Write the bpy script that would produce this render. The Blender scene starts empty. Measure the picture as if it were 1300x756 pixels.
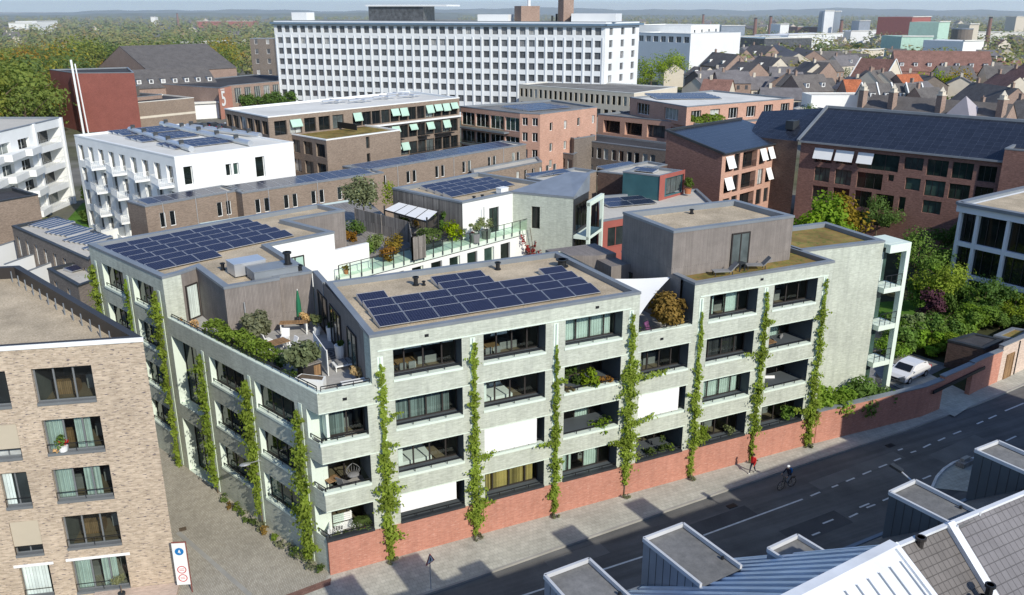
import bpy, math, random
from mathutils import Vector, Matrix
rnd = random.Random(7)
SC = bpy.context.scene
COL = SC.collection
R_ = math.radians
PI = math.pi

# ------------------------------------------------------------------ mesh builder
class MB:
    def __init__(s): s.v=[]; s.f=[]; s.m=[]; s.uv=[]; s.cuts=[]
    def cut(s): s.cuts.append((len(s.v),len(s.f))); return s
    def face(s, pts, m=0, uv=None):
        pts=[Vector(p) for p in pts]
        if uv is None:
            n=Vector((0,0,0))
            for i in range(len(pts)):
                a=pts[i]; b=pts[(i+1)%len(pts)]
                n+=Vector(((a.y-b.y)*(a.z+b.z),(a.z-b.z)*(a.x+b.x),(a.x-b.x)*(a.y+b.y)))
            if n.length<1e-12: n=Vector((0,0,1))
            n.normalize()
            if abs(n.z)>0.995: uv=[(p.x,p.y) for p in pts]
            else:
                h=Vector((-n.y,n.x,0)).normalized(); w=n.cross(h)
                uv=[(p.dot(h),p.dot(w)) for p in pts]
        k=len(s.v); s.v+= [tuple(p) for p in pts]; s.f.append(tuple(range(k,k+len(pts)))); s.m.append(m); s.uv+=uv
    def box(s, o, ax, ay, az, m=0):
        o=Vector(o); ax=Vector(ax); ay=Vector(ay); az=Vector(az)
        if ax.cross(ay).dot(az)<0: ax,ay=ay,ax
        P=lambda i,j,k:o+ax*i+ay*j+az*k
        for q in (((0,0,0),(0,1,0),(1,1,0),(1,0,0)),((0,0,1),(1,0,1),(1,1,1),(0,1,1)),
                  ((0,0,0),(1,0,0),(1,0,1),(0,0,1)),((1,1,0),(0,1,0),(0,1,1),(1,1,1)),
                  ((1,0,0),(1,1,0),(1,1,1),(1,0,1)),((0,1,0),(0,0,0),(0,0,1),(0,1,1))):
            s.face([P(*c) for c in q],m)
        return s
    def bx(s,x0,x1,y0,y1,z0,z1,m=0):
        return s.box((x0,y0,z0),(x1-x0,0,0),(0,y1-y0,0),(0,0,z1-z0),m)
    def bar(s,a,b,w,h=None,m=0):
        a=Vector(a); b=Vector(b); h=h or w; d=b-a
        if d.length<1e-6: return s
        t=d.normalized(); sd=t.cross(Vector((0,0,1)))
        if sd.length<1e-3: sd=Vector((1,0,0))
        sd.normalize(); up=sd.cross(t)
        return s.box(a-sd*w/2-up*h/2, sd*w, d, up*h, m)
    def prism(s,poly,z0,z1,ms=0,mt=None,bottom=False):
        mt=ms if mt is None else mt; n=len(poly)
        for i in range(n):
            a=poly[i]; b=poly[(i+1)%n]
            s.face([(*a,z0),(*b,z0),(*b,z1),(*a,z1)],ms)
        s.face([(*p,z1) for p in poly],mt)
        if bottom: s.face([(*p,z0) for p in reversed(poly)],ms)
        return s
    def cyl(s,c,r,z0,z1,n=10,m=0,r1=None,cap=True):
        r1=r if r1 is None else r1
        A=[(c[0]+r*math.cos(2*PI*i/n),c[1]+r*math.sin(2*PI*i/n),z0) for i in range(n)]
        B=[(c[0]+r1*math.cos(2*PI*i/n),c[1]+r1*math.sin(2*PI*i/n),z1) for i in range(n)]
        for i in range(n): s.face([A[i],A[(i+1)%n],B[(i+1)%n],B[i]],m)
        if cap: s.face(B,m); s.face(A[::-1],m)
        return s
    def tube(s,pts,rs,n=7,m=0):
        rings=[]
        pts=[Vector(p) for p in pts]
        for i,p in enumerate(pts):
            t=(pts[min(i+1,len(pts)-1)]-pts[max(i-1,0)])
            t=t.normalized() if t.length>1e-9 else Vector((0,0,1))
            a=t.cross(Vector((0.13,0.97,0.2))).normalized(); b=t.cross(a)
            r=rs[i] if hasattr(rs,'__len__') else rs
            rings.append([p+a*r*math.cos(2*PI*k/n)+b*r*math.sin(2*PI*k/n) for k in range(n)])
        for i in range(len(rings)-1):
            for k in range(n): s.face([rings[i][k],rings[i][(k+1)%n],rings[i+1][(k+1)%n],rings[i+1][k]],m)
        s.face(rings[0][::-1],m); s.face(rings[-1],m)
        return s
    def ball(s,c,r,sx=1,sy=1,sz=1,n=10,k=7,m=0):
        P=lambda i,j:(c[0]+r*sx*math.sin(PI*j/k)*math.cos(2*PI*i/n),c[1]+r*sy*math.sin(PI*j/k)*math.sin(2*PI*i/n),c[2]-r*sz*math.cos(PI*j/k))
        for j in range(k):
            for i in range(n):
                q=[P(i,j),P(i+1,j),P(i+1,j+1),P(i,j+1)]
                if j==0: q=[q[0],q[2],q[3]]
                elif j==k-1: q=q[:3]
                s.face(q,m)
        return s
    def mesh(s,name,mats):
        me=bpy.data.meshes.new(name); me.from_pydata(s.v,[],s.f)
        for m in (mats if isinstance(mats,(list,tuple)) else [mats]): me.materials.append(m)
        me.polygons.foreach_set('material_index',s.m)
        ul=me.uv_layers.new(name='UVMap'); ul.data.foreach_set('uv',[c for p in s.uv for c in p])
        me.update(); return me

def tag(o,label=None,cat=None,group=None,kind=None):
    if label: o['label']=label
    if cat: o['category']=cat
    if group: o['group']=group
    if kind: o['kind']=kind
    return o
def link(name,me,parent=None):
    o=bpy.data.objects.new(name,me); COL.objects.link(o)
    if parent is not None:
        o.parent=parent
    return o
def put(name,mb,mats,parent=None,label=None,cat=None,group=None,kind=None,smooth=False):
    """mesh object authored in world coordinates; parts are re-expressed in the frame of their thing"""
    me=mb.mesh(name,mats)
    if smooth: me.polygons.foreach_set('use_smooth',[True]*len(me.polygons))
    o=link(name,me,parent)
    if parent is not None:
        M=Matrix.Identity(4); p=parent
        while p is not None: M=p.matrix_basis@M; p=p.parent
        me.transform(M.inverted())
    return tag(o,label,cat,group,kind)
def puts(name,mb,mats,parent=None,**k):
    '''one mesh object per piece (pieces are separated by MB.cut)'''
    cs=[(0,0)]+[c for c in mb.cuts if 0<c[0]<len(mb.v)]+[(len(mb.v),len(mb.f))]; out=[]
    for (v0,f0),(v1,f1) in zip(cs,cs[1:]):
        if f1<=f0: continue
        q=MB(); q.v=mb.v[v0:v1]; q.f=[tuple(i-v0 for i in f) for f in mb.f[f0:f1]]; q.m=mb.m[f0:f1]; q.uv=mb.uv[v0:v1]
        out.append(put(name,q,mats,parent,**k))
    return out
def thing(name,label,cat,loc=(0,0,0),group=None,rz=0):
    o=bpy.data.objects.new(name,None); o.empty_display_size=.3; COL.objects.link(o)
    o.location=loc if len(loc)==3 else (*loc,0); o.rotation_euler=(0,0,rz)
    return tag(o,label,cat,group)
def copy_tree(o,parent=None):
    c=o.copy(); COL.objects.link(c)
    if parent is not None: c.parent=parent
    for ch in list(o.children): copy_tree(ch,c)
    return c
ORD=['first','second','third','fourth','fifth','sixth','seventh','eighth','ninth','tenth','eleventh','twelfth','thirteenth','fourteenth','fifteenth','sixteenth','seventeenth','eighteenth','nineteenth','twentieth']
# ------------------------------------------------------------------ materials
def base_mat(name,rough=.8,spec=.3):
    m=bpy.data.materials.new(name); m.use_nodes=True; nt=m.node_tree; b=nt.nodes['Principled BSDF']
    b.inputs['Roughness'].default_value=rough; b.inputs['Specular IOR Level'].default_value=spec
    return m,nt,b
def N(nt,t,**k):
    n=nt.nodes.new(t)
    for a,v in k.items():
        if a.startswith('i_'):
            key=a[2:].replace('_',' ')
            if isinstance(v,bpy.types.NodeSocket): nt.links.new(v,n.inputs[key])
            else: n.inputs[key].default_value=v
        else: setattr(n,a,v)
    return n
def c4(c): return (c[0],c[1],c[2],1)
def ramp(nt,fac,stops):
    r=nt.nodes.new('ShaderNodeValToRGB'); e=r.color_ramp.elements
    while len(e)<len(stops): e.new(0.5)
    for i,(p,c) in enumerate(stops): e[i].position=p; e[i].color=c4(c)
    nt.links.new(fac,r.inputs['Fac']); return r.outputs['Color']
def mixc(nt,fac,a,b,mode='MIX'):
    n=nt.nodes.new('ShaderNodeMix'); n.data_type='RGBA'; n.blend_type=mode
    for s,v in ((n.inputs[0],fac),(n.inputs[6],a),(n.inputs[7],b)):
        if isinstance(v,bpy.types.NodeSocket): nt.links.new(v,s)
        elif isinstance(v,(tuple,list)): s.default_value=c4(v)
        else: s.default_value=v
    return n.outputs[2]
def uvn(nt): return nt.nodes.new('ShaderNodeTexCoord').outputs['UV']
def posn(nt): return nt.nodes.new('ShaderNodeNewGeometry').outputs['Position']
def noise(nt,vec,scale,detail=3,rough=.55):
    n=N(nt,'ShaderNodeTexNoise'); n.inputs['Scale'].default_value=scale; n.inputs['Detail'].default_value=detail; n.inputs['Roughness'].default_value=rough
    nt.links.new(vec,n.inputs['Vector']); return n.outputs['Fac']
def plain(name,c,rough=.7,spec=.3,var=.12,scale=.7,metal=0,bump=0):
    m,nt,b=base_mat(name,rough,spec); p=posn(nt)
    f=noise(nt,p,scale,5,.6)
    nt.links.new(ramp(nt,f,[(.3,[x*(1-var) for x in c]),(.7,[min(1,x*(1+var)) for x in c])]),b.inputs['Base Color'])
    b.inputs['Metallic'].default_value=metal
    return m
def brick(name,c1,c2,mortar,w=.22,h=.065,odd=None,rough=.85,contrast=.25,streak=.12,stain=0):
    """brick courses in metres (UV), each brick its own tone, plus large weathering patches"""
    m,nt,b=base_mat(name,rough,.2); uv=uvn(nt)
    t=N(nt,'ShaderNodeTexBrick',i_Scale=1.0,i_Mortar_Size=.006,i_Mortar_Smooth=.2,i_Bias=0.0,i_Brick_Width=w,i_Row_Height=h,offset=.5)
    t.inputs['Color1'].default_value=c4(c1); t.inputs['Color2'].default_value=c4(c2); t.inputs['Mortar'].default_value=c4(mortar)
    nt.links.new(uv,t.inputs['Vector'])
    col=t.outputs['Color']
    # stretched noise so that runs of bricks differ
    mp=N(nt,'ShaderNodeMapping'); nt.links.new(uv,mp.inputs['Vector']); mp.inputs['Scale'].default_value=(1.6,9.0,1)
    f=noise(nt,mp.outputs['Vector'],1.0,3,.7)
    v=ramp(nt,f,[(.32,(1-contrast,)*3),(.68,(1+contrast*.5,)*3)])
    col=mixc(nt,1.0,col,v,'MULTIPLY')
    if odd:
        mp2=N(nt,'ShaderNodeMapping'); nt.links.new(uv,mp2.inputs['Vector']); mp2.inputs['Scale'].default_value=(3.2,14.0,1)
        f2=noise(nt,mp2.outputs['Vector'],1.0,1,.5)
        k=ramp(nt,f2,[(.64,(0,0,0)),(.68,(1,1,1))])
        col=mixc(nt,k,col,odd)
    g=noise(nt,posn(nt),.35,4,.6)
    col=mixc(nt,1.0,col,ramp(nt,g,[(.3,(1-streak,)*3),(.7,(1+streak*.4,)*3)]),'MULTIPLY')
    if stain:
        mp3=N(nt,'ShaderNodeMapping'); nt.links.new(uv,mp3.inputs['Vector']); mp3.inputs['Scale'].default_value=(1.3,.14,1)
        f3=noise(nt,mp3.outputs['Vector'],1.6,5,.7)
        col=mixc(nt,1.0,col,ramp(nt,f3,[(.34,(1-stain,1-stain,1-stain*.95)),(.56,(1,1,1))]),'MULTIPLY')
    nt.links.new(col,b.inputs['Base Color'])
    return m
def boards(name,c,w=.12,var=.25,rough=.75,vertical=True):
    m,nt,b=base_mat(name,rough,.25); uv=uvn(nt)
    mp=N(nt,'ShaderNodeMapping'); nt.links.new(uv,mp.inputs['Vector'])
    mp.inputs['Rotation'].default_value=(0,0,PI/2 if vertical else 0)
    t=N(nt,'ShaderNodeTexBrick',i_Scale=1.0,i_Mortar_Size=.008,i_Mortar_Smooth=.1,i_Brick_Width=6.0,i_Row_Height=w)
    t.inputs['Color1'].default_value=c4([x*(1-var) for x in c]); t.inputs['Color2'].default_value=c4([x*(1+var) for x in c]); t.inputs['Mortar'].default_value=c4([x*.35 for x in c])
    nt.links.new(mp.outputs['Vector'],t.inputs['Vector'])
    g=noise(nt,posn(nt),.8,5,.65)
    nt.links.new(mixc(nt,1.0,t.outputs['Color'],ramp(nt,g,[(.25,(.75,)*3),(.75,(1.12,)*3)]),'MULTIPLY'),b.inputs['Base Color'])
    return m
def speckle(name,stops,scale=14,big=.35,rough=.95,bigamt=.25,spec=.15):
    m,nt,b=base_mat(name,rough,spec); p=posn(nt)
    f=noise(nt,p,scale,4,.8); g=noise(nt,p,big,5,.6)
    col=ramp(nt,f,stops)
    col=mixc(nt,1.0,col,ramp(nt,g,[(.3,(1-bigamt,)*3),(.7,(1+bigamt*.5,)*3)]),'MULTIPLY')
    nt.links.new(col,b.inputs['Base Color'])
    bp=N(nt,'ShaderNodeBump',i_Strength=.5,i_Distance=.03); nt.links.new(f,bp.inputs['Height']); nt.links.new(bp.outputs['Normal'],b.inputs['Normal'])
    return m
def tiles(name,c,w=.25,h=.3,var=.2,rough=.8):
    m,nt,b=base_mat(name,rough,.3); uv=uvn(nt)
    t=N(nt,'ShaderNodeTexBrick',i_Scale=1.0,i_Mortar_Size=.022,i_Mortar_Smooth=.8,i_Brick_Width=w,i_Row_Height=h,offset=0.0)
    t.inputs['Color1'].default_value=c4([x*(1-var) for x in c]); t.inputs['Color2'].default_value=c4([x*(1+var) for x in c]); t.inputs['Mortar'].default_value=c4([x*.62 for x in c])
    nt.links.new(uv,t.inputs['Vector'])
    g=noise(nt,posn(nt),.5,5,.65)
    nt.links.new(mixc(nt,1.0,t.outputs['Color'],ramp(nt,g,[(.25,(.7,)*3),(.75,(1.2,)*3)]),'MULTIPLY'),b.inputs['Base Color'])
    bp=N(nt,'ShaderNodeBump',i_Strength=.6,i_Distance=.04); nt.links.new(t.outputs['Fac'],bp.inputs['Height']); bp.invert=True; nt.links.new(bp.outputs['Normal'],b.inputs['Normal'])
    return m
def leafmat(name,c,trans=.35,kc=1):
    m=bpy.data.materials.new(name); m.use_nodes=True; nt=m.node_tree; nt.nodes.clear()
    out=nt.nodes.new('ShaderNodeOutputMaterial'); p=posn(nt); oi=nt.nodes.new('ShaderNodeObjectInfo')
    f=noise(nt,p,1.1,4,.75)
    col=ramp(nt,f,[(.28,[x*(1-.55*kc) for x in c]),(.5,c),(.74,[min(1,x*(1+.75*kc)) for x in c])])
    col=mixc(nt,1.0,col,oi.outputs['Color'],'MULTIPLY')
    d=N(nt,'ShaderNodeBsdfDiffuse'); t=N(nt,'ShaderNodeBsdfTranslucent'); nt.links.new(col,d.inputs['Color'])
    t2=mixc(nt,1.0,col,(1.1,1.25,.5),'MULTIPLY'); nt.links.new(t2,t.inputs['Color'])
    mx=N(nt,'ShaderNodeMixShader',i_Fac=trans); nt.links.new(d.outputs[0],mx.inputs[1]); nt.links.new(t.outputs[0],mx.inputs[2])
    nt.links.new(mx.outputs[0],out.inputs['Surface']); return m
def woodmat(name):
    m=bpy.data.materials.new(name); m.use_nodes=True; nt=m.node_tree; nt.nodes.clear(); out=nt.nodes.new('ShaderNodeOutputMaterial'); p=posn(nt)
    f=noise(nt,p,.035,4,.75); g=noise(nt,p,.35,3,.7)
    col=ramp(nt,f,[(.30,(.13,.18,.08)),(.44,(.19,.24,.095)),(.54,(.28,.28,.10)),(.61,(.31,.225,.10)),(.68,(.18,.22,.10))])
    col=mixc(nt,1.0,col,ramp(nt,g,[(.3,(.85,)*3),(.7,(1.15,)*3)]),'MULTIPLY')
    d=N(nt,'ShaderNodeBsdfDiffuse'); t=N(nt,'ShaderNodeBsdfTranslucent'); nt.links.new(col,d.inputs['Color']); nt.links.new(col,t.inputs['Color'])
    mx=N(nt,'ShaderNodeMixShader',i_Fac=.25); nt.links.new(d.outputs[0],mx.inputs[1]); nt.links.new(t.outputs[0],mx.inputs[2]); nt.links.new(mx.outputs[0],out.inputs['Surface']); return m
def darkglass(name,stops,rough=.06):
    """opaque window glass with a different darkness for every window (curtains, blinds, dark rooms)"""
    m,nt,b=base_mat(name,rough,.55); oi=nt.nodes.new('ShaderNodeObjectInfo')
    r=ramp(nt,oi.outputs['Random'],stops)
    f=noise(nt,posn(nt),.9,3,.6)
    nt.links.new(mixc(nt,1.0,r,ramp(nt,f,[(.3,(.55,)*3),(.7,(1.25,)*3)]),'MULTIPLY'),b.inputs['Base Color'])
    for n in nt.nodes:
        if n.type=='VALTORGB' and n.inputs['Fac'].links and n.inputs['Fac'].links[0].from_node==oi: n.color_ramp.interpolation='CONSTANT'
    return m
def clearglass(name,tint=(.75,.9,.85)):
    m=bpy.data.materials.new(name); m.use_nodes=True; nt=m.node_tree; nt.nodes.clear()
    out=nt.nodes.new('ShaderNodeOutputMaterial'); t=N(nt,'ShaderNodeBsdfTransparent'); t.inputs['Color'].default_value=c4(tint)
    g=N(nt,'ShaderNodeBsdfGlossy',i_Roughness=.02); fr=N(nt,'ShaderNodeFresnel',i_IOR=1.55)
    mx=N(nt,'ShaderNodeMixShader'); nt.links.new(fr.outputs[0],mx.inputs[0]); nt.links.new(t.outputs[0],mx.inputs[1]); nt.links.new(g.outputs[0],mx.inputs[2])
    nt.links.new(mx.outputs[0],out.inputs['Surface']); return m
def pvmat(name,c=(.010,.0115,.033),line=(.10,.11,.16),w=.166):
    m,nt,b=base_mat(name,.22,.45); uv=uvn(nt)
    t=N(nt,'ShaderNodeTexBrick',i_Scale=1.0,i_Mortar_Size=.006,i_Mortar_Smooth=.1,i_Brick_Width=w,i_Row_Height=w,offset=0.0)
    t.inputs['Color1'].default_value=c4(c); t.inputs['Color2'].default_value=c4([x*1.35 for x in c]); t.inputs['Mortar'].default_value=c4(line)
    nt.links.new(uv,t.inputs['Vector']); nt.links.new(t.outputs['Color'],b.inputs['Base Color']); return m
def seams(name,c,w=.5,rough=.35,metal=.6):
    m,nt,b=base_mat(name,rough,.5); b.inputs['Metallic'].default_value=metal
    f=noise(nt,posn(nt),.6,4,.6)
    nt.links.new(ramp(nt,f,[(.3,[x*.85 for x in c]),(.7,[min(1,x*1.12) for x in c])]),b.inputs['Base Color']); return m

M={}
M['green_brick']=brick('pale green brick',(.49,.525,.435),(.585,.62,.53),(.585,.61,.53),contrast=.15,odd=(.44,.46,.39),streak=.12,stain=.16)
M['green_brick_shade']=M['green_brick']
M['red_brick']=brick('salmon red brick',(.47,.195,.135),(.56,.25,.18),(.52,.32,.25),contrast=.12,odd=(.6,.33,.26),stain=.12)
M['beige_brick']=brick('beige mixed brick',(.43,.335,.24),(.61,.495,.37),(.54,.47,.39),contrast=.24,odd=(.13,.11,.12),stain=.08)
M['brown_brick']=brick('brown grey brick',(.22,.165,.125),(.32,.245,.19),(.3,.26,.22),contrast=.2)
M['dark_brick']=brick('dark brown brick',(.085,.055,.045),(.15,.095,.075),(.13,.11,.1),contrast=.25)
M['grey_brick']=brick('grey brown brick',(.16,.135,.115),(.24,.20,.17),(.22,.2,.18),contrast=.25)
M['orange_brick']=brick('orange red brick',(.50,.28,.20),(.60,.37,.275),(.5,.34,.28),contrast=.2)
M['maroon_brick']=brick('maroon brick',(.20,.105,.085),(.30,.165,.13),(.26,.17,.15),contrast=.3)
M['pink_brick']=brick('pale pink brick',(.55,.42,.34),(.70,.55,.45),(.62,.55,.48),contrast=.2)
M['red_brick_dark']=brick('deep red brick',(.22,.075,.06),(.29,.105,.085),(.3,.12,.1),contrast=.12)
M['old_brick']=brick('old town brick',(.29,.20,.16),(.40,.29,.24),(.34,.27,.22),contrast=.3)
M['white']=plain('white paint',(.80,.81,.79),.6,var=.04)
M['cream']=plain('cream render',(.62,.56,.46),.8,var=.06)
M['greenwhite']=plain('pale mint paint',(.70,.79,.69),.6,var=.04)
M['plaster']=plain('white plaster',(.80,.80,.77),.85,var=.05,scale=.3)
M['whitebuild']=plain('white painted concrete',(.72,.74,.75),.8,var=.05,scale=.15)
M['taupe']=boards('taupe vertical boards',(.255,.225,.205),.09,.09)
M['woodgrey']=boards('weathered grey boards',(.22,.20,.18),.16,.35)
M['zinc']=plain('grey zinc',(.20,.22,.24),.45,.5,.12,.5)
M['darkmetal']=plain('dark anthracite metal',(.035,.04,.045),.5,.4,.2)
M['black']=plain('black metal',(.015,.016,.018),.5,.4,.1)
M['frame']=plain('dark brown window frame',(.035,.03,.028),.5,.4,.1)
M['greyframe']=plain('grey window frame',(.16,.17,.175),.5,.4,.1)
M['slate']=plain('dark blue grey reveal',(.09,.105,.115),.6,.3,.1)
M['gravel']=speckle('beige roof gravel',[(.25,(.31,.245,.16)),(.5,(.53,.435,.305)),(.75,(.74,.63,.475))],9,.45,bigamt=.3)
M['greyroof']=speckle('grey bitumen roof',[(.3,(.17,.17,.165)),(.7,(.27,.265,.255))],3,.2,bigamt=.3)
M['paleroof']=speckle('pale roof sheet',[(.3,(.50,.47,.41)),(.7,(.62,.59,.52))],3,.15,bigamt=.15)
M['whiteroof']=speckle('off white roof sheet',[(.3,(.66,.65,.6)),(.7,(.76,.75,.7))],3,.15,bigamt=.15)
M['darkroof']=speckle('dark bitumen roof',[(.3,(.05,.05,.055)),(.7,(.085,.085,.09))],3,.2,bigamt=.3)
M['sedum']=speckle('green brown sedum',[(.34,(.11,.14,.035)),(.46,(.24,.21,.06)),(.56,(.30,.17,.07)),(.66,(.22,.25,.06))],2.2,.6,bigamt=.45)
M['pv']=pvmat('solar cells')
M['pv2']=pvmat('solar cells seen from far',(.02,.03,.075),(.035,.045,.1),.5)
M['pvroof']=pvmat('roof integrated solar cells',(.018,.022,.034),(.13,.15,.19),1.05)
M['alu']=plain('aluminium',(.62,.63,.64),.35,.5,.05,metal=.6)
M['glass']=clearglass('clear window glass',(.84,.93,.90))
M['railglass']=clearglass('railing glass',(.85,.97,.9))
M['dglass']=darkglass('window glass',[(0,(.012,.016,.018)),(.55,(.03,.038,.04)),(.72,(.10,.12,.12)),(.84,(.30,.33,.31)),(.94,(.5,.52,.5))])
M['dglass2']=darkglass('dark window glass',[(0,(.010,.016,.014)),(.6,(.02,.035,.03)),(.85,(.05,.09,.075))])
M['fglass']=darkglass('far window glass',[(0,(.10,.105,.115)),(.5,(.15,.155,.165)),(.8,(.25,.25,.255)),(.93,(.42,.42,.41))],.2)
M['curtain']=boards('pale green curtain',(.62,.70,.66),.16,.10,.9)
M['curtain_grey']=boards('grey curtain',(.20,.24,.24),.2,.45,.9)
M['curtain_dark']=boards('dark curtain',(.05,.05,.055),.16,.5,.9)
M['curtain_yellow']=boards('mustard striped curtain',(.38,.29,.11),.28,.6,.9)
M['screen']=plain('white sun screen',(.87,.87,.86),.8,var=.03,scale=2.5)
M['trimgrey']=plain('pale grey metal trim',(.55,.56,.57),.5,.4,.1)
M['beigescreen']=plain('beige sun screen',(.48,.42,.32),.8,var=.04)
M['awning']=plain('mint green awning',(.42,.60,.50),.8,var=.08)
M['room']=plain('room plaster',(.16,.165,.16),.9,var=.2)
M['roomfloor']=plain('room floor',(.20,.15,.10),.6,var=.2)
M['wood']=boards('warm timber',(.30,.18,.09),.1,.2,.6)
M['deck']=boards('timber deck',(.30,.28,.26),.14,.2,.8)
M['terrace']=speckle('pale terrace paving',[(.3,(.34,.33,.31)),(.7,(.46,.45,.43))],2,.6,bigamt=.1)
M['whitefab']=plain('white fabric',(.82,.82,.80),.9,var=.03)
M['greyfab']=plain('grey fabric',(.22,.22,.22),.9,var=.2)
M['purplefab']=plain('purple patterned fabric',(.14,.05,.12),.9,var=.7,scale=6)
M['green_metal']=plain('dark green fabric',(.02,.16,.08),.8,var=.1)
M['terracotta']=plain('terracotta',(.45,.17,.08),.8,var=.1)
M['red']=plain('bright red',(.55,.02,.02),.7,var=.08)
M['blue']=plain('navy cloth',(.025,.03,.05),.85,var=.2)
M['skin']=plain('skin',(.48,.29,.2),.6,var=.05)
M['hair']=plain('dark hair',(.03,.02,.015),.7,var=.2)
M['signblue']=plain('sign blue',(.01,.17,.45),.5,var=.02)
M['signred']=plain('sign red',(.55,.02,.03),.5,var=.02)
M['bark']=speckle('bark',[(.3,(.09,.065,.045)),(.7,(.19,.145,.10))],6,.8)
M['leaf']=leafmat('green leaves',(.115,.165,.048),.4)
M['farleaf']=leafmat('hazy far leaves',(.22,.235,.085),.35,.6)
M['farmass']=woodmat('mixed far woodland')
M['vine']=leafmat('bright vine leaves',(.25,.32,.055),.42)
M['fruit']=leafmat('autumn leaves',(.26,.17,.05),.3)
M['hedge']=leafmat('hedge leaves',(.17,.24,.04),.35)
M['olive']=leafmat('olive grey leaves',(.19,.20,.12),.3)
M['purple']=leafmat('purple leaves',(.06,.03,.035),.25)
M['straw']=leafmat('straw plume',(.60,.43,.22),.3)
M['redleaf']=leafmat('dark red leaves',(.22,.03,.03),.3)
M['tile_brown']=tiles('brown grey roof tiles',(.165,.15,.14),var=.08)
M['tile_dark']=tiles('dark roof tiles',(.15,.14,.133),var=.12)
M['tile_red']=tiles('weathered red roof tiles',(.27,.15,.12))
M['tile_orange']=tiles('orange roof tiles',(.46,.15,.07))
M['tile_taupe']=tiles('mauve grey roof tiles',(.19,.18,.185),.3,.36,.05)
M['zinc_shaded']=seams('zinc sheet in shade tone',(.27,.32,.39),rough=.42,metal=.35)  # shade and sky blue of the street slope put into the zinc colour
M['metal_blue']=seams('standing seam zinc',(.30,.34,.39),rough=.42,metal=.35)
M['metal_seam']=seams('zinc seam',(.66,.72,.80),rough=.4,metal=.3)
M['metal_white']=seams('sunlit zinc and white trim',(.74,.76,.78),rough=.5,metal=.1)  # sun brightness of the rear slope put into the colour; also white trim
M['teal']=plain('teal cladding',(.045,.125,.14),.4,.5,.12)
M['redpanel']=plain('red panel cladding',(.33,.10,.08),.6,.3,.08)
# ------------------------------------------------------------------ architecture helpers
def inset(poly,d):
    n=len(poly); out=[]
    for i in range(n):
        p0=Vector(poly[i-1]); p1=Vector(poly[i]); p2=Vector(poly[(i+1)%n])
        a=(p1-p0).normalized(); b=(p2-p1).normalized()
        na=Vector((-a.y,a.x)); nb=Vector((-b.y,b.x))
        k=1+na.dot(nb)
        v=(na+nb)/max(k,.25)
        out.append(tuple(p1+v*d))
    return out
class Edge:
    """a wall line seen from outside: u runs left to right, d goes inward"""
    def __init__(s,p0,p1):
        s.p0=Vector(p0); s.p1=Vector(p1); d=s.p1-s.p0; s.L=d.length; s.t=d/s.L; s.n=Vector((-s.t.y,s.t.x)); s.ang=math.atan2(s.t.y,s.t.x)
    def P(s,u,z,d=0): q=s.p0+s.t*u+s.n*d; return (q.x,q.y,z)
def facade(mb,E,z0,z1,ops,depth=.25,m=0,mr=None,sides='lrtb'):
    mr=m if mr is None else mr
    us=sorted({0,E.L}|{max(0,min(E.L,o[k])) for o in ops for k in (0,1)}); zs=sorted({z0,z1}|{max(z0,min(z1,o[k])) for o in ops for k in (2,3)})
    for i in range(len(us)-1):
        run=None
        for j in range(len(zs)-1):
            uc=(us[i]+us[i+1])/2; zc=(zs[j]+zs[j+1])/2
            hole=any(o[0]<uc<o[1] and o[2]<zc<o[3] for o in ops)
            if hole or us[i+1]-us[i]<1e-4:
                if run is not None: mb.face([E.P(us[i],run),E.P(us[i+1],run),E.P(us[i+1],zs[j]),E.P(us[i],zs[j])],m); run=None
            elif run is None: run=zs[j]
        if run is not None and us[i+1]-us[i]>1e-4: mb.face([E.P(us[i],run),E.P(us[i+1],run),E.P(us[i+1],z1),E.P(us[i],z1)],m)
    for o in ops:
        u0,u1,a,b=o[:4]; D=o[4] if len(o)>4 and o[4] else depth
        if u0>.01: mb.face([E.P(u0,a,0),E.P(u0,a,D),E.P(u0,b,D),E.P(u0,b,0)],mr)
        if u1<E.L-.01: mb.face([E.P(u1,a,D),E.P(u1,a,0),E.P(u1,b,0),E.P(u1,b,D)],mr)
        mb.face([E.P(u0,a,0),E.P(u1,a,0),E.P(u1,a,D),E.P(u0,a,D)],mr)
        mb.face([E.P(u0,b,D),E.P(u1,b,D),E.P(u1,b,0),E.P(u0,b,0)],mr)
_wc={}
def win_mesh(w,h,nm,nh,fm,gm,fw,joined,offs=.04):
    key=(round(w,2),round(h,2),nm,nh,fm,gm,fw,joined)
    if key in _wc: return _wc[key]
    b=MB(); t=.09
    for (x0,x1,z0,z1) in ((0,w,0,fw),(0,w,h-fw,h),(0,fw,fw,h-fw),(w-fw,w,fw,h-fw)): b.bx(x0,x1,0,t,z0,z1,0)
    if isinstance(nm,tuple): xs=[w*q for q in nm]
    else: xs=[w*k/nm for k in range(1,nm)]
    for x in xs: b.bx(x-fw/2,x+fw/2,.002,t-.002,fw,h-fw,0)
    for k in range(1,nh): b.bx(fw,w-fw,.006,t-.006,h*k/nh-fw/2,h*k/nh+fw/2,0)
    g=b if joined else MB()
    g.face([(fw*.5,offs,fw*.5),(w-fw*.5,offs,fw*.5),(w-fw*.5,offs,h-fw*.5),(fw*.5,offs,h-fw*.5)],1 if joined else 0)
    r=(b.mesh('window',[M[fm],M[gm]]), None if joined else g.mesh('pane',M[gm]))
    _wc[key]=r; return r
def window(par,E,u0,u1,z0,z1,depth=.2,nm=2,nh=1,fm='frame',gm='dglass',fw=.07,joined=True,name='window'):
    a,g=win_mesh(u1-u0,z1-z0,nm,nh,fm,gm,fw,joined)
    o=link(name,a,par); p=Vector(E.P(u0,z0,depth-.05))
    o.location=p-(par.location if par is not None else Vector((0,0,0))); o.rotation_euler=(0,0,E.ang)
    if g: link('pane',g,o)
    return o
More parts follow.
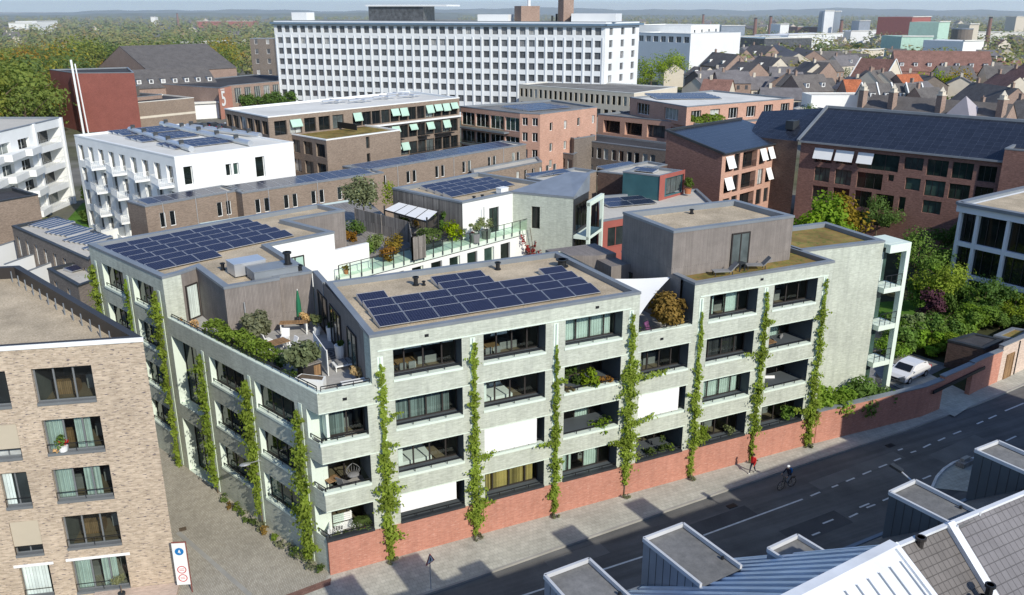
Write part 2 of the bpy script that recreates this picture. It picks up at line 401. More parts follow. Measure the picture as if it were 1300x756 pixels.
def grid(L,n,w,rows,m0=None,m1=None,off=0):
    m0=(L-n*w)/(2*n) if m0 is None else m0; m1=m0 if m1 is None else m1
    st=(L-m0-m1-w)/max(1,n-1)
    return [(m0+i*st+off,m0+i*st+w+off,a,b) for (a,b) in rows for i in range(n)]
def railing(mb,E,u0,u1,z,h=1.0,d=0,step=1.0,w=.04,m=0,bars=1):
    mb.bar(E.P(u0,z+h,d),E.P(u1,z+h,d),w,w,m)
    for k in range(1,bars): mb.bar(E.P(u0,z+h*k/bars,d),E.P(u1,z+h*k/bars,d),w*.7,w*.7,m)
    n=max(1,int((u1-u0)/step+.5))
    for i in range(n+1):
        u=u0+(u1-u0)*i/n; mb.bar(E.P(u,z,d),E.P(u,z+h-w/2,d),w*.9,w*.9,m)
def roof_parts(par,poly,zr,zt,rm='gravel',cm='zinc',wm=None,pw=.35,name='roof'):
    """flat roof sheet behind a parapet with a metal coping"""
    inn=inset(poly,pw); b=MB(); b.face([(*p,zr) for p in inn]); put(name,b,M[rm],par)
    b=MB(); n=len(poly); out=inset(poly,-.04)
    for i in range(n):
        j=(i+1)%n
        b.face([(*out[i],zt+.03),(*out[j],zt+.03),(*inn[j],zt+.03),(*inn[i],zt+.03)])
        b.face([(*inn[j],zr-.01),(*inn[i],zr-.01),(*inn[i],zt+.03),(*inn[j],zt+.03)])
        b.face([(*out[i],zt-.14),(*out[j],zt-.14),(*out[j],zt+.03),(*out[i],zt+.03)])
    put('coping',b,M[cm],par)
_budget={}
def block(name,label,cat,poly,z0,z1,wm,rm='greyroof',cm='zinc',specs={},par_h=.35,group=None,depth=.22,fm='frame',gm='dglass',parent=None,wallname='wall',frame_w=.07,roofed=True,reveal=None):
    """building on a footprint (counter-clockwise); specs: edge index -> list of (openings, mullions) """
    cx=sum(p[0] for p in poly)/len(poly); cy=sum(p[1] for p in poly)/len(poly)
    t=parent or thing(name,label,cat,(cx,cy,z0),group)
    b=MB()
    for i in range(len(poly)):
        E=Edge(poly[i],poly[(i+1)%len(poly)]); ops=[]
        for sp in specs.get(i,[]): ops+=sp[0]
        facade(b,E,z0,z1,ops,depth,0,None if reveal is None else 1)
    put(wallname,b,[M[wm]] if reveal is None else [M[wm],M[reveal]],t)
    extra=MB()
    for i,sps in specs.items():
        E=Edge(poly[i],poly[(i+1)%len(poly)])
        for sp in sps:
            nm=sp[1] if len(sp)>1 else 2; g=sp[2] if len(sp)>2 and sp[2] else gm; f=sp[3] if len(sp)>3 and sp[3] else fm
            for o in sp[0]:
                D=o[4] if len(o)>4 and o[4] else depth
                if g=='none': continue
                _budget[t.name]=_budget.get(t.name,0)+1
                if _budget[t.name]>100:
                    x,z,_=0,0,0
                    me,_g=win_mesh(o[1]-o[0],o[3]-o[2],nm,1,f,g,frame_w,True)
                    extra_add(extra,E,o,D); extra.mats=(f,g)
                else: window(t,E,o[0],o[1],o[2],o[3],D,nm,1,f,g,frame_w)
    if extra.f: put('window',extra,[M[extra.mats[0]],M[extra.mats[1]]],t,kind='stuff')
    if roofed: roof_parts(t,poly,z1-par_h,z1,rm,cm)
    return t
def extra_add(mb,E,o,D,fw=.07):
    u0,u1,a,b=o[:4]; d=D-.05
    mb.face([E.P(u0,a,d+.04),E.P(u1,a,d+.04),E.P(u1,b,d+.04),E.P(u0,b,d+.04)],1)
    for (x0,x1,z0,z1) in ((u0,u1,a,a+fw),(u0,u1,b-fw,b),(u0,u0+fw,a+fw,b-fw),(u1-fw,u1,a+fw,b-fw),((u0+u1)/2-fw/2,(u0+u1)/2+fw/2,a+fw,b-fw)):
        mb.face([E.P(x0,z0,d),E.P(x1,z0,d),E.P(x1,z1,d),E.P(x0,z1,d)],0)
# gabled house: e = Edge of the street front, depth behind it
def gable_house(label,p0,p1,dep,ze,zr,wm='old_brick',rm='tile_brown',group=None,chim=1,dorm=0,win=True,z0=0,cat='house',name='terraced_house',parapet=False,ridge='along',gable_cap=False,skew=.5,wrows=None):
    E=Edge(p0,p1); L=E.L; t=thing(name,label,cat,E.P(L/2,z0,dep/2),group)
    rows=wrows if wrows is not None else ([(ze-2.3,ze-.8)]+([(ze-5.2,ze-3.6)] if ze-z0>6 else []))
    ops=grid(L,max(1,int(L/2.6)),1.0,rows) if win else []
    b=MB(); facade(b,E,z0,ze,ops,.15)
    P=E.P
    rd=dep*skew
    if ridge=='along':
        b.face([P(0,z0,dep),P(0,z0,0),P(0,ze,0),P(0,zr,rd),P(0,ze,dep)]); b.face([P(L,z0,0),P(L,z0,dep),P(L,ze,dep),P(L,zr,rd),P(L,ze,0)])
        b.face([P(L,z0,dep),P(0,z0,dep),P(0,ze,dep),P(L,ze,dep)])
        put('wall',b,M[wm],t)
        r=MB(); o=.25; q=.12
        dz=(zr-ze)/rd*o; dz2=(zr-ze)/(dep-rd)*o
        r.face([P(-q,ze-dz+.05,-o),P(L+q,ze-dz+.05,-o),P(L+q,zr+.05,rd),P(-q,zr+.05,rd)]); r.face([P(L+q,ze-dz2+.05,dep+o),P(-q,ze-dz2+.05,dep+o),P(-q,zr+.05,rd),P(L+q,zr+.05,rd)])
        r.face([P(-q,ze-dz-.07,-o),P(L+q,ze-dz-.07,-o),P(L+q,ze-dz+.05,-o),P(-q,ze-dz+.05,-o)])
        put('roof',r,M[rm],t)
        if gable_cap:
            r=MB()
            for u in (-.1,L+.1):
                r.bar(P(u,ze-.05,-.3),P(u,zr+.25,rd),.3,.25); r.bar(P(u,zr+.25,rd),P(u,ze-.05,dep+.3),.3,.25)
            put('verge',r,M['white'],t)
    else:
        b.face([P(0,ze,0),P(L,ze,0),P(L/2,zr,0)]); b.face([P(L,z0,dep),P(0,z0,dep),P(0,ze,dep),P(L/2,zr,dep),P(L,ze,dep)])
        b.face([P(0,z0,dep),P(0,z0,0),P(0,ze,0),P(0,ze,dep)]); b.face([P(L,z0,0),P(L,z0,dep),P(L,ze,dep),P(L,ze,0)])
        put('wall',b,M[wm],t)
        r=MB(); o=.2
        r.face([P(-o,ze-.1,-o),P(L/2,zr+.06,-o),P(L/2,zr+.06,dep+o),P(-o,ze-.1,dep+o)]); r.face([P(L/2,zr+.06,-o),P(L+o,ze-.1,-o),P(L+o,ze-.1,dep+o),P(L/2,zr+.06,dep+o)])
        put('roof',r,M[rm],t)
        if gable_cap:
            r=MB(); r.bar(P(-o,ze-.05,-.25),P(L/2,zr+.15,-.25),.2,.3); r.bar(P(L/2,zr+.15,-.25),P(L+o,ze-.05,-.25),.2,.3); put('verge',r,M['white'],t)
    for o in ops: window(t,E,*o,.12,2,2,'white_f','fglass',.08)
    for k in range(dorm):
        u=L*(k+.5)/dorm; w=1.3; zd=ze+(zr-ze)*.22; dd=rd*.22; h=1.35; d2=min(rd,dd+h/((zr-ze)/rd))
        d=MB(); d.face([P(u-w/2,zd,dd),P(u+w/2,zd,dd),P(u+w/2,zd+h,dd),P(u-w/2,zd+h,dd)])
        d.face([P(u-w/2,zd,dd),P(u-w/2,zd+h,dd),P(u-w/2,zd+h,d2)]); d.face([P(u+w/2,zd,dd),P(u+w/2,zd+h,d2),P(u+w/2,zd+h,dd)])
        d.face([P(u-w/2-.1,zd+h+.02,dd-.15),P(u+w/2+.1,zd+h+.02,dd-.15),P(u+w/2+.1,zd+h+.02,d2),P(u-w/2-.1,zd+h+.02,d2)],1)
        d.face([P(u-w/2+.25,zd+.25,dd-.03),P(u+w/2-.25,zd+.25,dd-.03),P(u+w/2-.25,zd+h-.2,dd-.03),P(u-w/2+.25,zd+h-.2,dd-.03)],2)
        put('dormer',d,[M['white'],M['darkroof'],M['fglass']],t)
    for k in range(chim):
        u=L*(.12 if k==0 else .88); c=MB(); q=P(u,0,rd); 
        c.box((q[0]-.35,q[1]-.35,zr-.9),(.7,0,0),(0,.7,0),(0,0,2.0)); c.box((q[0]-.42,q[1]-.42,zr+1.1),(.84,0,0),(0,.84,0),(0,0,.15)); c.cyl((q[0],q[1]),.14,zr+1.25,zr+1.6,7)
        put('chimney',c,M['old_brick'],t)
    return t
M['white_f']=M['white']
# ------------------------------------------------------------------ vegetation helpers
def leaf_quad(mb,c,s,nrm,rr,asp=.62):
    n=Vector(nrm).normalized(); a=n.cross(Vector((rr.uniform(-1,1),rr.uniform(-1,1),rr.uniform(-1,1))))
    if a.length<1e-3: a=Vector((1,0,0))
    a.normalize(); b=n.cross(a); c=Vector(c); s2=s*asp
    k=len(mb.v); mb.v+=[tuple(c-a*s/2),tuple(c+b*s2/2+n*s*.08),tuple(c+a*s/2),tuple(c-b*s2/2+n*s*.08)]
    mb.f.append((k,k+1,k+2,k+3)); mb.m.append(0); mb.uv+=[(0,0),(1,0),(1,1),(0,1)]
def rdir(rr):
    z=rr.uniform(-1,1); a=rr.uniform(0,2*PI); q=math.sqrt(1-z*z); return Vector((q*math.cos(a),q*math.sin(a),z))
def crown_mb(seed,rx,ry,rz,zc,nl,ls,lumps=14,lump_r=.42,thin=.0):
    rr=random.Random(seed); mb=MB(); cs=[]
    for i in range(lumps):
        d=rdir(rr); k=rr.uniform(.35,.78); r=lump_r*rr.uniform(.65,1.25)
        cs.append((Vector((d.x*k*rx,d.y*k*ry,zc+d.z*k*rz)),r*min(rx,ry,rz)*1.15))
    tot=sum(r*r for _,r in cs)
    for c,r in cs:
        for i in range(int(nl*r*r/tot)):
            d=rdir(rr); q=r*(rr.random()**.35); q*=rr.uniform(.85,1.18)
            p=c+Vector((d.x*q,d.y*q,d.z*q*.85))
            if p.z<zc-rz*.95: continue
            leaf_quad(mb,p,ls*rr.uniform(.6,1.35),(d+Vector((0,0,.55))+rdir(rr)*.8),rr)
    return mb
def trunk_mb(h,r,zc,rx,rz,seed=1,limbs=5):
    rr=random.Random(seed); mb=MB()
    top=zc+rz*.25; n=5
    pts=[(rr.uniform(-.06,.06)*i*r*3,rr.uniform(-.06,.06)*i*r*3,top*i/n) for i in range(n+1)]
    mb.tube(pts,[r*(1-.75*i/n)*(1.25 if i==0 else 1) for i in range(n+1)],8)
    for k in range(limbs):
        a=2*PI*k/limbs+rr.uniform(-.4,.4); z=zc-rz*rr.uniform(.25,.75); L=rx*rr.uniform(.45,.8)
        z=max(z,.25*h)
        mb.tube([(0,0,z),(math.cos(a)*L*.5,math.sin(a)*L*.5,z+L*.45),(math.cos(a)*L,math.sin(a)*L,z+L*.8)],[r*.45,r*.3,r*.1],6)
    return mb
_tp={}
def tree(label,loc,h=8,r=3,kind='leaf',col=(1,1,1),nl=2600,ls=.42,seed=1,trunk=.3,group=None,name='tree',cat='tree',rz_=None,variants=3,lumps=16,trunk_r=None,sx=1):
    """tapered trunk with limbs and a crown of leaf clumps; prototypes are shared between copies"""
    v=seed%variants; key=(kind,nl,ls,v,round(trunk,2),lumps,round(h/r,1))
    if key not in _tp:
        H=10.0; R0=H*r/h; th=H*trunk; rz=(H-th)/2
        _tp[key]=(crown_mb(900+v*17+int(nl),R0,R0,rz,th+rz,nl,ls*10.0/h,lumps).mesh('crown',M[kind]),
                  trunk_mb(H,.22 if trunk_r is None else trunk_r*10/h,th+rz,R0,rz,v).mesh('trunk',M['bark']))
    cm,tm=_tp[key]
    t=thing(name,label,cat,loc,group,rz=(seed*2.399)%6.28)
    s=h/10.0; t.scale=(s*sx,s*sx,s)
    a=link('trunk',tm,t); b=link('crown',cm,t); b.color=(*col,1)
    return t
def plant(label,loc,h=.6,r=.4,kind='leaf',col=(1,1,1),nl=160,ls=.14,seed=1,pot=None,group=None,name='potted_plant',cat='plant',potr=.2,poth=.35,stem=0):
    t=thing(name,label,cat,loc,group); z=0
    if pot:
        b=MB(); b.cyl((0,0),potr*.8,0,poth,12,0,potr); o=link('pot',b.mesh('pot',M[pot]),t); z=poth*.9
    if stem:
        b=MB(); b.tube([(0,0,z*.8),(.02,.01,z+stem)],[.03,.02],6); link('stem',b.mesh('stem',M['bark']),t); z+=stem*.85
    mb=crown_mb(seed,r,r,h/2,z+h/2,nl,ls,7,.5); o=link('foliage',mb.mesh('foliage',M[kind]),t); o.color=(*col,1)
    return t
def hedge_mb(mb,a,b,w,h,z,nl,ls,rr):
    a=Vector(a); b=Vector(b); d=b-a; L=d.length; t=d/L; n=Vector((-t.y,t.x))
    for i in range(nl):
        u=rr.uniform(-.1,L+.1); s=rr.choice((-1,1)); k=rr.random()
        lump=1+.22*math.sin(u*1.7+1.3)*math.sin(u*.61)
        if k<.45: off=rr.uniform(-w/2,w/2); zz=h*lump*rr.uniform(.85,1.1); nr=Vector((0,0,1))
        else: off=s*w/2*rr.uniform(.8,1.2); zz=h*lump*rr.uniform(.05,1.0); nr=Vector((n.x*s,n.y*s,.5))
        p=a+t*u+n*off
        leaf_quad(mb,(p.x,p.y,z+zz),ls*rr.uniform(.6,1.4),nr+rdir(rr)*.8,rr)
    return mb
def vine(label,pts,prof,kind='vine',nl=1900,ls=.2,col=(1,1,1),seed=1,group='climbing plants trained up the facade pilasters',out=(0,-1),arms=(),flip=1):
    """climber: a thin stem with leaves clustered about it; prof = list of (z, half width)"""
    rr=random.Random(seed); x,y=pts; t=thing('climbing_vine',label,'climbing plant',(x,y,0),group)
    o=Vector((out[0],out[1],0)).normalized(); sd=Vector((-o.y,o.x,0)); z0=prof[0][0]; z1=prof[-1][0]
    b=MB(); b.tube([Vector((0,0,0))+sd*.03*math.sin(k*1.3)+Vector((0,0,z1*k/12)) for k in range(13)],[.05-.035*k/12 for k in range(13)],6)
    link('stem',b.mesh('stem',M['bark']),t)
    def wid(z):
        for (a,wa),(c,wc) in zip(prof,prof[1:]):
            if a<=z<=c: return wa+(wc-wa)*(z-a)/(c-a)
        return 0
    mb=MB(); tot=0
    segs=60; ws=[max(.02,wid(z0+(z1-z0)*(k+.5)/segs)) for k in range(segs)]
    S=sum(ws)
    for k in range(segs):
        gap=.5+.5*math.sin(k*.83+seed*1.7)*math.sin(k*.31+seed); lump=rr.uniform(.45,1.15)*(.45+.75*gap); shift=rr.uniform(-.55,.55); m=int(nl*1.15*ws[k]*(.35+.9*gap)/S)+1
        for i in range(m):
            z=z0+(z1-z0)*(k+rr.random())/segs; w=ws[k]*lump
            q=rr.gauss(0,.42)+shift*.8; q=max(-1.5,min(1.5,q)); dd=abs(rr.gauss(0,.5))*min(w,.55)+.03
            p=sd*q*w+o*dd+Vector((0,0,z))
            leaf_quad(mb,p,ls*rr.uniform(.55,1.35),o*1.0+Vector((0,0,.35))+sd*q*.4+rdir(rr)*.75,rr)
    for (za,du,dz,n,w) in arms:      # side shoots lying along a sill or hanging out
        for i in range(n):
            k=rr.random(); p=sd*(du*k+rr.gauss(0,w*.4))+Vector((0,0,za+dz*k+rr.gauss(0,w*.5)*(1.1-k*.6)))+o*(abs(rr.gauss(0,.14))+.04)
            leaf_quad(mb,p,ls*rr.uniform(.5,1.2),o+Vector((0,0,.4))+rdir(rr)*.8,rr)
    f=link('foliage',mb.mesh('foliage',M[kind]),t); f.color=(*col,1)
    return t
# solar panels
_pv={}
def panel_mesh(w,d,tilt):
    k=(round(w,2),round(d,2),round(tilt,2))
    if k in _pv: return _pv[k]
    ca,sa=math.cos(tilt),math.sin(tilt); h0=.12
    P=lambda u,v,e=0:(u,v*ca-e*sa,h0+v*sa+e*ca)
    b=MB(); f=.022
    b.face([P(f,f,.034),P(w-f,f,.034),P(w-f,d-f,.034),P(f,d-f,.034)],0,[(f,f),(w-f,f),(w-f,d-f),(f,d-f)])
    a=MB()
    for (u0,u1,v0,v1) in ((0,w,0,f),(0,w,d-f,d),(0,f,f,d-f),(w-f,w,f,d-f)):
        a.box(P(u0,v0),Vector(P(u1,v0))-Vector(P(u0,v0)),Vector(P(u0,v1))-Vector(P(u0,v0)),Vector(P(0,0,.045))-Vector(P(0,0)))
    m=MB()
    m.face([(0,d*ca,.02),(w,d*ca,.02),P(w,d,-.003),P(0,d,-.003)]); m.face([(0,0,.02),(0,d*ca,.02),P(0,d,-.003),P(0,0,-.003)]); m.face([(w,0,.02),(w,d*ca,.02),P(w,d,-.003),P(w,0,-.003)])
    _pv[k]=(b.mesh('cells',M['pv']),a.mesh('frame',M['alu']),m.mesh('wind_shield',M['alu'])); return _pv[k]
def panel(label,loc,rz,w=1.65,d=1.0,tilt=R_(11),group=None):
    c,f,s=panel_mesh(w,d,tilt); t=thing('solar_panel',label,'solar panel',loc,group,rz)
    link('cells',c,t); link('frame',f,t); link('wind_shield',s,t); return t
# ------------------------------------------------------------------ world, sun, camera
AZ,EL=R_(8.5),R_(33)            # sun azimuth measured from -Y towards +X, elevation
w=bpy.data.worlds.new('World'); SC.world=w; w.use_nodes=True; nt=w.node_tree
sky=nt.nodes.new('ShaderNodeTexSky'); sky.sky_type='NISHITA'; sky.sun_disc=False
sky.sun_elevation=EL; sky.sun_rotation=PI-AZ; sky.air_density=1.0; sky.dust_density=.4; sky.ozone_density=1.5; sky.altitude=50
bg=nt.nodes['Background']; bg.inputs['Strength'].default_value=.14
tint=nt.nodes.new('ShaderNodeMix'); tint.data_type='RGBA'; tint.blend_type='MULTIPLY'; tint.inputs[0].default_value=1
nt.links.new(sky.outputs[0],tint.inputs[6]); tint.inputs[7].default_value=(.93,1.0,1.16,1)
tc=nt.nodes.new('ShaderNodeTexCoord'); sx=nt.nodes.new('ShaderNodeSeparateXYZ'); nt.links.new(tc.outputs['Generated'],sx.inputs[0])
hz=nt.nodes.new('ShaderNodeMapRange'); hz.inputs['From Min'].default_value=0.0; hz.inputs['From Max'].default_value=.22; hz.inputs['To Min'].default_value=1; hz.inputs['To Max'].default_value=0; hz.interpolation_type='SMOOTHSTEP'; nt.links.new(sx.outputs['Z'],hz.inputs['Value'])
hm=nt.nodes.new('ShaderNodeMix'); hm.data_type='RGBA'; nt.links.new(hz.outputs[0],hm.inputs[0]); nt.links.new(tint.outputs[2],hm.inputs[6]); hm.inputs[7].default_value=(4.4,6.3,7.7,1)
nt.links.new(hm.outputs[2],bg.inputs['Color'])
sd=bpy.data.lights.new('sun','SUN'); sd.energy=4.3; sd.angle=R_(.5); sd.color=(1,.945,.83)
so=bpy.data.objects.new('sun',sd); COL.objects.link(so)
S=Vector((math.sin(AZ)*math.cos(EL),-math.cos(AZ)*math.cos(EL),math.sin(EL)))
so.rotation_euler=S.to_track_quat('Z','Y').to_euler(); so.location=(0,-60,90)
cd=bpy.data.cameras.new('camera'); cam=bpy.data.objects.new('camera',cd); COL.objects.link(cam)
cam.location=(-8.557,-42.695,31.62); cam.rotation_euler=(PI/2-.32698,0,-.444); cd.sensor_width=36; cd.lens=36*1.0822/1.3
cd.clip_start=.5; cd.clip_end=20000; SC.camera=cam
SC.view_settings.view_transform='Standard'; SC.view_settings.look='None'; SC.view_settings.exposure=0
SC.render.engine='CYCLES'; SC.cycles.max_bounces=6; SC.cycles.transparent_max_bounces=10; SC.cycles.use_denoising=True
# ------------------------------------------------------------------ ground, road, pavement
def groundmat():
    m,nt,b=base_mat('city ground',.95,.1); p=posn(nt)
    f=noise(nt,p,.012,5,.65); g=noise(nt,p,.15,5,.7)
    a=ramp(nt,f,[(.38,(.10,.115,.05)),(.48,(.13,.13,.09)),(.56,(.20,.19,.17)),(.7,(.15,.16,.09))])
    nt.links.new(mixc(nt,1.0,a,ramp(nt,g,[(.3,(.7,)*3),(.7,(1.2,)*3)]),'MULTIPLY'),b.inputs['Base Color']); return m
def pavers(name,c1,c2,mort,w,h,rot=0,off=.5,dirt=.22):
    m,nt,b=base_mat(name,.9,.15); p=posn(nt)
    mp=N(nt,'ShaderNodeMapping'); nt.links.new(p,mp.inputs['Vector']); mp.inputs['Rotation'].default_value=(0,0,rot)
    t=N(nt,'ShaderNodeTexBrick',i_Scale=1.0,i_Mortar_Size=.012,i_Mortar_Smooth=.2,i_Brick_Width=w,i_Row_Height=h,offset=off)
    t.inputs['Color1'].default_value=c4(c1); t.inputs['Color2'].default_value=c4(c2); t.inputs['Mortar'].default_value=c4(mort)
    nt.links.new(mp.outputs['Vector'],t.inputs['Vector'])
    g=noise(nt,p,.28,6,.65); g2=noise(nt,mp.outputs['Vector'],2.2,3,.6)
    col=mixc(nt,1.0,t.outputs['Color'],ramp(nt,g,[(.3,(1-dirt,)*3),(.7,(1.08,)*3)]),'MULTIPLY')
    col=mixc(nt,1.0,col,ramp(nt,g2,[(.3,(.88,)*3),(.7,(1.08,)*3)]),'MULTIPLY')
    nt.links.new(col,b.inputs['Base Color']); return m
def asphalt():
    m,nt,b=base_mat('asphalt',.9,.2); p=posn(nt)
    f=noise(nt,p,22,3,.8); g=noise(nt,p,.22,6,.7)
    mp=N(nt,'ShaderNodeMapping'); nt.links.new(p,mp.inputs['Vector']); mp.inputs['Scale'].default_value=(.05,1.6,1); h=noise(nt,mp.outputs['Vector'],1,4,.6)
    col=ramp(nt,f,[(.3,(.11,.108,.105)),(.7,(.17,.166,.158))])
    col=mixc(nt,1.0,col,ramp(nt,g,[(.3,(.72,)*3),(.7,(1.2,)*3)]),'MULTIPLY')
    col=mixc(nt,1.0,col,ramp(nt,h,[(.35,(.82,)*3),(.65,(1.12,)*3)]),'MULTIPLY')
    nt.links.new(col,b.inputs['Base Color']); return m
M['ground']=groundmat(); M['asphalt']=asphalt()
M['pave']=pavers('pavement slabs',(.46,.45,.385),(.53,.52,.45),(.35,.34,.295),.3,.3,0,.5)
M['alley']=pavers('alley clinkers',(.41,.37,.30),(.51,.47,.39),(.27,.25,.205),.2,.1,R_(-68),.5)
M['redpave']=pavers('red clinker strip',(.24,.13,.10),(.31,.18,.14),(.15,.1,.09),.2,.1,0,.5)
M['kerb']=plain('kerb stone',(.34,.33,.30),.85,var=.15)
M['paint']=plain('road paint',(.66,.66,.64),.8,var=.18,scale=3)
M['lawn']=speckle('lawn',[(.3,(.05,.12,.015)),(.7,(.11,.22,.03))],7,.4)
M['sand']=speckle('sandy path',[(.3,(.42,.31,.19)),(.7,(.54,.42,.28))],6,.5,bigamt=.15)
b=MB()
b.face([(-9000,-900,-.03),(9000,-900,-.03),(9000,9000,-.03),(-9000,9000,-.03)]); put('ground',b,M['ground'],kind='structure')
KERB=[(-70,-6.2),(-30,-5.2),(0,-4.25),(6.3,-4.0),(12.8,-3.5),(22.7,-2.85),(32.8,-2.2),(45.4,-1.6),(55,-.8),(62,.1),(75,2.4),(110,9.5),(160,20)]
FAR=[(p[0]+2.2,p[1]-13.4) for p in KERB]
b=MB()
for i in range(len(KERB)-1): b.face([(*FAR[i],.0),(*FAR[i+1],.0),(*KERB[i+1],.0),(*KERB[i],.0)])
put('road',b,M['asphalt'],kind='structure')
INNER=[(-70,4),(-30,4),(-2.5,.5),(6,.1),(12.8,.1),(22.7,.1),(32.8,.1),(45.4,.1),(52,.5),(64,2.4),(75,5),(110,13),(160,26)]
b=MB(); k=MB()
for i in range(len(KERB)-1):
    a,c=Vector((*KERB[i],0)),Vector((*KERB[i+1],0)); n=Vector((-(c-a).y,(c-a).x,0)).normalized()*.16
    b.face([tuple(a+n)[:2]+(.12,),tuple(c+n)[:2]+(.12,),(*INNER[i+1],.12),(*INNER[i],.12)])
    k.face([(a.x,a.y,.125),(c.x,c.y,.125),(c.x+n.x,c.y+n.y,.125),(a.x+n.x,a.y+n.y,.125)]); k.face([(a.x,a.y,0),(c.x,c.y,0),(c.x,c.y,.125),(a.x,a.y,.125)])
put('pavement',b,M['pave'],kind='structure'); put('kerb',k,M['kerb'],kind='structure')
b=MB(); k=MB()
for i in range(len(FAR)-1):
    a,c=Vector((*FAR[i],0)),Vector((*FAR[i+1],0))
    b.face([(a.x,a.y-7,.12),(c.x,c.y-7,.12),(c.x,c.y,.12),(a.x,a.y,.12)]); k.face([(a.x,a.y,.125),(a.x,a.y,0),(c.x,c.y,0),(c.x,c.y,.125)]); k.face([(a.x,a.y-.18,.125),(c.x,c.y-.18,.125),(c.x,c.y,.125),(a.x,a.y,.125)])
put('pavement',b,M['pave'],kind='structure'); put('kerb',k,M['kerb'],kind='structure')
b=MB(); b.face([(-9.5,-1.8,.128),(-.5,-.4,.128),(0,.3,.128),(-10.74,27.84,.128),(-22,60,.128),(-40,60,.128),(-40,3,.128)]); put('alley',b,M['alley'],kind='structure')
b=MB(); b.face([(-9.5,-2.3,.132),(-.3,-.95,.132),(-.1,-.35,.132),(-9.3,-1.7,.132)]); put('clinker_strip',b,M['redpave'],kind='structure')
# painted markings
b=MB()
def dash(p,q,w=.13):
    p=Vector((*p,0)); q=Vector((*q,0)); t=(q-p).normalized(); n=Vector((-t.y,t.x,0))*w/2
    b.face([tuple(p-n)[:2]+(.006,),tuple(q-n)[:2]+(.006,),tuple(q+n)[:2]+(.006,),tuple(p+n)[:2]+(.006,)])
dash((4.39,-6.49),(17.57,-6.30)); dash((17.57,-6.30),(22.10,-6.09)); dash((22.29,-6.09),(31.00,-5.57))
dash((31.77,-5.50),(32.73,-5.40)); dash((33.92,-5.29),(34.56,-5.24)); dash((35.42,-5.13),(36.34,-5.04)); dash((37.22,-4.93),(38.18,-4.83)); dash((39.04,-4.72),(39.95,-4.65)); dash((40.83,-4.51),(41.60,-4.44)); dash((42.94,-4.16),(43.54,-4.15)); dash((44.46,-4.01),(45.45,-3.86))
dash((46.40,-3.75),(47.33,-3.63)); dash((48.40,-3.49),(49.42,-3.40)); dash((51.63,-3.11),(52.52,-3.00)); dash((53.30,-2.90),(54.47,-2.75)); dash((55.84,-2.52),(58.66,-2.22))
dash((28.50,-9.04),(29.21,-9.00)); dash((30.08,-8.35),(31.06,-8.29)); dash((32.18,-8.55),(33.05,-8.45)); dash((33.69,-7.98),(34.67,-7.91)); dash((34.09,-8.21),(34.93,-8.17)); dash((35.76,-8.05),(36.52,-7.98)); dash((40.58,-7.22),(41.52,-7.14)); dash((51.12,-6.00),(52.55,-5.83)); dash((25.98,-8.78),(27.06,-8.64))
for (u,v) in ((1145,570),(1149,566),(1153,571),(1143,575),(1156,566),(1150,574)): dash((42.38,-3.49),(42.91,-3.47)) if u==1145 else None
b.bx(-.01,.01,-.01,.01,.004,.005)
put('road_markings',b,M['paint'],kind='structure')
M['patch']=speckle('asphalt repair',[(.3,(.075,.075,.078)),(.7,(.12,.118,.115))],20,.5,bigamt=.2)
M['patch2']=speckle('pale worn asphalt',[(.3,(.14,.138,.132)),(.7,(.20,.195,.185))],20,.5,bigamt=.2)
for (x,y,l,w_,a,mt) in ((20,-6.2,7,1.3,.06,'patch'),(33,-5.2,9,1.1,.07,'patch2'),(27,-9.4,5,1.6,.06,'patch'),(44,-6.4,6,1.4,.12,'patch2'),(12,-5.3,4,1.2,.05,'patch2'),(38,-9.8,8,.5,.08,'patch')):
    b=MB(); c_,s_=math.cos(a),math.sin(a); b.face([(x+p*c_-q*s_,y+p*s_+q*c_,.003) for p,q in ((0,0),(l,0),(l,w_),(0,w_))]); put('asphalt_patch',b,M[mt],kind='structure')
b=MB(); q0,q1=(-7.75,8.36),(-4.62,0.08); d_=(Vector(q1)-Vector(q0)).normalized(); n_=Vector((-d_.y,d_.x))*.14; b.face([(*(Vector(q0)-n_),.136),(*(Vector(q1)-n_),.136),(*(Vector(q1)+n_),.136),(*(Vector(q0)+n_),.136)]); put('drain_channel',b,M['kerb'],kind='structure')
# hills on the horizon
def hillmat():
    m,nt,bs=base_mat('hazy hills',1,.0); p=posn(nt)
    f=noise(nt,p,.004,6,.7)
    nt.links.new(ramp(nt,f,[(.3,(.07,.115,.15)),(.55,(.10,.15,.165)),(.7,(.20,.23,.18))]),bs.inputs['Base Color']); return m  # aerial haze is put into these bluish tones
M['hill']=hillmat()
def hill_strip(D,zf,a0,a1,n,mat,back=900):
    b=MB(); P=[]
    for i in range(n+1):
        a=a0+(a1-a0)*i/n; P.append((a,zf(a)))
    x0,y0=-8.5,-42.7
    Q=lambda a,d,z:(x0+math.sin(a)*d,y0+math.cos(a)*d,z)
    for (a,z),(a2,z2) in zip(P,P[1:]):
        b.face([Q(a,D-back*.5,0),Q(a2,D-back*.5,0),Q(a2,D-back*.22,z2*.6),Q(a,D-back*.22,z*.6)]); b.face([Q(a,D-back*.22,z*.6),Q(a2,D-back*.22,z2*.6),Q(a2,D,z2),Q(a,D,z)]); b.face([Q(a,D,z),Q(a2,D,z2),Q(a2,D+back,0),Q(a,D+back,0)])
    put('hills',b,mat,kind='structure')
hill_strip(5200,lambda a:6+26*(.5+.5*math.sin((a-.05)*3.2))*.9+5.5*math.sin(a*17)+3.2*math.sin(a*41+.6)+2*math.sin(a*97)+1.2*math.sin(a*231+1),-.5,1.4,240,M['hill'],1500)
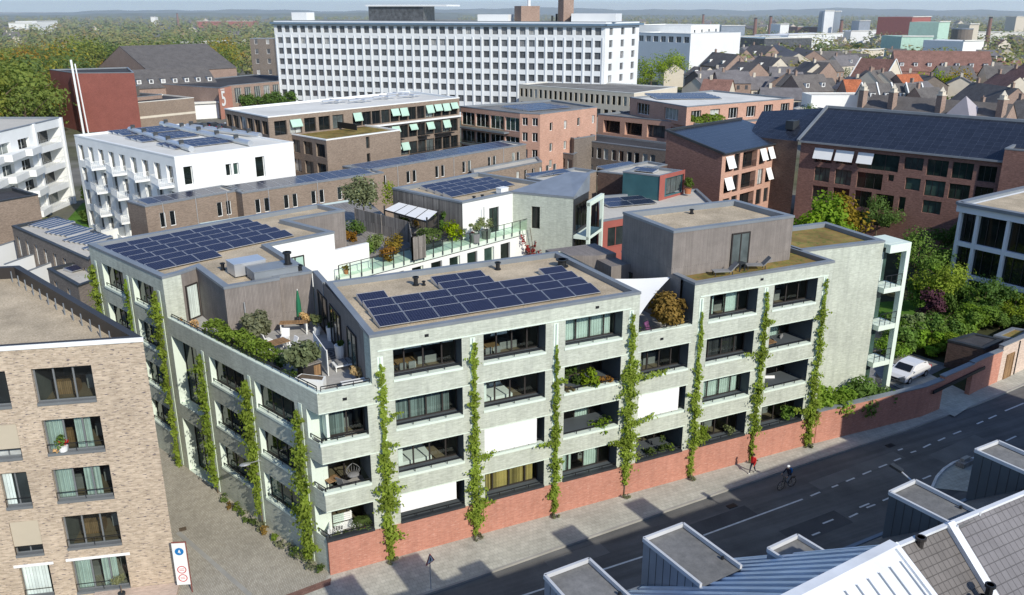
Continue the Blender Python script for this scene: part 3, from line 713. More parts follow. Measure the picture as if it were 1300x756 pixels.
hill_strip(3300,lambda a:max(1,10+7*math.sin(a*5.1+.5)+2.0*math.sin(a*23)+1.1*math.sin(a*71)+.7*math.sin(a*167)),-.5,1.4,240,plain('hazy woods',(.13,.165,.15),1,0,var=.35,scale=.01),900)

# thin daylight haze lying over the distant city
hzm=bpy.data.materials.new('haze'); hzm.use_nodes=True; nt=hzm.node_tree; nt.nodes.clear(); out=nt.nodes.new('ShaderNodeOutputMaterial')
vs=N(nt,'ShaderNodeVolumeScatter',i_Density=.00022,i_Anisotropy=.2); vs.inputs['Color'].default_value=(.86,.93,1,1); nt.links.new(vs.outputs[0],out.inputs['Volume'])
b=MB(); b.bx(-5000,6500,190,7600,-6,75); put('haze',b,hzm,kind='structure')
SC.cycles.volume_bounces=1
# ================================================================== the main apartment block
R=14.64; T=11.71; ZS=[2.45,5.55,8.65,11.75]; ZT=[4.27,7.37,10.47,13.57]; FL=[1.75,4.85,7.95,11.05]
C0=(0.0,0.0); LE=(-10.74,27.84); LA=(-6.32,16.39)
APT=thing('apartment_building','long pale green brick apartment block with solar roofs and vines on the street corner','apartment building',(12,12,0))
EA=Edge(C0,(3.1,0)); EB=Edge((3.1,0),(20.75,0)); EC=Edge((20.75,0),(24.99,0)); ED=Edge((24.99,0),(37.1,0))
E1=Edge(LE,LA); E2=Edge(LA,C0)
wall=MB()
colB=[(4.385,8.526),(9.898,14.02),(15.385,19.507)]; colD=[(26.31,30.37),(31.8,35.76)]
LOG={(4,2),(4,1),(5,0),(7,2),(7,1)}    # open balconies (column,row)
DW=.95; DL=2.3
OPS=[]   # (edge,u0,u1,row,col,depth)
def add(Ed,off,x0,x1,row,col): OPS.append((Ed,x0-off,x1-off,row,col,DL if (col,row) in LOG else DW))
for r in range(4):
    for c,(a,d) in enumerate(colB): add(EB,3.1,a,d,r,c+2)
    for c,(a,d) in enumerate(colD): add(ED,24.99,a,d,r,c+6)
    if r<3: add(EC,20.75,21.03,24.94-.1,r,5)
ops=lambda Ed:[(o[1],o[2],ZS[o[3]],ZT[o[3]],o[5]) for o in OPS if o[0] is Ed]
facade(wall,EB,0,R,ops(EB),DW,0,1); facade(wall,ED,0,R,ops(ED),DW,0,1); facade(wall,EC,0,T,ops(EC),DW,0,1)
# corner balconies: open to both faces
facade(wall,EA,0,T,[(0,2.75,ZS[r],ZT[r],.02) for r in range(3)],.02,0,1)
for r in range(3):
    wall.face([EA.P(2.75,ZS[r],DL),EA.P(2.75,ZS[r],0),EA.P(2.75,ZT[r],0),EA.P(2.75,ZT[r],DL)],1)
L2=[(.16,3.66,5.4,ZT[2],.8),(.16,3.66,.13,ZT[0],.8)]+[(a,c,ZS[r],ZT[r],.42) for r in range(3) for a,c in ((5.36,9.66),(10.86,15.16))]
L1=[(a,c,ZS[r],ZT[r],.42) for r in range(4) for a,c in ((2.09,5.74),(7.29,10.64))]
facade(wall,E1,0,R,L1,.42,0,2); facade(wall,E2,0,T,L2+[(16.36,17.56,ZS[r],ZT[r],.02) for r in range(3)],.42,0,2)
# brick returns above the terrace
PIER=Edge(LA,(-5.1,17.0)); facade(wall,PIER,T-.75,R,[],0,0)
wall.face([(3.1,1.25,11),(3.1,0,11),(3.1,0,R),(3.1,1.25,R)],0)
wall.face([(24.99,1.3,11),(24.99,0,11),(24.99,0,R),(24.99,1.3,R)],1)  # brick return whose shade is put in as slate colour
wall.face([(37.1,0,0),(37.1,4,0),(37.1,4,R),(37.1,0,R)],0)
wall.face([(20.75,0,11),(20.75,10.6,11),(20.75,10.6,R),(20.75,0,R)],0)
wall.face([(20.75,10.6,4),(3.3,10.6,4),(3.3,10.6,R),(20.75,10.6,R)],0)
wall.face([(8.4,34.3,0),(-10.74,27.84,0),(-10.74,27.84,R),(8.4,34.3,R)],0)
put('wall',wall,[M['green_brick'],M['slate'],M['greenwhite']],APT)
# plinth along the street
b=MB(); b.bx(-.07,37.3,-.07,.4,0,2.36); b.box((-.07,.4,0),(0,-.02,0),(.3,0,0),(0,0,2.36)); put('plinth',b,M['red_brick'],APT)
# sills, head lines, trellis strips, railings
sill=MB(); dk=MB(); rail=MB()
for (Ed,a,d,r,c,D) in OPS:
    if r==0: dk.box(Ed.P(a,ZS[0]-.1,-.10),Vector(Ed.P(d,0,0))-Vector(Ed.P(a,0,0)),Vector(Ed.P(0,0,.3))-Vector(Ed.P(0,0,0)),(0,0,.16))
    else: sill.box(Ed.P(a-.04,ZS[r]-.14,-.05),Vector(Ed.P(d+.08,0,0))-Vector(Ed.P(a,0,0)),Vector(Ed.P(0,0,.4))-Vector(Ed.P(0,0,0)),(0,0,.155))
    railing(rail,Ed,a+.02,d-.02,ZS[r]+.01,.24,.12,.95,.045); rail.cut(); sill.cut(); dk.cut()
for r in range(3):
    if r: sill.box((-.05,-.05,ZS[r]-.14),(2.8,0,0),(0,.35,0),(0,0,.155))
    else: dk.box((-.1,-.1,ZS[r]-.1),(2.85,0,0),(0,.35,0),(0,0,.16))
    railing(rail,EA,.1,2.7,ZS[r]+.01,.24,.12,.9,.045); rail.cut(); railing(rail,E2,16.4,17.45,ZS[r]+.01,.24,.12,.9,.045); rail.cut(); sill.cut(); dk.cut()
for Ed,LL in ((E1,L1),(E2,L2[2:])):
    for o in LL:
        sill.box(Ed.P(o[0]-.04,o[2]-.14,-.05),Vector(Ed.P(o[1]+.08,0,0))-Vector(Ed.P(o[0],0,0)),Vector(Ed.P(0,0,.4))-Vector(Ed.P(0,0,0)),(0,0,.155))
        railing(rail,Ed,o[0]+.02,o[1]-.02,o[2]+.01,.24,.12,.95,.045); rail.cut(); sill.cut()
for x0,x1,z in ((3.5,20.1,13.6),(25.5,36.7,13.6)): sill.bx(x0,x1,-.035,.02,z,z+.07).cut()
for x0,x1 in ((0,3.1),(3.1,20.4),(20.75,25),(25.3,36.6)):
    for z in (ZT[0],ZT[1],ZT[2]): sill.bx(x0,x1-.02,-.022,.02,z+.02,z+.065).cut()
puts('window_sill',sill,M['greenwhite'],APT); puts('dark_sill',dk,M['darkmetal'],APT); puts('railing',rail,M['black'],APT)
tr=MB()
for x,zt in ((3.62,13.3),(9.2,13.5),(14.72,13.5),(20.15,13.5),(25.62,13.5),(31.08,13.5),(36.45,13.55)):
    tr.bx(x-.17,x+.17,-.03,.02,2.36,zt,0); tr.bx(x-.025,x+.025,-.12,-.09,.2,zt,0); tr.cut()
for s,zt in ((1.8,10.4),(7.3,10.4),(13.05,10.4)): 
    q=Vector(E2.P(17.56-s-.15,.2,-.03)); tr.box(q,Vector(E2.P(.3,0,0))-Vector(E2.P(0,0,0)),Vector(E2.P(0,0,.04))-Vector(E2.P(0,0,0)),(0,0,zt)); tr.cut()
for u in (6.5,11.45,.9):
    q=Vector(E1.P(u-.15,.2,-.03)); tr.box(q,Vector(E1.P(.3,0,0))-Vector(E1.P(0,0,0)),Vector(E1.P(0,0,.04))-Vector(E1.P(0,0,0)),(0,0,13.3)); tr.cut()
puts('trellis',tr,M['greenwhite'],APT)
v=MB()
for (x,z) in ((6.4,14.1),(22.6,11.15),(17.6,14.1),(30.6,14.15),(1.5,11.15)): v.bx(x-.12,x+.12,-.03,.02,z-.08,z+.08).cut()
puts('air_vent',v,M['black'],APT)
# windows with rooms behind
STY={(2,3):'blind',(3,3):'blind',(4,3):'curtain',(6,3):'half',(7,3):'open',(1,2):'grey1',(2,2):'curtain_grey',(3,2):'bed',(4,2):'open',(5,2):'open',(6,2):'curtain_dark',(7,2):'half',
 (2,1):'bed',(3,1):'screen',(4,1):'half',(5,1):'screen',(6,1):'curtain',(7,1):'open',(2,0):'screenlow',(3,0):'curtain_yellow',(4,0):'half',(5,0):'open',(6,0):'open',(7,0):'open'}
def room_window(Ed,u0,u1,z0,z1,D,style,seed,nm=4,fl=.7,par=None,fm='frame'):
    APT_=par or APT
    rr=random.Random(seed); w=u1-u0; fr=tuple(sorted(rr.choice(((.22,.5,.78),(.27,.52,.77),(.3,.55,.8))))) if nm==4 else nm
    o=window(APT_,Ed,u0,u1,z0-.02,z1,D,fr,1,fm,'glass',.085,False)
    r=MB(); zf=-fl; zc=z1-z0; y0,y1=.12,4.2
    r.face([(0,y0,zf),(w,y0,zf),(w,y1,zf),(0,y1,zf)],1); r.face([(0,y1,zf),(w,y1,zf),(w,y1,zc),(0,y1,zc)]); r.face([(0,y0,zf),(0,y1,zf),(0,y1,zc),(0,y0,zc)]); r.face([(w,y1,zf),(w,y0,zf),(w,y0,zc),(w,y1,zc)]); r.face([(0,y0,zc),(0,y1,zc),(w,y1,zc),(w,y0,zc)])
    mats=[M['room'],M['roomfloor'],M['whitefab'],M['wood'],M['greyfab']]
    if style=='blind':
        for k,(a,c) in enumerate(((.02,.21),(.23,.49),(.51,.77),(.8,.97))): r.bx(a*w,c*w,.16,.18,zc-rr.uniform(.45,.62)-(0.0 if k<3 else -.1),zc-.08,2)
        r.bx(.12*w,.48*w,1.1,2.0,zf+.72,zf+.78,3); 
        for x in (.13,.46): r.bx(x*w,x*w+.08,1.1,1.2,zf,zf+.72,2); r.bx(x*w,x*w+.08,1.9,2.0,zf,zf+.72,2)
        for x in (.2,.34): r.bx(x*w,x*w+.42,.7,1.1,zf+.42,zf+.48,4); r.bx(x*w,x*w+.42,.68,.73,zf+.48,zf+.95,4)
        r.bx(.6*w,.9*w,2.2,3.0,zf,zf+.5,4)
    if style=='bed': 
        r.bx(.14*w,.62*w,.5,2.5,zf+.1,zf+.78,2); r.bx(.16*w,.36*w,2.1,2.5,zf+.78,zf+.95,2); r.bx(.4*w,.6*w,2.1,2.5,zf+.78,zf+.95,2); r.bx(.1*w,.66*w,2.5,2.6,zf,zf+1.2,3); r.bx(.08*w,.15*w,.16,.18,-.0,zc-.05,2)
    if style in ('open','half','grey1'):
        r.bx(.1*w,.5*w,1.6,2.4,zf,zf+.75,rr.choice((3,4))); r.bx(.62*w,.9*w,2.2,3.0,zf,zf+.8,4); r.bx(.3*w,.7*w,3.9,4.1,zf+.9,zf+1.7,rr.choice((2,3)))
    io=link('interior',r.mesh('interior',mats),o)
    def cur(a,c,mat,zlo=0.0):
        k=MB(); n=max(6,int((c-a)*w/.09)); z_0=zlo if zlo else -.3
        for i in range(n):
            x0=(a+(c-a)*i/n)*w; x1=(a+(c-a)*(i+1)/n)*w; ya=.17+(.05 if i%2 else 0); yb=.17+(0 if i%2 else .05)
            k.face([(x0,ya,z_0),(x1,yb,z_0),(x1,yb,zc-.03),(x0,ya,zc-.03)])
        link('curtain',k.mesh('curtain',M[mat]),o)
    if style in ('curtain','curtain_grey','curtain_dark','curtain_yellow'): cur(.0,rr.uniform(.86,.98),style)
    if style=='half': cur(0,.3,'curtain'); cur(.5,.78,'curtain')
    if style=='grey1': cur(.05,.45,'curtain_grey')
    return o
scr=MB(); lit=MB()
for i,(Ed,a,d,r,c,D) in enumerate(OPS):
    st=STY.get((c,r),'open')
    if (c,r) in LOG:
        # balcony: floor below the parapet, soffit and cheeks
        lit.face([Ed.P(a,FL[r],.3),Ed.P(d,FL[r],.3),Ed.P(d,FL[r],D),Ed.P(a,FL[r],D)]); lit.face([Ed.P(a,FL[r],.3),Ed.P(a,ZS[r],.3),Ed.P(d,ZS[r],.3),Ed.P(d,FL[r],.3)])
        lit.face([Ed.P(a,FL[r],D),Ed.P(a,FL[r],.3),Ed.P(a,ZS[r],.3),Ed.P(a,ZS[r],D)]); lit.face([Ed.P(d,FL[r],.3),Ed.P(d,FL[r],D),Ed.P(d,ZS[r],D),Ed.P(d,ZS[r],.3)]); lit.cut()
        room_window(Ed,a,d,FL[r],ZT[r],D,st,i,4,.02)
        continue
    room_window(Ed,a,d,ZS[r],ZT[r],D,'open' if 'screen' in st else st,i)
    if 'screen' in st:
        zl=ZS[r]+(.12 if st=='screen' else .62)
        q=Vector(Ed.P(a+.01,zl,.02)); scr.box(q,Vector(Ed.P(d-a-.55,0,0))-Vector(Ed.P(0,0,0)),Vector(Ed.P(0,0,.03))-Vector(Ed.P(0,0,0)),(0,0,ZT[r]-zl-.01)); scr.cut()
puts('sun_screen',scr,M['screen'],APT)
for k,(Ed,LL) in enumerate(((E1,L1),(E2,L2))):
    for j,o in enumerate(LL):
        door=o[3]-o[2]>2.2
        window(APT,Ed,o[0],o[1],o[2]-.02,o[3],o[4],(.3,.55,.78) if not door else 3,1,'frame','dglass2',.085,True)
# corner balconies: floor, back wall, side window wall
for r in range(3):
    z=FL[r]; t=Vector((-.36,.933))
    A=(0.12,.3); q=E2.P(16.36,0,.3)
    pl=[(.35,.3),(2.75,.3),(2.75,2.3),(q[0]+.9,2.3),(q[0]+.2,q[1])]
    lit.face([(*p,z) for p in pl]); lit.face([(*p,ZT[r]+.004) for p in [(.02,.02),(2.74,.02),(2.74,2.3),(.5,2.3),(E2.P(16.38,0,.03)[0],E2.P(16.38,0,.03)[1])][::-1]])
    lit.face([(.15,.3,z),(.15,.3,ZS[r]),(2.75,.3,ZS[r]),(2.75,.3,z)]); p=E2.P(16.38,0,.3); lit.face([(p[0],p[1],z),(p[0],p[1],ZS[r]),(.15,.3,ZS[r]),(.15,.3,z)])
    # pale inner wall at the alley end
    p0=E2.P(16.36,0,.02); lit.face([(p0[0],p0[1],z),(p0[0]+1.0,p0[1]+.38,z),(p0[0]+1.0,p0[1]+.38,ZT[r]),(p0[0],p0[1],ZT[r])],1)
    bk=Edge((p0[0]+1.0,p0[1]+.38),(2.75,p0[1]+.42+.9*(r<2))); 
    lit.cut()
    if r==2:
        Ew=Edge((.62,.72),(2.75,.72)); room_window(Ew,0,Ew.L,ZS[r],ZT[r],.05,'grey1',77,2); lit.box((.45,.35,ZS[r]),(.16,0,0),(0,1.1,0),(0,0,ZT[r]-ZS[r]),1)
    else:
        room_window(bk,0,bk.L,z,ZT[r],.05,'open',80+r,2,.02)
puts('balcony_lining',lit,[M['terrace'],M['greenwhite']],APT)
# ------------------------------------------------------------------ roofs, penthouse volumes
def taupe(poly,i0,i1,z0,z1,mb):
    for i in range(i0,i1): mb.face([(*poly[i],z0),(*poly[i+1],z0),(*poly[i+1],z1),(*poly[i],z1)])
LP=[LE,LA,(-5.1,17.0),(-4.0,17.9),(-2.9,12.3),(.7,12.8),(.78,13.25),(3.0,13.4),(1.6,21.7),(7.1,23.5),(4.5,29.2),(9.9,30.8),(8.4,34.3)]
tp=MB()
taupe(LP,2,7,10.9,R,tp)
tp.face([(3.1,13.4,10.9),(3.1,1.25,10.9),(3.1,1.25,R),(3.1,13.4,R)])
tp.cut(); taupe(LP,10,11,10.5,R,tp); tp.cut()
tp.face([(7.1,23.5,10.5),(4.5,29.2,10.5),(4.5,29.2,R),(7.1,23.5,R)])
# right part
tp.cut(); tp.face([(24.8,8.6,9.5),(24.8,1.3,9.5),(24.8,1.3,R),(24.8,8.6,R)])
PB=[(24.8,2.4),(35.2,2.4),(34.9,8.5),(24.8,8.6)]
[tp.face([(*PB[i],R-.4 if i<3 else R),(*PB[(i+1)%4],R-.4 if i<3 else R),(*PB[(i+1)%4],17.6),(*PB[i],17.6)]) for i in range(4)]
BACK=[(20.9,8.8),(21.9,9.2),(21.9,7.6),(23.2,7.7),(23.2,8.6),(24.8,8.6),(24.8,12),(20.6,12)]
tp.cut(); tp.prism([(20.5,10.7),(23.3,9.4),(24.85,9.4),(24.85,12.5),(20.5,12.5)],9.5,14.3,0)
tp.cut(); tp.prism([(23.2,7.4),(24.79,7.4),(24.79,9.39),(23.2,9.39)],9.5,14.0,0)
puts('penthouse_wall',tp,M['taupe'],APT)
b=MB()
pl=Edge((3.0,13.4),(1.6,21.7)); b.face([(1.6,21.7,10.5),(7.1,23.5,10.5),(7.1,23.5,R),(1.6,21.7,R)]); b.cut(); b.face([(3.0,13.4,10.5),(1.6,21.7,10.5),(1.6,21.7,R),(3.0,13.4,R)])
b.cut(); b.box((7.1,23.5,8),(3.1,1.05,0),(-.1,.3,0),(0,0,5.1))
puts('court_wall',b,M['plaster'],APT)
roof_parts(APT,LP,R-.32,R,'gravel','zinc',None,.42)
S1=[(3.1,0),(20.75,0),(20.45,10.6),(3.3,10.6)]
roof_parts(APT,S1,R-.32,R,'gravel','zinc',None,.36)
b=MB(); b.bx(3.06,3.42,10.6,13.45,10.8,R+.02); put('coping',b,M['zinc'],APT)
roof_parts(APT,[(24.99,0),(37.1,0),(36.9,8.7),(24.9,8.7)],R-.3,R,'sedum','zinc',None,.36)
roof_parts(APT,PB,17.25,17.6,'gravel','zinc',None,.45)
# terraces
b=MB(); b.face([(*p,11.05) for p in [(.3,.2),(3.1,.2),(3.1,13.4),(.78,13.3),(.7,12.8),(-2.9,12.3),(-4.0,17.9),(-5.1,17.0),(-6.1,16.5)]]); b.cut(); b.face([(20.75,.2,11.05),(24.99,.2,11.05),(24.99,10,11.05),(20.75,10,11.05)])
puts('terrace_floor',b,M['terrace'],APT)
b=MB(); b.box(E2.P(.05,T,.0),Vector(E2.P(17.5,0,0))-Vector(E2.P(0,0,0)),Vector(E2.P(0,0,.34))-Vector(E2.P(0,0,0)),(0,0,.06)); b.bx(.12,3.08,-.01,.34,T+.003,T+.062); b.cut(); b.bx(20.77,24.97,-.01,.34,T,T+.06)
b.face([E2.P(0,11,.34),E2.P(17.4,11,.34),E2.P(17.4,T,.34),E2.P(0,T,.34)]); b.face([(.1,.34,11),(.1,.34,T),(3.1,.34,T),(3.1,.34,11)]); b.face([(20.75,.34,11),(20.75,.34,T),(25,.34,T),(25,.34,11)])
puts('parapet_cap',b,M['greenwhite'],APT)
rail=MB(); railing(rail,E2,.3,17.3,T+.06,.28,.17,.9,.045,0,2); railing(rail,EA,.25,3.0,T+.06,.28,.17,.9,.045,0,2); rail.cut(); railing(rail,EC,.1,4.1,T+.06,.28,.17,.9,.045,0,2)
puts('railing',rail,M['black'],APT)
# terrace doors
def door(par,Ed,u0,u1,z0,z1,nm=2,gm='dglass2',fm='frame',d=-.05): return window(par,Ed,u0,u1,z0,z1,d,nm,1,fm,gm,.09,True,'glass_door')
ES=Edge((3.1,13.4),(3.1,1.25)); door(APT,ES,1.2,3.6,11.1,13.7); door(APT,ES,4.4,7.0,11.1,13.7,3); door(APT,ES,8.6,10.6,11.1,13.6)
EP=Edge((-4.0,17.9),(-2.9,12.3)); door(APT,Edge((-5.1,17.0),(-4.0,17.9)),.2,1.3,11.1,13.6,1,'curtain')
door(APT,Edge((1.6,21.7),(7.1,23.5)),1.3,2.9,11.0,13.3,2,'awning','frame')
EW=Edge((24.8,2.4),(35.2,2.4)); door(APT,EW,4.9,6.5,R-.25,16.9,2,'dglass','frame')
door(APT,Edge((24.8,8.6),(24.8,1.3)),.4,1.6,11.1,13.4,1); door(APT,Edge((20.5,10.7),(23.3,9.4)),1.4,2.7,11.1,13.3,2)
# roof plant on the corner roof
def roof_box(label,x,y,z,sx,sy,sz,mat,rz=0,name='air_handling_unit',cat='roof unit',lid=True):
    t=thing(name,label,cat,(x,y,z),None,rz); b=MB(); b.bx(-sx/2,sx/2,-sy/2,sy/2,.12,sz); link('casing',b.mesh('casing',M[mat]),t)
    b=MB(); 
    for sgn in (-1,1): b.bx(-sx/2+.05,sx/2-.05,sgn*sy*.35-.06,sgn*sy*.35+.06,0,.12)
    link('base_rail',b.mesh('base_rail',M['darkmetal']),t)
    if lid: b=MB(); b.bx(-sx/2-.04,sx/2+.04,-sy/2-.04,sy/2+.04,sz,sz+.05); link('lid',b.mesh('lid',M[mat]),t)
    return t
roof_box('shiny galvanised ventilation box on the corner roof beside the black box',-.9,15.9,R-.32,2.2,1.5,.95,'alu',R_(12))
roof_box('long flat dark grey roof box behind the taupe terrace wall',.55,14.3,R-.32,3.0,1.7,.75,'zinc',R_(8))
def flue(label,x,y,z,h=.8,r=.16,mat='black'):
    t=thing('flue',label,'roof flue',(x,y,z)); b=MB(); b.cyl((0,0),r,0,h,10); link('pipe',b.mesh('pipe',M[mat]),t)
    b=MB(); b.cyl((0,0),r*1.5,h*.86,h,10); link('cowl',b.mesh('cowl',M[mat]),t); b=MB(); b.cyl((0,0),r*1.5,0,.08,10); link('base_plate',b.mesh('base_plate',M[mat]),t); return t
flue('thick black flue on the dark roof box at the corner terrace',1.6,14.2,R+.45,.9,.2)
flue('black flue at the step of the taupe terrace wall',2.3,13.9,R-.2,.6,.16)
flue('small black flue behind the galvanised ventilation box',-.5,17.6,R-.3,.5,.12); flue('small black flue left of the galvanised ventilation box',-2.3,17.4,R-.3,.5,.12)
flue('black flue near the left rear of the front solar roof',(8.70,8.34)[0],(8.70,8.34)[1],R-.32,.6,.15); flue('black flue at the middle rear of the front solar roof',(15.06,9.27)[0],(15.06,9.27)[1],R-.32,.55,.15)
flue('small flue just right of the left rear flue on the front solar roof',(9.17,8.11)[0],(9.17,8.11)[1],R-.32,.3,.09); flue('flat black roof vent at the far right rear corner of the front solar roof',(19.48,8.01)[0],(19.48,8.01)[1],R-.32,.55,.3)
flue('flue on the gravel roof of the taupe penthouse',(29.87,7.23)[0],(29.87,7.23)[1],17.25,.35,.12)
# ------------------------------------------------------------------ right wing with the framed balconies
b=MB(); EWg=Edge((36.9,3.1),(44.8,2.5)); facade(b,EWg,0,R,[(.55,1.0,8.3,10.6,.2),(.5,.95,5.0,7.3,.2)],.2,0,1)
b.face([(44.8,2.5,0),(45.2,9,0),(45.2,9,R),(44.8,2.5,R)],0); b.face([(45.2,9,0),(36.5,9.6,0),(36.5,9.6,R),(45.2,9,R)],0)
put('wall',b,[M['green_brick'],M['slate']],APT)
for o in ((.55,1.0,8.3,10.6),(.5,.95,5.0,7.3)): window(APT,EWg,*o,.18,1,1,'frame','dglass2',.07,True)
roof_parts(APT,[(36.9,3.1),(44.8,2.5),(45.2,9.0),(36.7,9.3)],R-.3,R,'sedum','zinc',None,.45)
fr=MB(); x0,x1,y0=44.85,47.1,1.9
fr.bx(x1-.42,x1,y0,y0+.45,0,14.4); fr.bx(x0,x1-.42,y0,y0+.4,13.75,14.4); fr.bx(x0,x1,y0+.45,y0+2.6,14.1,14.4)
for z in (4.6,7.75,10.9): fr.bx(x0,x1-.43,y0+.02,y0+1.55,z-.42,z)
put('balcony_frame',fr,M['greenwhite'],APT)
b=MB(); b.face([(x0,y0+1.5,.1),(x1-.75,y0+1.5,.1),(x1-.75,y0+1.5,14.1),(x0,y0+1.5,14.1)]); put('balcony_glazing',b,M['dglass2'],APT)
b=MB()
for z,a_,c_ in ((4.6,.1,.75),(7.75,.1,.5),(10.9,.75,1.1)): b.face([(x0+a_,y0+1.46,z+.05),(x0+c_,y0+1.46,z+.05),(x0+c_,y0+1.46,z+2.5),(x0+a_,y0+1.46,z+2.5)]); b.cut()
puts('curtain',b,M['curtain'],APT)
b=MB()
for z in (4.6,7.75,10.9):
    Eq=Edge((x0+.03,y0+.03),(x1-.45,y0+.03)); railing(b,Eq,0,Eq.L,z,1.0,0,.6,.04,0,2); b.cut()
    for zz in (1.2,): b.bx(x0+.85,x0+.93,y0+1.42,y0+1.48,z,z+2.6); b.cut()
puts('balcony_railing',b,M['black'],APT)
# ================================================================== solar panels on the block
def ang(p,q): return math.atan2(q[1]-p[1],q[0]-p[0])
def nth(k): return ORD[k] if k<len(ORD) else 'far'
rows={0:[4.15+1.83*k for k in range(8)],1:[4.27+1.83*k for k in range(8)],2:[4.35+1.83*k for k in range(8)],3:[4.35,9.82,11.65,17.16],4:[9.82,11.65]}
for r,xs in rows.items():
    for k,x in enumerate(xs):
        panel('solar panel on the front roof, %s row from the street, %s from the left'%(nth(r),nth(k)),(x,1.5+1.43*r,R-.32),0,1.79,1.36,R_(10),'solar panels on the front roof')
A=R_(21.1); dx=Vector((math.cos(A),math.sin(A))); dy=Vector((-math.sin(A),math.cos(A)))
for r in range(6):
    for k in range(7 if r else 3):
        p=Vector((-6.75,18.75))+dy*1.40*r+dx*(1.74*k)
        panel('solar panel on the alley side roof, %s row from the terrace, %s from the alley'%(nth(r),nth(k)),(p.x,p.y,R-.32),A,1.70,1.32,R_(10),'solar panels on the alley side roof')
# ================================================================== climbing plants
vine('thin bright vine on the left most street pilaster beside the corner balconies',(3.6,-.12),[(.1,.3),(1.2,.55),(3.2,.7),(5,.75),(6.6,.6),(7.8,.3),(9.5,.26),(11.5,.4),(12.9,.15)],seed=3,nl=2300,arms=((9.3,1.0,.5,60,.25),(8.0,.8,-.2,40,.2)))
vine('second vine from the corner on the street front, red leaves at its left foot',(9.2,-.12),[(.3,.4),(1.6,.75),(3,.85),(4.6,.5),(6,.5),(8,.42),(10,.34),(12,.34),(13.2,.2)],seed=4,nl=2500,arms=((5.6,1.3,.2,90,.3),(2.3,1.2,.1,60,.35)))
vine('third vine from the corner on the street front with a short shoot to the left',(14.72,-.12),[(.3,.28),(2,.4),(4.5,.42),(6,.42),(8,.3),(9.6,.25),(11,.2),(12.1,.1)],seed=5,nl=1900,col=(.9,.92,.9),arms=((5.5,-1.2,.1,80,.25),(9.7,.7,.0,45,.2)))
vine('widest vine on the street front, with a long shoot along a sill',(20.15,-.12),[(1.0,.25),(2.2,.4),(3.2,.9),(4.6,1.1),(6,.75),(7.4,.55),(8.4,1.1),(9.3,.9),(10.2,.4),(12,.32),(13.3,.25)],seed=6,nl=3300,arms=((8.7,2.9,.25,210,.3),(5.5,2.0,.35,120,.3),(4.2,-1.4,.3,90,.3),(8.3,-1.0,-.6,80,.3)))
vine('slender vine right of the white sail terrace on the street front',(25.62,-.12),[(.2,.26),(2,.32),(3.5,.6),(5.5,.55),(7,.45),(9,.3),(11,.22),(12.6,.1)],seed=7,nl=1900,arms=((6.6,-.8,.2,40,.2),(2.6,1.3,.6,110,.35)))
vine('vine between the two right hand window columns of the street front, behind the walking person',(31.08,-.12),[(.2,.26),(2,.36),(3.4,.55),(6,.5),(8,.5),(10,.42),(12,.35),(13.2,.2)],seed=8,nl=2300,arms=((8.7,-1.6,.2,80,.25),(10.9,.9,.1,50,.2)))
vine('right most vine of the street front, bushy at the foot beside the garden wall',(36.45,-.12),[(.2,.3),(1.4,.7),(2.8,1.2),(4,1.0),(5.5,.55),(8,.45),(10,.4),(12,.3),(13.4,.12)],seed=9,nl=2700,arms=((2.9,-1.7,.7,110,.35),(10.6,-.8,.0,40,.2)))
nL=(-.933,-.36)
for (s,prof,lab,sd_,n_,c_) in ((1.8,[(.2,.7),(1.5,.95),(3.5,1.05),(5,.85),(7,.75),(8.8,.65),(10.2,.3)],'thick vine on the alley facade next to the street corner',21,3000,(1,1,1)),
   (7.3,[(1.0,.35),(2.5,.45),(4.5,.7),(6.5,.8),(8,.85),(9.5,.7),(10.4,.3)],'second vine from the corner on the alley facade',22,2300,(1,1,1)),
   (13.05,[(.6,.35),(2.5,.6),(4.5,.6),(6.5,.55),(8.5,.55),(9.7,.6),(10.4,.3)],'third vine from the corner on the alley facade, beside the tall entrance',23,2300,(.95,1,1)),
   (18.5,[(.1,.4),(2.5,.4),(5,.45),(8,.5),(10,.55),(11.5,.8),(12.6,.7),(13.5,.3)],'tall vine on the alley facade rising to the solar roof',24,2800,(1,1,1)),
   (23.3,[(8,.15),(10,.2),(12,.3),(13.3,.15)],'thin sparse vine by the pale pipe high on the alley facade',25,420,(.9,1,.9)),
   (29.0,[(6.5,.4),(8,.6),(9.6,.8),(11.4,.7),(12.6,.9),(13.2,.3)],'vine at the far end of the alley facade above the dark houses',26,1500,(1,1,1))):
    q=E2.P(17.56-s,0,-.14)
    vine(lab,(q[0],q[1]),prof,seed=sd_,nl=n_,out=nL,col=c_,ls=.22)
# low plants along the foot of the alley facade
rr=random.Random(4)
for k in range(15):
    s=.7+k*.78+rr.uniform(-.15,.15); q=E2.P(17.56-s,0,-.35-rr.uniform(0,.25))
    kd=rr.choice(('leaf','hedge','olive','leaf','fruit')); dist='nearest the corner' if k==0 else '%s from the street corner'%nth(k)
    plant('low %s clump at the foot of the alley facade, %s'%({'leaf':'dark green','hedge':'light green','olive':'grey green','fruit':'yellowing'}[kd],dist),(q[0],q[1],.13),rr.uniform(.35,.75),rr.uniform(.25,.5),kd,(1,1,1),110,.16,50+k,name='ground_plant',group='plants at the foot of the alley facade')
for k,x in enumerate((3.6,9.25,14.72,20.15,25.62,31.1,36.5)):
    plant('small grey green tuft at the foot of the %s street front vine'%nth(k),(x,-.5,.13),.35,.45,'olive',(1,1,1),120,.14,80+k,name='ground_plant',group='tufts at the feet of the street vines')
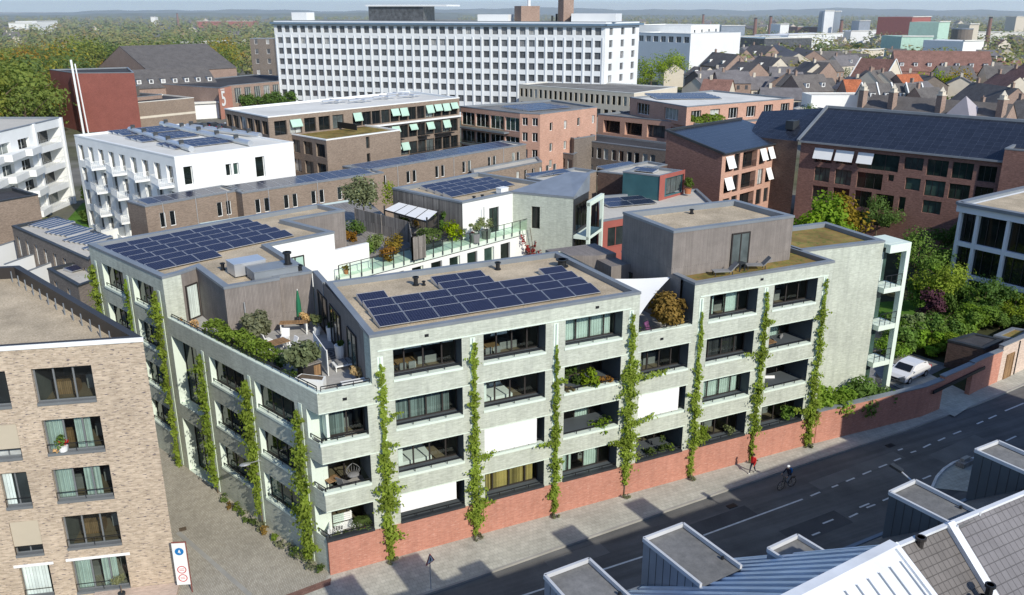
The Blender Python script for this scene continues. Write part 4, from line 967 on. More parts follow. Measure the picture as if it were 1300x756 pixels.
# ================================================================== furniture builders
def chair(label,loc,rz,mat='greyfab',kind='chair',group=None):
    t=thing('garden_chair' if kind!='lounge' else 'lounge_chair',label,'chair',loc,group,rz); w=.52 if kind=='chair' else .72
    h=.42 if kind=='chair' else .34
    b=MB(); b.bx(-w/2,w/2,-w/2,w/2,h,h+.07); link('seat',b.mesh('seat',M[mat]),t)
    b=MB(); b.box((-w/2,w/2-.06,h+.06),(w,0,0),(0,.06,0),(0,.16,.48)); link('backrest',b.mesh('backrest',M[mat]),t)
    for sx in (-1,1):
        for sy in (-1,1): b=MB(); b.bar((sx*(w/2-.04),sy*(w/2-.04),0),(sx*(w/2-.04),sy*(w/2-.04),h),.045); link('leg',b.mesh('leg',M['darkmetal' if mat!='whitefab' else 'white']),t)
    if kind=='lounge':
        for sx in (-1,1): b=MB(); b.bx(sx*w/2-.05,sx*w/2+.05,-w/2,w/2,h+.07,h+.28); link('armrest',b.mesh('armrest',M[mat]),t)
    return t
def table(label,loc,rz,sx=1.4,sy=.8,h=.73,mat='wood',leg='darkmetal',group=None):
    t=thing('garden_table',label,'table',loc,group,rz); b=MB(); b.bx(-sx/2,sx/2,-sy/2,sy/2,h-.05,h); link('tabletop',b.mesh('tabletop',M[mat]),t)
    for i in (-1,1):
        for j in (-1,1): b=MB(); b.bar((i*(sx/2-.07),j*(sy/2-.07),0),(i*(sx/2-.07),j*(sy/2-.07),h-.05),.06); link('leg',b.mesh('leg',M[leg]),t)
    return t
def sunbed(label,loc,rz,mat='greyfab'):
    t=thing('sun_lounger',label,'sun lounger',loc,None,rz); b=MB(); b.bx(-.32,.32,-.95,.25,.3,.36); link('seat',b.mesh('seat',M[mat]),t)
    b=MB(); b.box((-.32,.25,.3),(.64,0,0),(0,.5,.55),(0,-.05,.05)); link('backrest',b.mesh('backrest',M[mat]),t)
    for i in (-.28,.28):
        for j in (-.85,.35): b=MB(); b.bar((i,j,0),(i,j,.3),.05); link('leg',b.mesh('leg',M['darkmetal']),t)
    return t
F=11.06
# corner roof terrace
rr=random.Random(12); t=thing('planter_hedge','bright green bushy hedge behind the alley side terrace parapet','hedge',(*E2.P(6,F,.9)[:2],F))
mb=MB(); hedge_mb(mb,E2.P(4.6,0,.75)[:2],E2.P(11.8,0,.8)[:2],.95,1.35,F,2400,.26,rr); o=put('foliage',mb,M['hedge'],t)
b=MB(); b.box(E2.P(4.6,F,.45),Vector(E2.P(7.3,0,0))-Vector(E2.P(0,0,0)),Vector(E2.P(0,0,.7))-Vector(E2.P(0,0,0)),(0,0,.55)); put('trough',b,M['darkmetal'],t)
P3=lambda p:(p[0],p[1],F)
tree('grey green olive tree before the taupe wall on the corner terrace',P3((-1.36,10.64)),2.3,1.15,'olive',(1,1,1),1500,.30,3,.25)
tree('wide grey leaved shrub at the front of the corner terrace',P3((-0.03,4.35)),2.3,1.35,'olive',(.85,.95,.8),1900,.28,4,.15)
plant('pale pink flowering shrub by the terrace railing near the brick pier',P3((-4.88,14.84)),.9,.55,'straw',(1.2,1.1,1.1),220,.16,5)
plant('small flower box plant by the terrace railing near the brick pier',P3((-5.58,17.02)),.5,.5,'fruit',(1.2,.9,.8),160,.14,6)
plant('dark leafy shrub between the hedge and the olive shrub on the corner terrace',P3((-1.02,5.85)),1.3,.75,'leaf',(.8,.9,.8),420,.2,7)
plant('dark shrub at the front left of the wooden cabinet on the corner terrace',P3((-0.71,3.93)),.9,.55,'leaf',(.7,.8,.7),260,.2,8)
plant('round olive bush on a stem by the front roof wall',P3((2.49,10.68)),.95,.45,'olive',(1,1.1,.8),420,.17,9,pot='white',potr=.25,poth=.5,stem=.3)
for k,(u,v,h_) in enumerate(((421,441,.95),(432,467,.95),(434,452,.7))):
    plant('tall white tub with a dark plant by the front roof wall, %s'%('the rear one','the front one','the middle one')[k],P3(((3.10,9.29),(2.79,5.92),(3.36,7.51))[k]),.45,.3,'leaf',(.7,.75,.7),130,.16,20+k,pot='white',potr=.32,poth=h_,group='white tubs on the corner terrace')
plant('straw coloured plume grass in a pot near the right end of the corner terrace',P3((2.89,2.21)),.75,.45,'straw',(1,1,1),320,.2,31,pot='darkmetal',potr=.16,poth=.35)
plant('straw coloured plume grass beside the closed parasol',P3((2.13,12.33)),.75,.4,'straw',(.9,.85,.8),260,.2,32,pot='white',potr=.18,poth=.4)
t=thing('parasol','closed dark green parasol leaning by the taupe terrace wall','parasol',P3((1.90,13.28))); b=MB(); b.cyl((0,0),.03,0,2.5,8); link('pole',b.mesh('pole',M['white']),t)
b=MB(); b.cyl((0,0),.2,.55,1.6,9,0,.15); b.cyl((0,0),.15,1.6,2.4,9,0,.04); link('canopy',b.mesh('canopy',M['green_metal']),t); b=MB(); b.cyl((0,0),.3,0,.1,10); link('base',b.mesh('base',M['darkmetal']),t)
table('brown topped white table in the middle of the corner terrace',P3((-0.54,8.63)),.35,1.5,.9,.74,'wood','white')
for k,(q,rz,l) in enumerate((((-0.88,9.97),1.9,'left of'),((0.21,9.90),-.5,'behind'),((0.34,8.36),-1.3,'right of'))):
    chair('white garden chair just %s the brown topped terrace table'%l,P3(q),rz,'whitefab',group='white chairs on the corner terrace')
table('long white serving table against the taupe wall by the parasol',P3((1.15,11.48)),-.3,1.8,.6,.85,'wood','white')
t=thing('storage_cabinet','dark wooden cabinet with a pale top at the front of the corner terrace','cabinet',P3((0.49,3.98)),None,.3); b=MB(); b.bx(-.6,.6,-.35,.35,0,.9); link('carcass',b.mesh('carcass',M['frame']),t); b=MB(); b.bx(-.63,.63,-.38,.38,.9,.94); link('top',b.mesh('top',M['deck']),t); b=MB(); b.bx(.08,.52,-.365,-.35,.15,.8); link('door',b.mesh('door',M['wood']),t)
t=thing('wind_screen','tall white windbreak panel dividing the corner terrace','screen',P3((1.51,5.30))); b=MB(); b.bx(-.03,.03,-1.6,1.8,.1,1.55); link('panel',b.mesh('panel',M['whitefab']),t)
for y in (-1.6,1.8): b=MB(); b.cyl((0,y),.035,0,1.65,8); link('post',b.mesh('post',M['white']),t)
t=thing('round_rug','round dark striped rug on the pale terrace floor','rug',P3((2.23,7.03))); b=MB()
for k in range(6): b.cyl((0,0),.95-.15*k,.0+.004*k,.012+.004*k,28,k%2)
link('rug',b.mesh('rug',[M['darkmetal'],M['greyfab']]),t)
t=thing('daybed','low white framed daybed with dark cushions on the corner terrace','daybed',P3((2.75,4.45)),None,.05)
b=MB(); b.bx(-.75,.75,-.42,.42,.28,.36); b.bx(.69,.75,-.42,.42,.36,.8); link('frame',b.mesh('frame',M['white']),t)
for i in (-.7,.7):
    for j in (-.38,.38): b=MB(); b.bar((i,j,0),(i,j,.3),.05); link('leg',b.mesh('leg',M['white']),t)
for k in (-.3,.35): b=MB(); b.bx(k-.28,k+.28,-.36,.36,.362,.5); link('cushion',b.mesh('cushion',M['greyfab']),t)
t=thing('white_planter','angular white planter at the front point of the corner terrace','planter',P3((0.25,2.51)),None,-.7); b=MB(); b.prism([(-.9,-.35),(.9,-.3),(.75,.35),(-.8,.35)],0,.62); link('trough',b.mesh('trough',M['white']),t); b=MB(); b.prism([(-.78,-.25),(.78,-.2),(.65,.25),(-.7,.25)],.6,.635); link('soil',b.mesh('soil',M['bark']),t)
table('low white bench at the right end of the corner terrace railing',P3((2.45,1.46)),.0,1.5,.45,.42,'white','white')
t=thing('deck_mat','weathered timber deck mat at the right end of the corner terrace','deck',(1.75,1.3,F)); b=MB(); b.bx(-1.2,1.2,-.85,1.0,0,.03); link('boards',b.mesh('boards',M['deck']),t)
t=thing('drain_pipe','slim pale downpipe on the taupe terrace wall','pipe',(-1.75,12.3,F)); b=MB(); b.cyl((0,0),.05,0,2.4,8); link('pipe',b.mesh('pipe',M['alu']),t)
# sail terrace
t=thing('shade_sail','white triangular shade sail over the small street terrace','shade sail',(22.6,2.4,F))
b=MB(); n=10
A_=Vector((20.78,.35,12.6)); B_=Vector((20.9,5.4,14.0)); C_=Vector((24.95,2.6,14.35))
def sail(u,v):
    p=A_*(1-u-v)+B_*u+C_*v; k=u*v*(1-u-v); e=u*(1-u-v)+v*(1-u-v)+u*v
    c=(A_+B_+C_)/3; return p+(c-p)*.42*e*(0.9)-Vector((0,0,1.8*k))
for i in range(n):
    for j in range(n-i):
        u,v,d=i/n,j/n,1/n
        b.face([sail(u,v),sail(u+d,v),sail(u,v+d)]); 
        if i+j<n-1: b.face([sail(u+d,v),sail(u+d,v+d),sail(u,v+d)])
put('canopy',b,M['whitefab'],t)
b=MB(); b.cyl((20.9,.4),.04,11.1,12.65,8); put('mast',b,M['alu'],t)
tree('small golden leaved tree on the terrace under the white sail',(23.75,1.1,F),2.9,1.35,'fruit',(1,1,1),1900,.3,5,.12)
chair('purple patterned chair under the white sail',(22.3,.85,F),.5,'purplefab')
plant('small green plant in the left corner of the sail terrace',(21.15,.6,F),.7,.35,'leaf',(1,1,1),130,.16,41,pot='darkmetal')
# penthouse sedum roof
sunbed('left grey sun lounger on the sedum roof before the penthouse door',(28.6,1.35,R-.3),-1.9,'greyfab'); sunbed('right grey sun lounger on the sedum roof before the penthouse door',(31.6,1.5,R-.3),-2.0,'greyfab')
table('small dark side table between the two loungers on the sedum roof',(30.15,1.75,R-.3),.1,.6,.5,.6,'darkmetal')
# balconies
def shelf(z): return z
table('timber table on the top right open balcony',(32.6,1.0,FL[2]),.1,1.1,.8,.95,'wood'); chair('pale grey chair beside the timber table on the upper right balcony',(33.7,1.1,FL[2]),1.3,'greyfab'); chair('grey lounge chair at the right of the upper right balcony',(34.8,1.3,FL[2]),.6,'greyfab','lounge')
chair('left grey lounge chair on the lower right balcony',(32.6,1.0,FL[1]),.4,'greyfab','lounge'); chair('white shell chair on the lower right balcony',(33.6,1.2,FL[1]),-.4,'whitefab','lounge')
plant('lime green shrub on the balcony above the street, fourth column',(17.6,.55,FL[2]),1.75,.6,'hedge',(1.2,1.2,.6),330,.26,51,pot='terracotta'); plant('trailing reddish flowers at the right of the fourth column balcony',(18.7,.35,FL[2]+.35),.75,.7,'fruit',(.9,.7,.6),300,.16,52); plant('low flowers at the left of the fourth column balcony',(15.9,.35,FL[2]+.45),.5,.6,'olive',(1,.8,.7),220,.14,53)
plant('tall dark plant at the back of the fourth column balcony',(16.6,1.3,FL[2]),2.2,.7,'leaf',(.8,.9,.8),330,.24,54)
plant('feathery bright bush on the second floor balcony, fourth column',(18.5,.6,FL[1]),1.5,.75,'hedge',(1,1.1,.7),420,.2,55); table('low grey table on the second floor balcony, fourth column',(16.2,.8,FL[1]),0,1.0,.6,.6,'deck')
for k,(x,h_) in enumerate(((21.6,.9),(22.6,1.0),(23.6,1.5),(24.3,.9))):
    plant('potted green plant in the ground floor balcony under the white screen, %s from the left'%nth(k),(x,.5,FL[0]+.1),h_,.38,('olive','leaf','leaf','hedge')[k],(1,1,1),220,.17,60+k,pot=('greyfab','terracotta','terracotta','white')[k],potr=.26,poth=.35,group='potted plants in the ground floor balcony')
plant('yellow green bush at the window right of the slender vine',(26.75,.45,2.4),1.5,.6,'hedge',(1.1,1.1,.7),420,.2,66); plant('small plant at the right of the ground floor window left of the walking person',(29.3,.45,2.4),.8,.45,'olive',(1,1.1,.8),200,.17,67)
plant('round green bush in the last ground floor window of the street front',(34.7,.35,2.4),1.25,.55,'leaf',(1.3,1.5,1),380,.2,68)
# corner balconies
table('small wooden table on the middle corner balcony',(.75,1.4,FL[1]),.3,.8,.7,.74,'wood'); chair('dark wire chair on the middle corner balcony',(1.35,1.1,FL[1]),2.2,'greyfab')
t=thing('hanging_chair','grey hanging egg chair on the middle corner balcony','hanging chair',(2.0,1.2,FL[1])); b=MB(); b.tube([(0,0,1.5),(0,0,2.45)],.015,6); link('rope',b.mesh('rope',M['black']),t)
b=MB()
for k in range(9):
    a=PI*(k/8-.5); b.tube([(math.sin(a)*.42*math.sin(PI*j/8),.1+math.cos(a)*.36*math.sin(PI*j/8),.55+.95*j/8) for j in range(9)],.016,5)
link('shell',b.mesh('shell',M['greyfab']),t); b=MB(); b.ball((0,.05,.75),.36,1,.9,.35); link('cushion',b.mesh('cushion',M['greyfab']),t)
for k,(x,y,rz,l) in enumerate(((.7,1.0,1.3,'left'),(1.25,1.55,0,'rear'))): 
    t=thing('bench','white slatted pallet bench at the %s of the lowest corner balcony'%l,'bench',(x,y,FL[0]),None,rz); b=MB()
    for q in range(5): b.bx(-.65,.65,-.35+q*.15,-.24+q*.15,.38,.43)
    link('seat',b.mesh('seat',M['white']),t); b=MB()
    for q in range(4): b.bx(-.65,.65,.36,.41,.5+q*.14,.6+q*.14)
    for sx in (-.62,.55): b.bx(sx,sx+.07,.41,.46,0,1.05)
    link('backrest',b.mesh('backrest',M['white']),t)
    for sx in (-.6,.6): b=MB(); b.bx(sx-.04,sx+.04,-.3,.36,0,.38); link('leg',b.mesh('leg',M['white']),t)
t=thing('palm','palm with arching fronds in a clay pot on the lowest corner balcony','palm',(2.25,.75,FL[0])); b=MB(); b.cyl((0,0),.16,0,.38,10,0,.2); link('pot',b.mesh('pot',M['terracotta']),t); b=MB(); b.tube([(0,0,.3),(.02,0,.8)],[.07,.05],7); link('trunk',b.mesh('trunk',M['bark']),t)
mb=MB(); rr=random.Random(3)
for k in range(16):
    a=2*PI*k/16+rr.uniform(-.2,.2); L=rr.uniform(.55,.8)
    for j in range(9):
        u=j/8*L; z=.85+.75*u/L*1.2-.75*(u/L)**2*1.3
        for sg in (-1,1): leaf_quad(mb,(math.cos(a)*u-math.sin(a)*sg*.07,math.sin(a)*u+math.cos(a)*sg*.07,z),.22,(math.cos(a)*.3,math.sin(a)*.3,1),rr,.3)
link('fronds',mb.mesh('fronds',M['leaf']),t)
plant('dark planted box at the left of the lowest corner balcony parapet',(.55,.45,FL[0]+.35),.55,.4,'olive',(.9,1,.8),200,.14,71); plant('second planted box along the lowest corner balcony parapet',(1.25,.4,FL[0]+.3),.5,.35,'leaf',(.8,.9,.8),160,.14,72)
# ================================================================== street
def person(label,loc,rz,top='red',bottom='blue',stride=.28,h=1.62,shoes='white',pose='walk'):
    """one continuous skinned body, hair and shoes as children"""
    t=thing('person',label,'person',loc,None,rz); k=h/1.75
    J={'pel':(0,0,.93),'chest':(0,.02,1.28),'neck':(0,.02,1.47),'head':(0,-.02,1.60),'htop':(0,-.01,1.72)}
    V=[];Es=[];Rd=[];MI=[]
    def add(p,r,par=None): V.append(Vector(p)*k); Rd.append(r*k); i=len(V)-1; (Es.append((par,i)) if par is not None else None); return i
    pel=add((0,0,.95),.14); ch=add((0,-.01,1.2),.145,pel); sh=add((0,-.01,1.38),.12,ch); nk=add((0,-.02,1.49),.055,sh); hd=add((0,-.04,1.58),.088,nk); ht=add((0,-.03,1.69),.075,hd)
    for s,dy in ((-1,-stride),(1,stride)):
        hp=add((s*.09,0,.88),.1,pel); kn=add((s*.095,dy*.55-.06,.5),.066,hp); an=add((s*.1,dy+(.05 if dy>0 else 0),.09 if dy<=0 else .13),.042,kn); add((s*.11,dy-.15+(.05 if dy>0 else 0),.045 if dy<=0 else .07),.036,an)
        so_=add((s*.19,-.01,1.37),.062,sh); el=add((s*.24,-dy*.4+.02,1.12),.048,so_); wr=add((s*.23,-dy*.75-.1,.92),.035,el); pm=add((s*.225,-dy*.85-.14,.85),.04,wr)
        for q in range(4): add((s*(.20+.014*q),-dy*.9-.17+.012*q,.765+.006*abs(q-1.5)),.012,pm)
        add((s*.18,-dy*.85-.2,.83),.013,pm)
    me=bpy.data.meshes.new('body'); me.from_pydata(V,Es,[]); o=link('body',me,t)
    sk=o.modifiers.new('skin','SKIN'); me.skin_vertices.new() if not me.skin_vertices else None
    for i,r in enumerate(Rd): me.skin_vertices[0].data[i].radius=(r,r); me.skin_vertices[0].data[i].use_root=(i==0)
    sb=o.modifiers.new('sub','SUBSURF'); sb.levels=2; sb.render_levels=2
    bpy.context.view_layer.update(); dg=bpy.context.evaluated_depsgraph_get(); m2=bpy.data.meshes.new_from_object(o.evaluated_get(dg)); o.modifiers.clear(); o.data=m2
    m2.materials.clear(); [m2.materials.append(M[x]) for x in ('skin',top,bottom,shoes)]
    for p in m2.polygons:
        c=p.center/k; p.use_smooth=True
        p.material_index=0 if c.z>1.475 else (1 if c.z>.93 else 2)
        if c.z<.11: p.material_index=3
        if c.z<.95 and abs(c.x)>.17: p.material_index=0 if c.z<.9 else 1
    b=MB(); b.ball((0,.0,1.64*k),.105*k,.95,1.08,.95,12,8); link('hair',b.mesh('hair',M['hair']),t)
    b=MB(); b.ball((0,-.125*k,1.585*k),.022*k,1,1,1.3,8,5); link('nose',b.mesh('nose',M['skin']),t)
    for s in (-1,1): b=MB(); b.ball((s*.034*k,-.115*k,1.61*k),.013*k,1,.6,.8,8,5); link('eye',b.mesh('eye',M['black']),t); b=MB(); b.ball((s*.09*k,-.03*k,1.59*k),.025*k,.5,1,1.4,8,5); link('ear',b.mesh('ear',M['skin']),t)
    b=MB(); b.ball((0,-.118*k,1.548*k),.025*k,1,.4,.3,8,5); link('mouth',b.mesh('mouth',M['signred']),t)
    return t
pp=(30.05,-1.55)
person('person in a red top and dark trousers walking along the sunny pavement',(pp[0],pp[1],.12),-1.2,'red','blue',.26,1.58)
# cyclist
def bicycle(label,loc,rz):
    t=thing('bicycle',label,'bicycle',loc,None,rz); r=.34
    for x in (-.53,.53):
        b=MB(); b.tube([(x+r*math.cos(2*PI*k/20),0,r+r*math.sin(2*PI*k/20)) for k in range(21)],.022,6); w_=link('wheel',b.mesh('wheel',M['black']),t)
        b=MB()
        for k in range(8): b.bar((x,0,r),(x+.32*math.cos(PI*k/4),0,r+.32*math.sin(PI*k/4)),.006)
        link('spokes',b.mesh('spokes',M['alu']),w_)
    b=MB(); P=lambda x,z:(x,0,z)
    for a_,c_ in ((P(-.53,r),P(-.12,.3)),(P(-.53,r),P(-.2,.82)),(P(-.12,.3),P(-.22,.92)),(P(-.12,.3),P(.38,.78)),(P(-.2,.78),P(.36,.88)),(P(.34,1.0),P(.53,r))): b.tube([a_,c_],.018,6)
    link('frame',b.mesh('frame',M['black']),t); b=MB(); b.tube([(.3,-.28,1.05),(.36,-.1,1.02),(.36,.1,1.02),(.3,.28,1.05)],.014,6); link('handlebar',b.mesh('handlebar',M['black']),t)
    b=MB(); b.ball((-.22,0,.96),.13,1.1,.7,.4); link('saddle',b.mesh('saddle',M['black']),t); b=MB(); b.bx(-.75,-.3,-.07,.07,.72,.75); link('rack',b.mesh('rack',M['black']),t); return t
cp=(30.98,-4.00); rzc=PI+.05
bicycle('dark bicycle being ridden along the kerb on the roadway',(cp[0],cp[1],.0),rzc)
def rider(label,loc,rz):
    t=thing('person',label,'person',loc,None,rz); V=[];Es=[];Rd=[]
    def add(p,r,par=None): V.append(Vector(p)); Rd.append(r); i=len(V)-1; (Es.append((par,i)) if par is not None else None); return i
    pel=add((-.2,0,1.06),.135); ch=add((-.1,0,1.3),.14,pel); sh=add((-.03,0,1.46),.12,ch); nk=add((.0,0,1.56),.055,sh); hd=add((.03,0,1.65),.088,nk); add((.03,0,1.76),.075,hd)
    for s,kx,kz,fx,fz in ((-1,.16,.78,-.02,.42),(1,.1,.6,-.1,.2)):
        hp=add((-.16,s*.09,1.0),.095,pel); kn=add((kx,s*.1,kz),.065,hp); an=add((fx,s*.11,fz-.0),.042,kn); add((fx+.15,s*.11,fz-.04),.035,an)
        so_=add((-.02,s*.19,1.44),.058,sh); el=add((.1,s*.24,1.22),.045,so_); wr=add((.27,s*.25,1.1),.034,el); pm=add((.3,s*.25,1.085),.036,wr)
        for q in range(4): add((.37,s*(.215+.02*q),1.06),.012,pm)
        add((.33,s*.2,1.06),.012,pm)
    me=bpy.data.meshes.new('body'); me.from_pydata(V,Es,[]); o=link('body',me,t); o.modifiers.new('skin','SKIN')
    for i,r in enumerate(Rd): me.skin_vertices[0].data[i].radius=(r,r); me.skin_vertices[0].data[i].use_root=(i==0)
    sb=o.modifiers.new('sub','SUBSURF'); sb.levels=2
    bpy.context.view_layer.update(); dg=bpy.context.evaluated_depsgraph_get(); m2=bpy.data.meshes.new_from_object(o.evaluated_get(dg)); o.modifiers.clear(); o.data=m2
    m2.materials.clear(); [m2.materials.append(M[x]) for x in ('skin','blue','greyfab')]
    for p in m2.polygons:
        c=p.center; p.use_smooth=True; p.material_index=0 if c.z>1.55 or (c.x>.26 and c.z>1.0) else (1 if c.z>1.05 else 2)
    b=MB(); b.ball((.02,0,1.72),.115,1.1,.95,.85,12,8); link('helmet',b.mesh('helmet',M['white']),t)
    b=MB(); b.ball((-.25,0,1.32),.17,.7,.9,1.3,10,7); link('backpack',b.mesh('backpack',M['signblue']),t)
    b=MB(); b.ball((.115,0,1.63),.02,1,1,1.2,8,5); link('nose',b.mesh('nose',M['skin']),t); return t
rider('person in dark clothes with pale helmet and blue backpack riding the bicycle',(cp[0],cp[1],0),rzc)
# triangular warning sign at the kerb
t=thing('road_sign','triangular red bordered warning sign on a pole at the kerb','road sign',(*(4.83,-3.71),.12),None,.45)
b=MB(); b.cyl((0,0),.035,0,2.35,8); link('pole',b.mesh('pole',M['alu']),t)
b=MB(); b.prism([(0,0),(1,0),(.5,1)],0,1); 
b=MB(); tri=[(-.36,-.04,1.72),(.36,-.04,1.72),(0,-.04,2.36)]; b.face(tri,0); b.face([(.27,-.045,1.77),(0,-.045,2.26),(-.27,-.045,1.77)][::-1],1); b.face([(p[0],.0,p[2]) for p in tri[::-1]],2); b.face([(-.04,-.05,1.85),(.04,-.05,1.85),(.04,-.05,2.08),(-.04,-.05,2.08)],3)
link('plate',b.mesh('plate',[M['signred'],M['white'],M['alu'],M['black']]),t)
# information board at the alley mouth
bp=(-7.69,1.86); t=thing('information_board','tall white sign with a blue disc and two red rings at the alley mouth','sign',(bp[0],bp[1],.12),None,-.35)
b=MB(); b.bx(-.62,.12,-.03,.03,.55,3.3); link('board',b.mesh('board',M['white']),t)
b=MB(); b.bx(-.62,.12,-.035,.035,3.3,3.36); b.bx(.12,.17,-.035,.035,0,3.36); link('post',b.mesh('post',M['red_brick_dark']),t)
def disc(name,x,z,r,mat,y=-.034,r0=0,n=26,par=None):
    b=MB()
    for k in range(n):
        a,c=2*PI*k/n,2*PI*(k+1)/n
        if r0: b.face([(x+r*math.cos(a),y,z+r*math.sin(a)),(x+r*math.cos(c),y,z+r*math.sin(c)),(x+r0*math.cos(c),y,z+r0*math.sin(c)),(x+r0*math.cos(a),y,z+r0*math.sin(a))])
        else: b.face([(x,y,z),(x+r*math.cos(a),y,z+r*math.sin(a)),(x+r*math.cos(c),y,z+r*math.sin(c))])
    return link(name,b.mesh(name,M[mat]),par)
disc('blue_disc',-.25,2.75,.24,'signblue',par=t); b=MB(); b.face([(-.33,-.037,2.68),(-.27,-.037,2.68),(-.2,-.037,2.86),(-.26,-.037,2.86)]); b.face([(-.24,-.037,2.64),(-.18,-.037,2.64),(-.2,-.037,2.8),(-.24,-.037,2.8)]); link('pictogram',b.mesh('pictogram',M['white']),t)
for z in (1.55,1.0):
    disc('red_ring',-.25,z,.25,'signred',r0=.2,par=t); b=MB()
    for q in (-.06,.04): b.face([(-.38,-.036,z+q),(-.12,-.036,z+q),(-.12,-.036,z+q+.03),(-.38,-.036,z+q+.03)])
    link('lettering',b.mesh('lettering',M['signred']),t)
t=thing('drain_cover','small square rusty drain cover in the alley paving','drain cover',(*(-7.44,8.60),.131)); b=MB(); b.bx(-.22,.22,-.22,.22,0,.006); 
for k in range(5): b.bx(-.17+k*.08,-.14+k*.08,-.17,.17,.006,.009)
link('grate',b.mesh('grate',M['bark']),t)
for k,(q,l) in enumerate((((26.08,-4.19),'left'),((42.44,-2.70),'right'))):
    t=thing('gully','black street gully in the gutter, the %s one of two'%l,'street drain',(q[0],q[1],.004),'street gullies',.04); b=MB(); b.bx(-.35,.35,-.2,.2,0,.03)
    for j in range(6): b.bx(-.3+j*.1,-.25+j*.1,-.17,.17,.03,.035)
    link('grate',b.mesh('grate',M['black']),t)
# facade mounted lamp over the alley
q=E2.P(17.56-6.9,5.0,0); t=thing('alley_lamp','pale flat lamp hung over the alley beside the second vine','lamp',(q[0],q[1],5.0)); b=MB(); b.tube([(0,0,0),(-.9,-.35,.15)],.025,6); link('arm',b.mesh('arm',M['alu']),t); b=MB(); b.ball((-1.0,-.38,.14),.3,1.2,.7,.3); link('lamp_head',b.mesh('lamp_head',M['alu']),t)
# ================================================================== neighbouring buildings
# --- beige brick block at the left edge of the photo
dB=Vector((-6.6,1.7)).normalized(); fr_=Vector((-8.17,2.81)); LB=14.0
FLp=fr_+dB*LB; BRp=Vector((-14.82,20.47)); BLp=BRp+dB*LB
poly=[tuple(FLp),tuple(fr_),tuple(BRp),tuple(BLp)]
def bo(s0,s1,z0,z1): return (LB-s0,LB-s1,z0,z1)
wA=[bo(5.58,2.69,12.16,14.1),bo(5.55,2.68,9.22,11.18),bo(5.54,2.64,6.31,8.25),bo(5.5,2.66,3.33,5.33),bo(5.45,2.6,.4,2.49)]
wB=[bo(8.3,6.8,12.14,14.1),bo(8.2,6.79,9.14,11.1),bo(8.1,6.78,6.21,8.28),bo(8.15,6.7,3.21,5.3),bo(8.13,6.6,.4,2.43)]
wC=[bo(11.8,9.4,z,z+1.95) for z in (12.15,9.2,6.25,3.25,.4)]
B1=block('brick_apartment_building','beige mottled brick apartment block with a gravel roof at the left edge of the photo','apartment building',poly,0,15.4,'beige_brick','gravel','frame',{0:[(wA,3,'none'),(wB,2),(wC,2)],1:[(grid(18.9,4,2.2,[(z,z+1.9) for z in (.6,3.4,6.3,9.3,12.2)]),2)]},.75,None,.28,'greyframe','dglass')
EB1=Edge(poly[0],poly[1])
for k,o in enumerate(wA): room_window(EB1,o[0],o[1],o[2],o[3],.28,('open','half','half','open','half')[k],200+k,(.33,.66),.35,B1,'greyframe')
b=MB(); b.box(EB1.P(-.05,15.22,-.07),Vector(EB1.P(LB+.1,0,0))-Vector(EB1.P(0,0,0)),Vector(EB1.P(0,0,.06))-Vector(EB1.P(0,0,0)),(0,0,.24)); put('white_trim',b,M['white'],B1)
b=MB()
for o in wA+wB+wC: b.box(EB1.P(o[0],o[2]-.14,-.06),Vector(EB1.P(o[1]-o[0],0,0))-Vector(EB1.P(0,0,0)),Vector(EB1.P(0,0,.3))-Vector(EB1.P(0,0,0)),(0,0,.15)); b.cut()
puts('window_sill',b,M['greyframe'],B1)
b=MB()
for o in wA+wB: 
    if o[2]<11: railing(b,EB1,o[0]+.03,o[1]-.03,o[2],.5,.05,1.4,.035); b.cut()
puts('railing',b,M['black'],B1)
b=MB()
for o in (wA[4],wB[4],wC[4]): b.box(EB1.P(o[0]-.25,o[3]+.0,-.03),Vector(EB1.P(o[1]-o[0]+.5,0,0))-Vector(EB1.P(0,0,0)),Vector(EB1.P(0,0,.05))-Vector(EB1.P(0,0,0)),(0,0,.16)); b.cut()
puts('lintel',b,M['white'],B1)
b=MB()
for o in (wB[1],wB[3]): b.box(EB1.P(o[0]+.02,o[2]+.55,.03),Vector(EB1.P(o[1]-o[0]-.04,0,0))-Vector(EB1.P(0,0,0)),Vector(EB1.P(0,0,.03))-Vector(EB1.P(0,0,0)),(0,0,o[3]-o[2]-.57)); b.cut()
puts('sun_screen',b,M['beigescreen'],B1)
b=MB()
for (o,a,c,m) in ((wB[2],.05,.4,0),(wB[4],.05,.9,0)):
    w_=o[1]-o[0]; b.face([EB1.P(o[0]+a*w_,o[2]+.12,.17),EB1.P(o[0]+c*w_,o[2]+.12,.17),EB1.P(o[0]+c*w_,o[3]-.1,.17),EB1.P(o[0]+a*w_,o[3]-.1,.17)]); b.cut()
puts('curtain',b,M['curtain'],B1)
ER=Edge(poly[1],poly[2]); b=MB()
for k in range(14): u=1.0+k*1.3; b.box(ER.P(u,14.66,.76),Vector(ER.P(.09,0,0))-Vector(ER.P(0,0,0)),Vector(ER.P(0,0,.05))-Vector(ER.P(0,0,0)),(0,0,.72)); b.cut()
puts('parapet_rib',b,M['zinc'],B1)
b=MB(); b.prism([tuple(Vector(EB1.P(LB-4.2,0,2.3)[:2])),(-5.3,.2) if False else tuple(Vector(EB1.P(LB+.0,0,-2.4)[:2])),tuple(Vector(EB1.P(LB,0,-.02)[:2])),tuple(Vector(EB1.P(LB-4.2,0,-.02)[:2]))][::1] if False else [EB1.P(LB-4.5,0,-2.2)[:2],EB1.P(LB+.05,0,-2.2)[:2],EB1.P(LB+.05,0,-.03)[:2],EB1.P(LB-4.5,0,-.03)[:2]],0,.32)
put('stone_step',b,M['pink_brick'],None,'low pale pink brick plinth along the foot of the beige brick block','plinth')
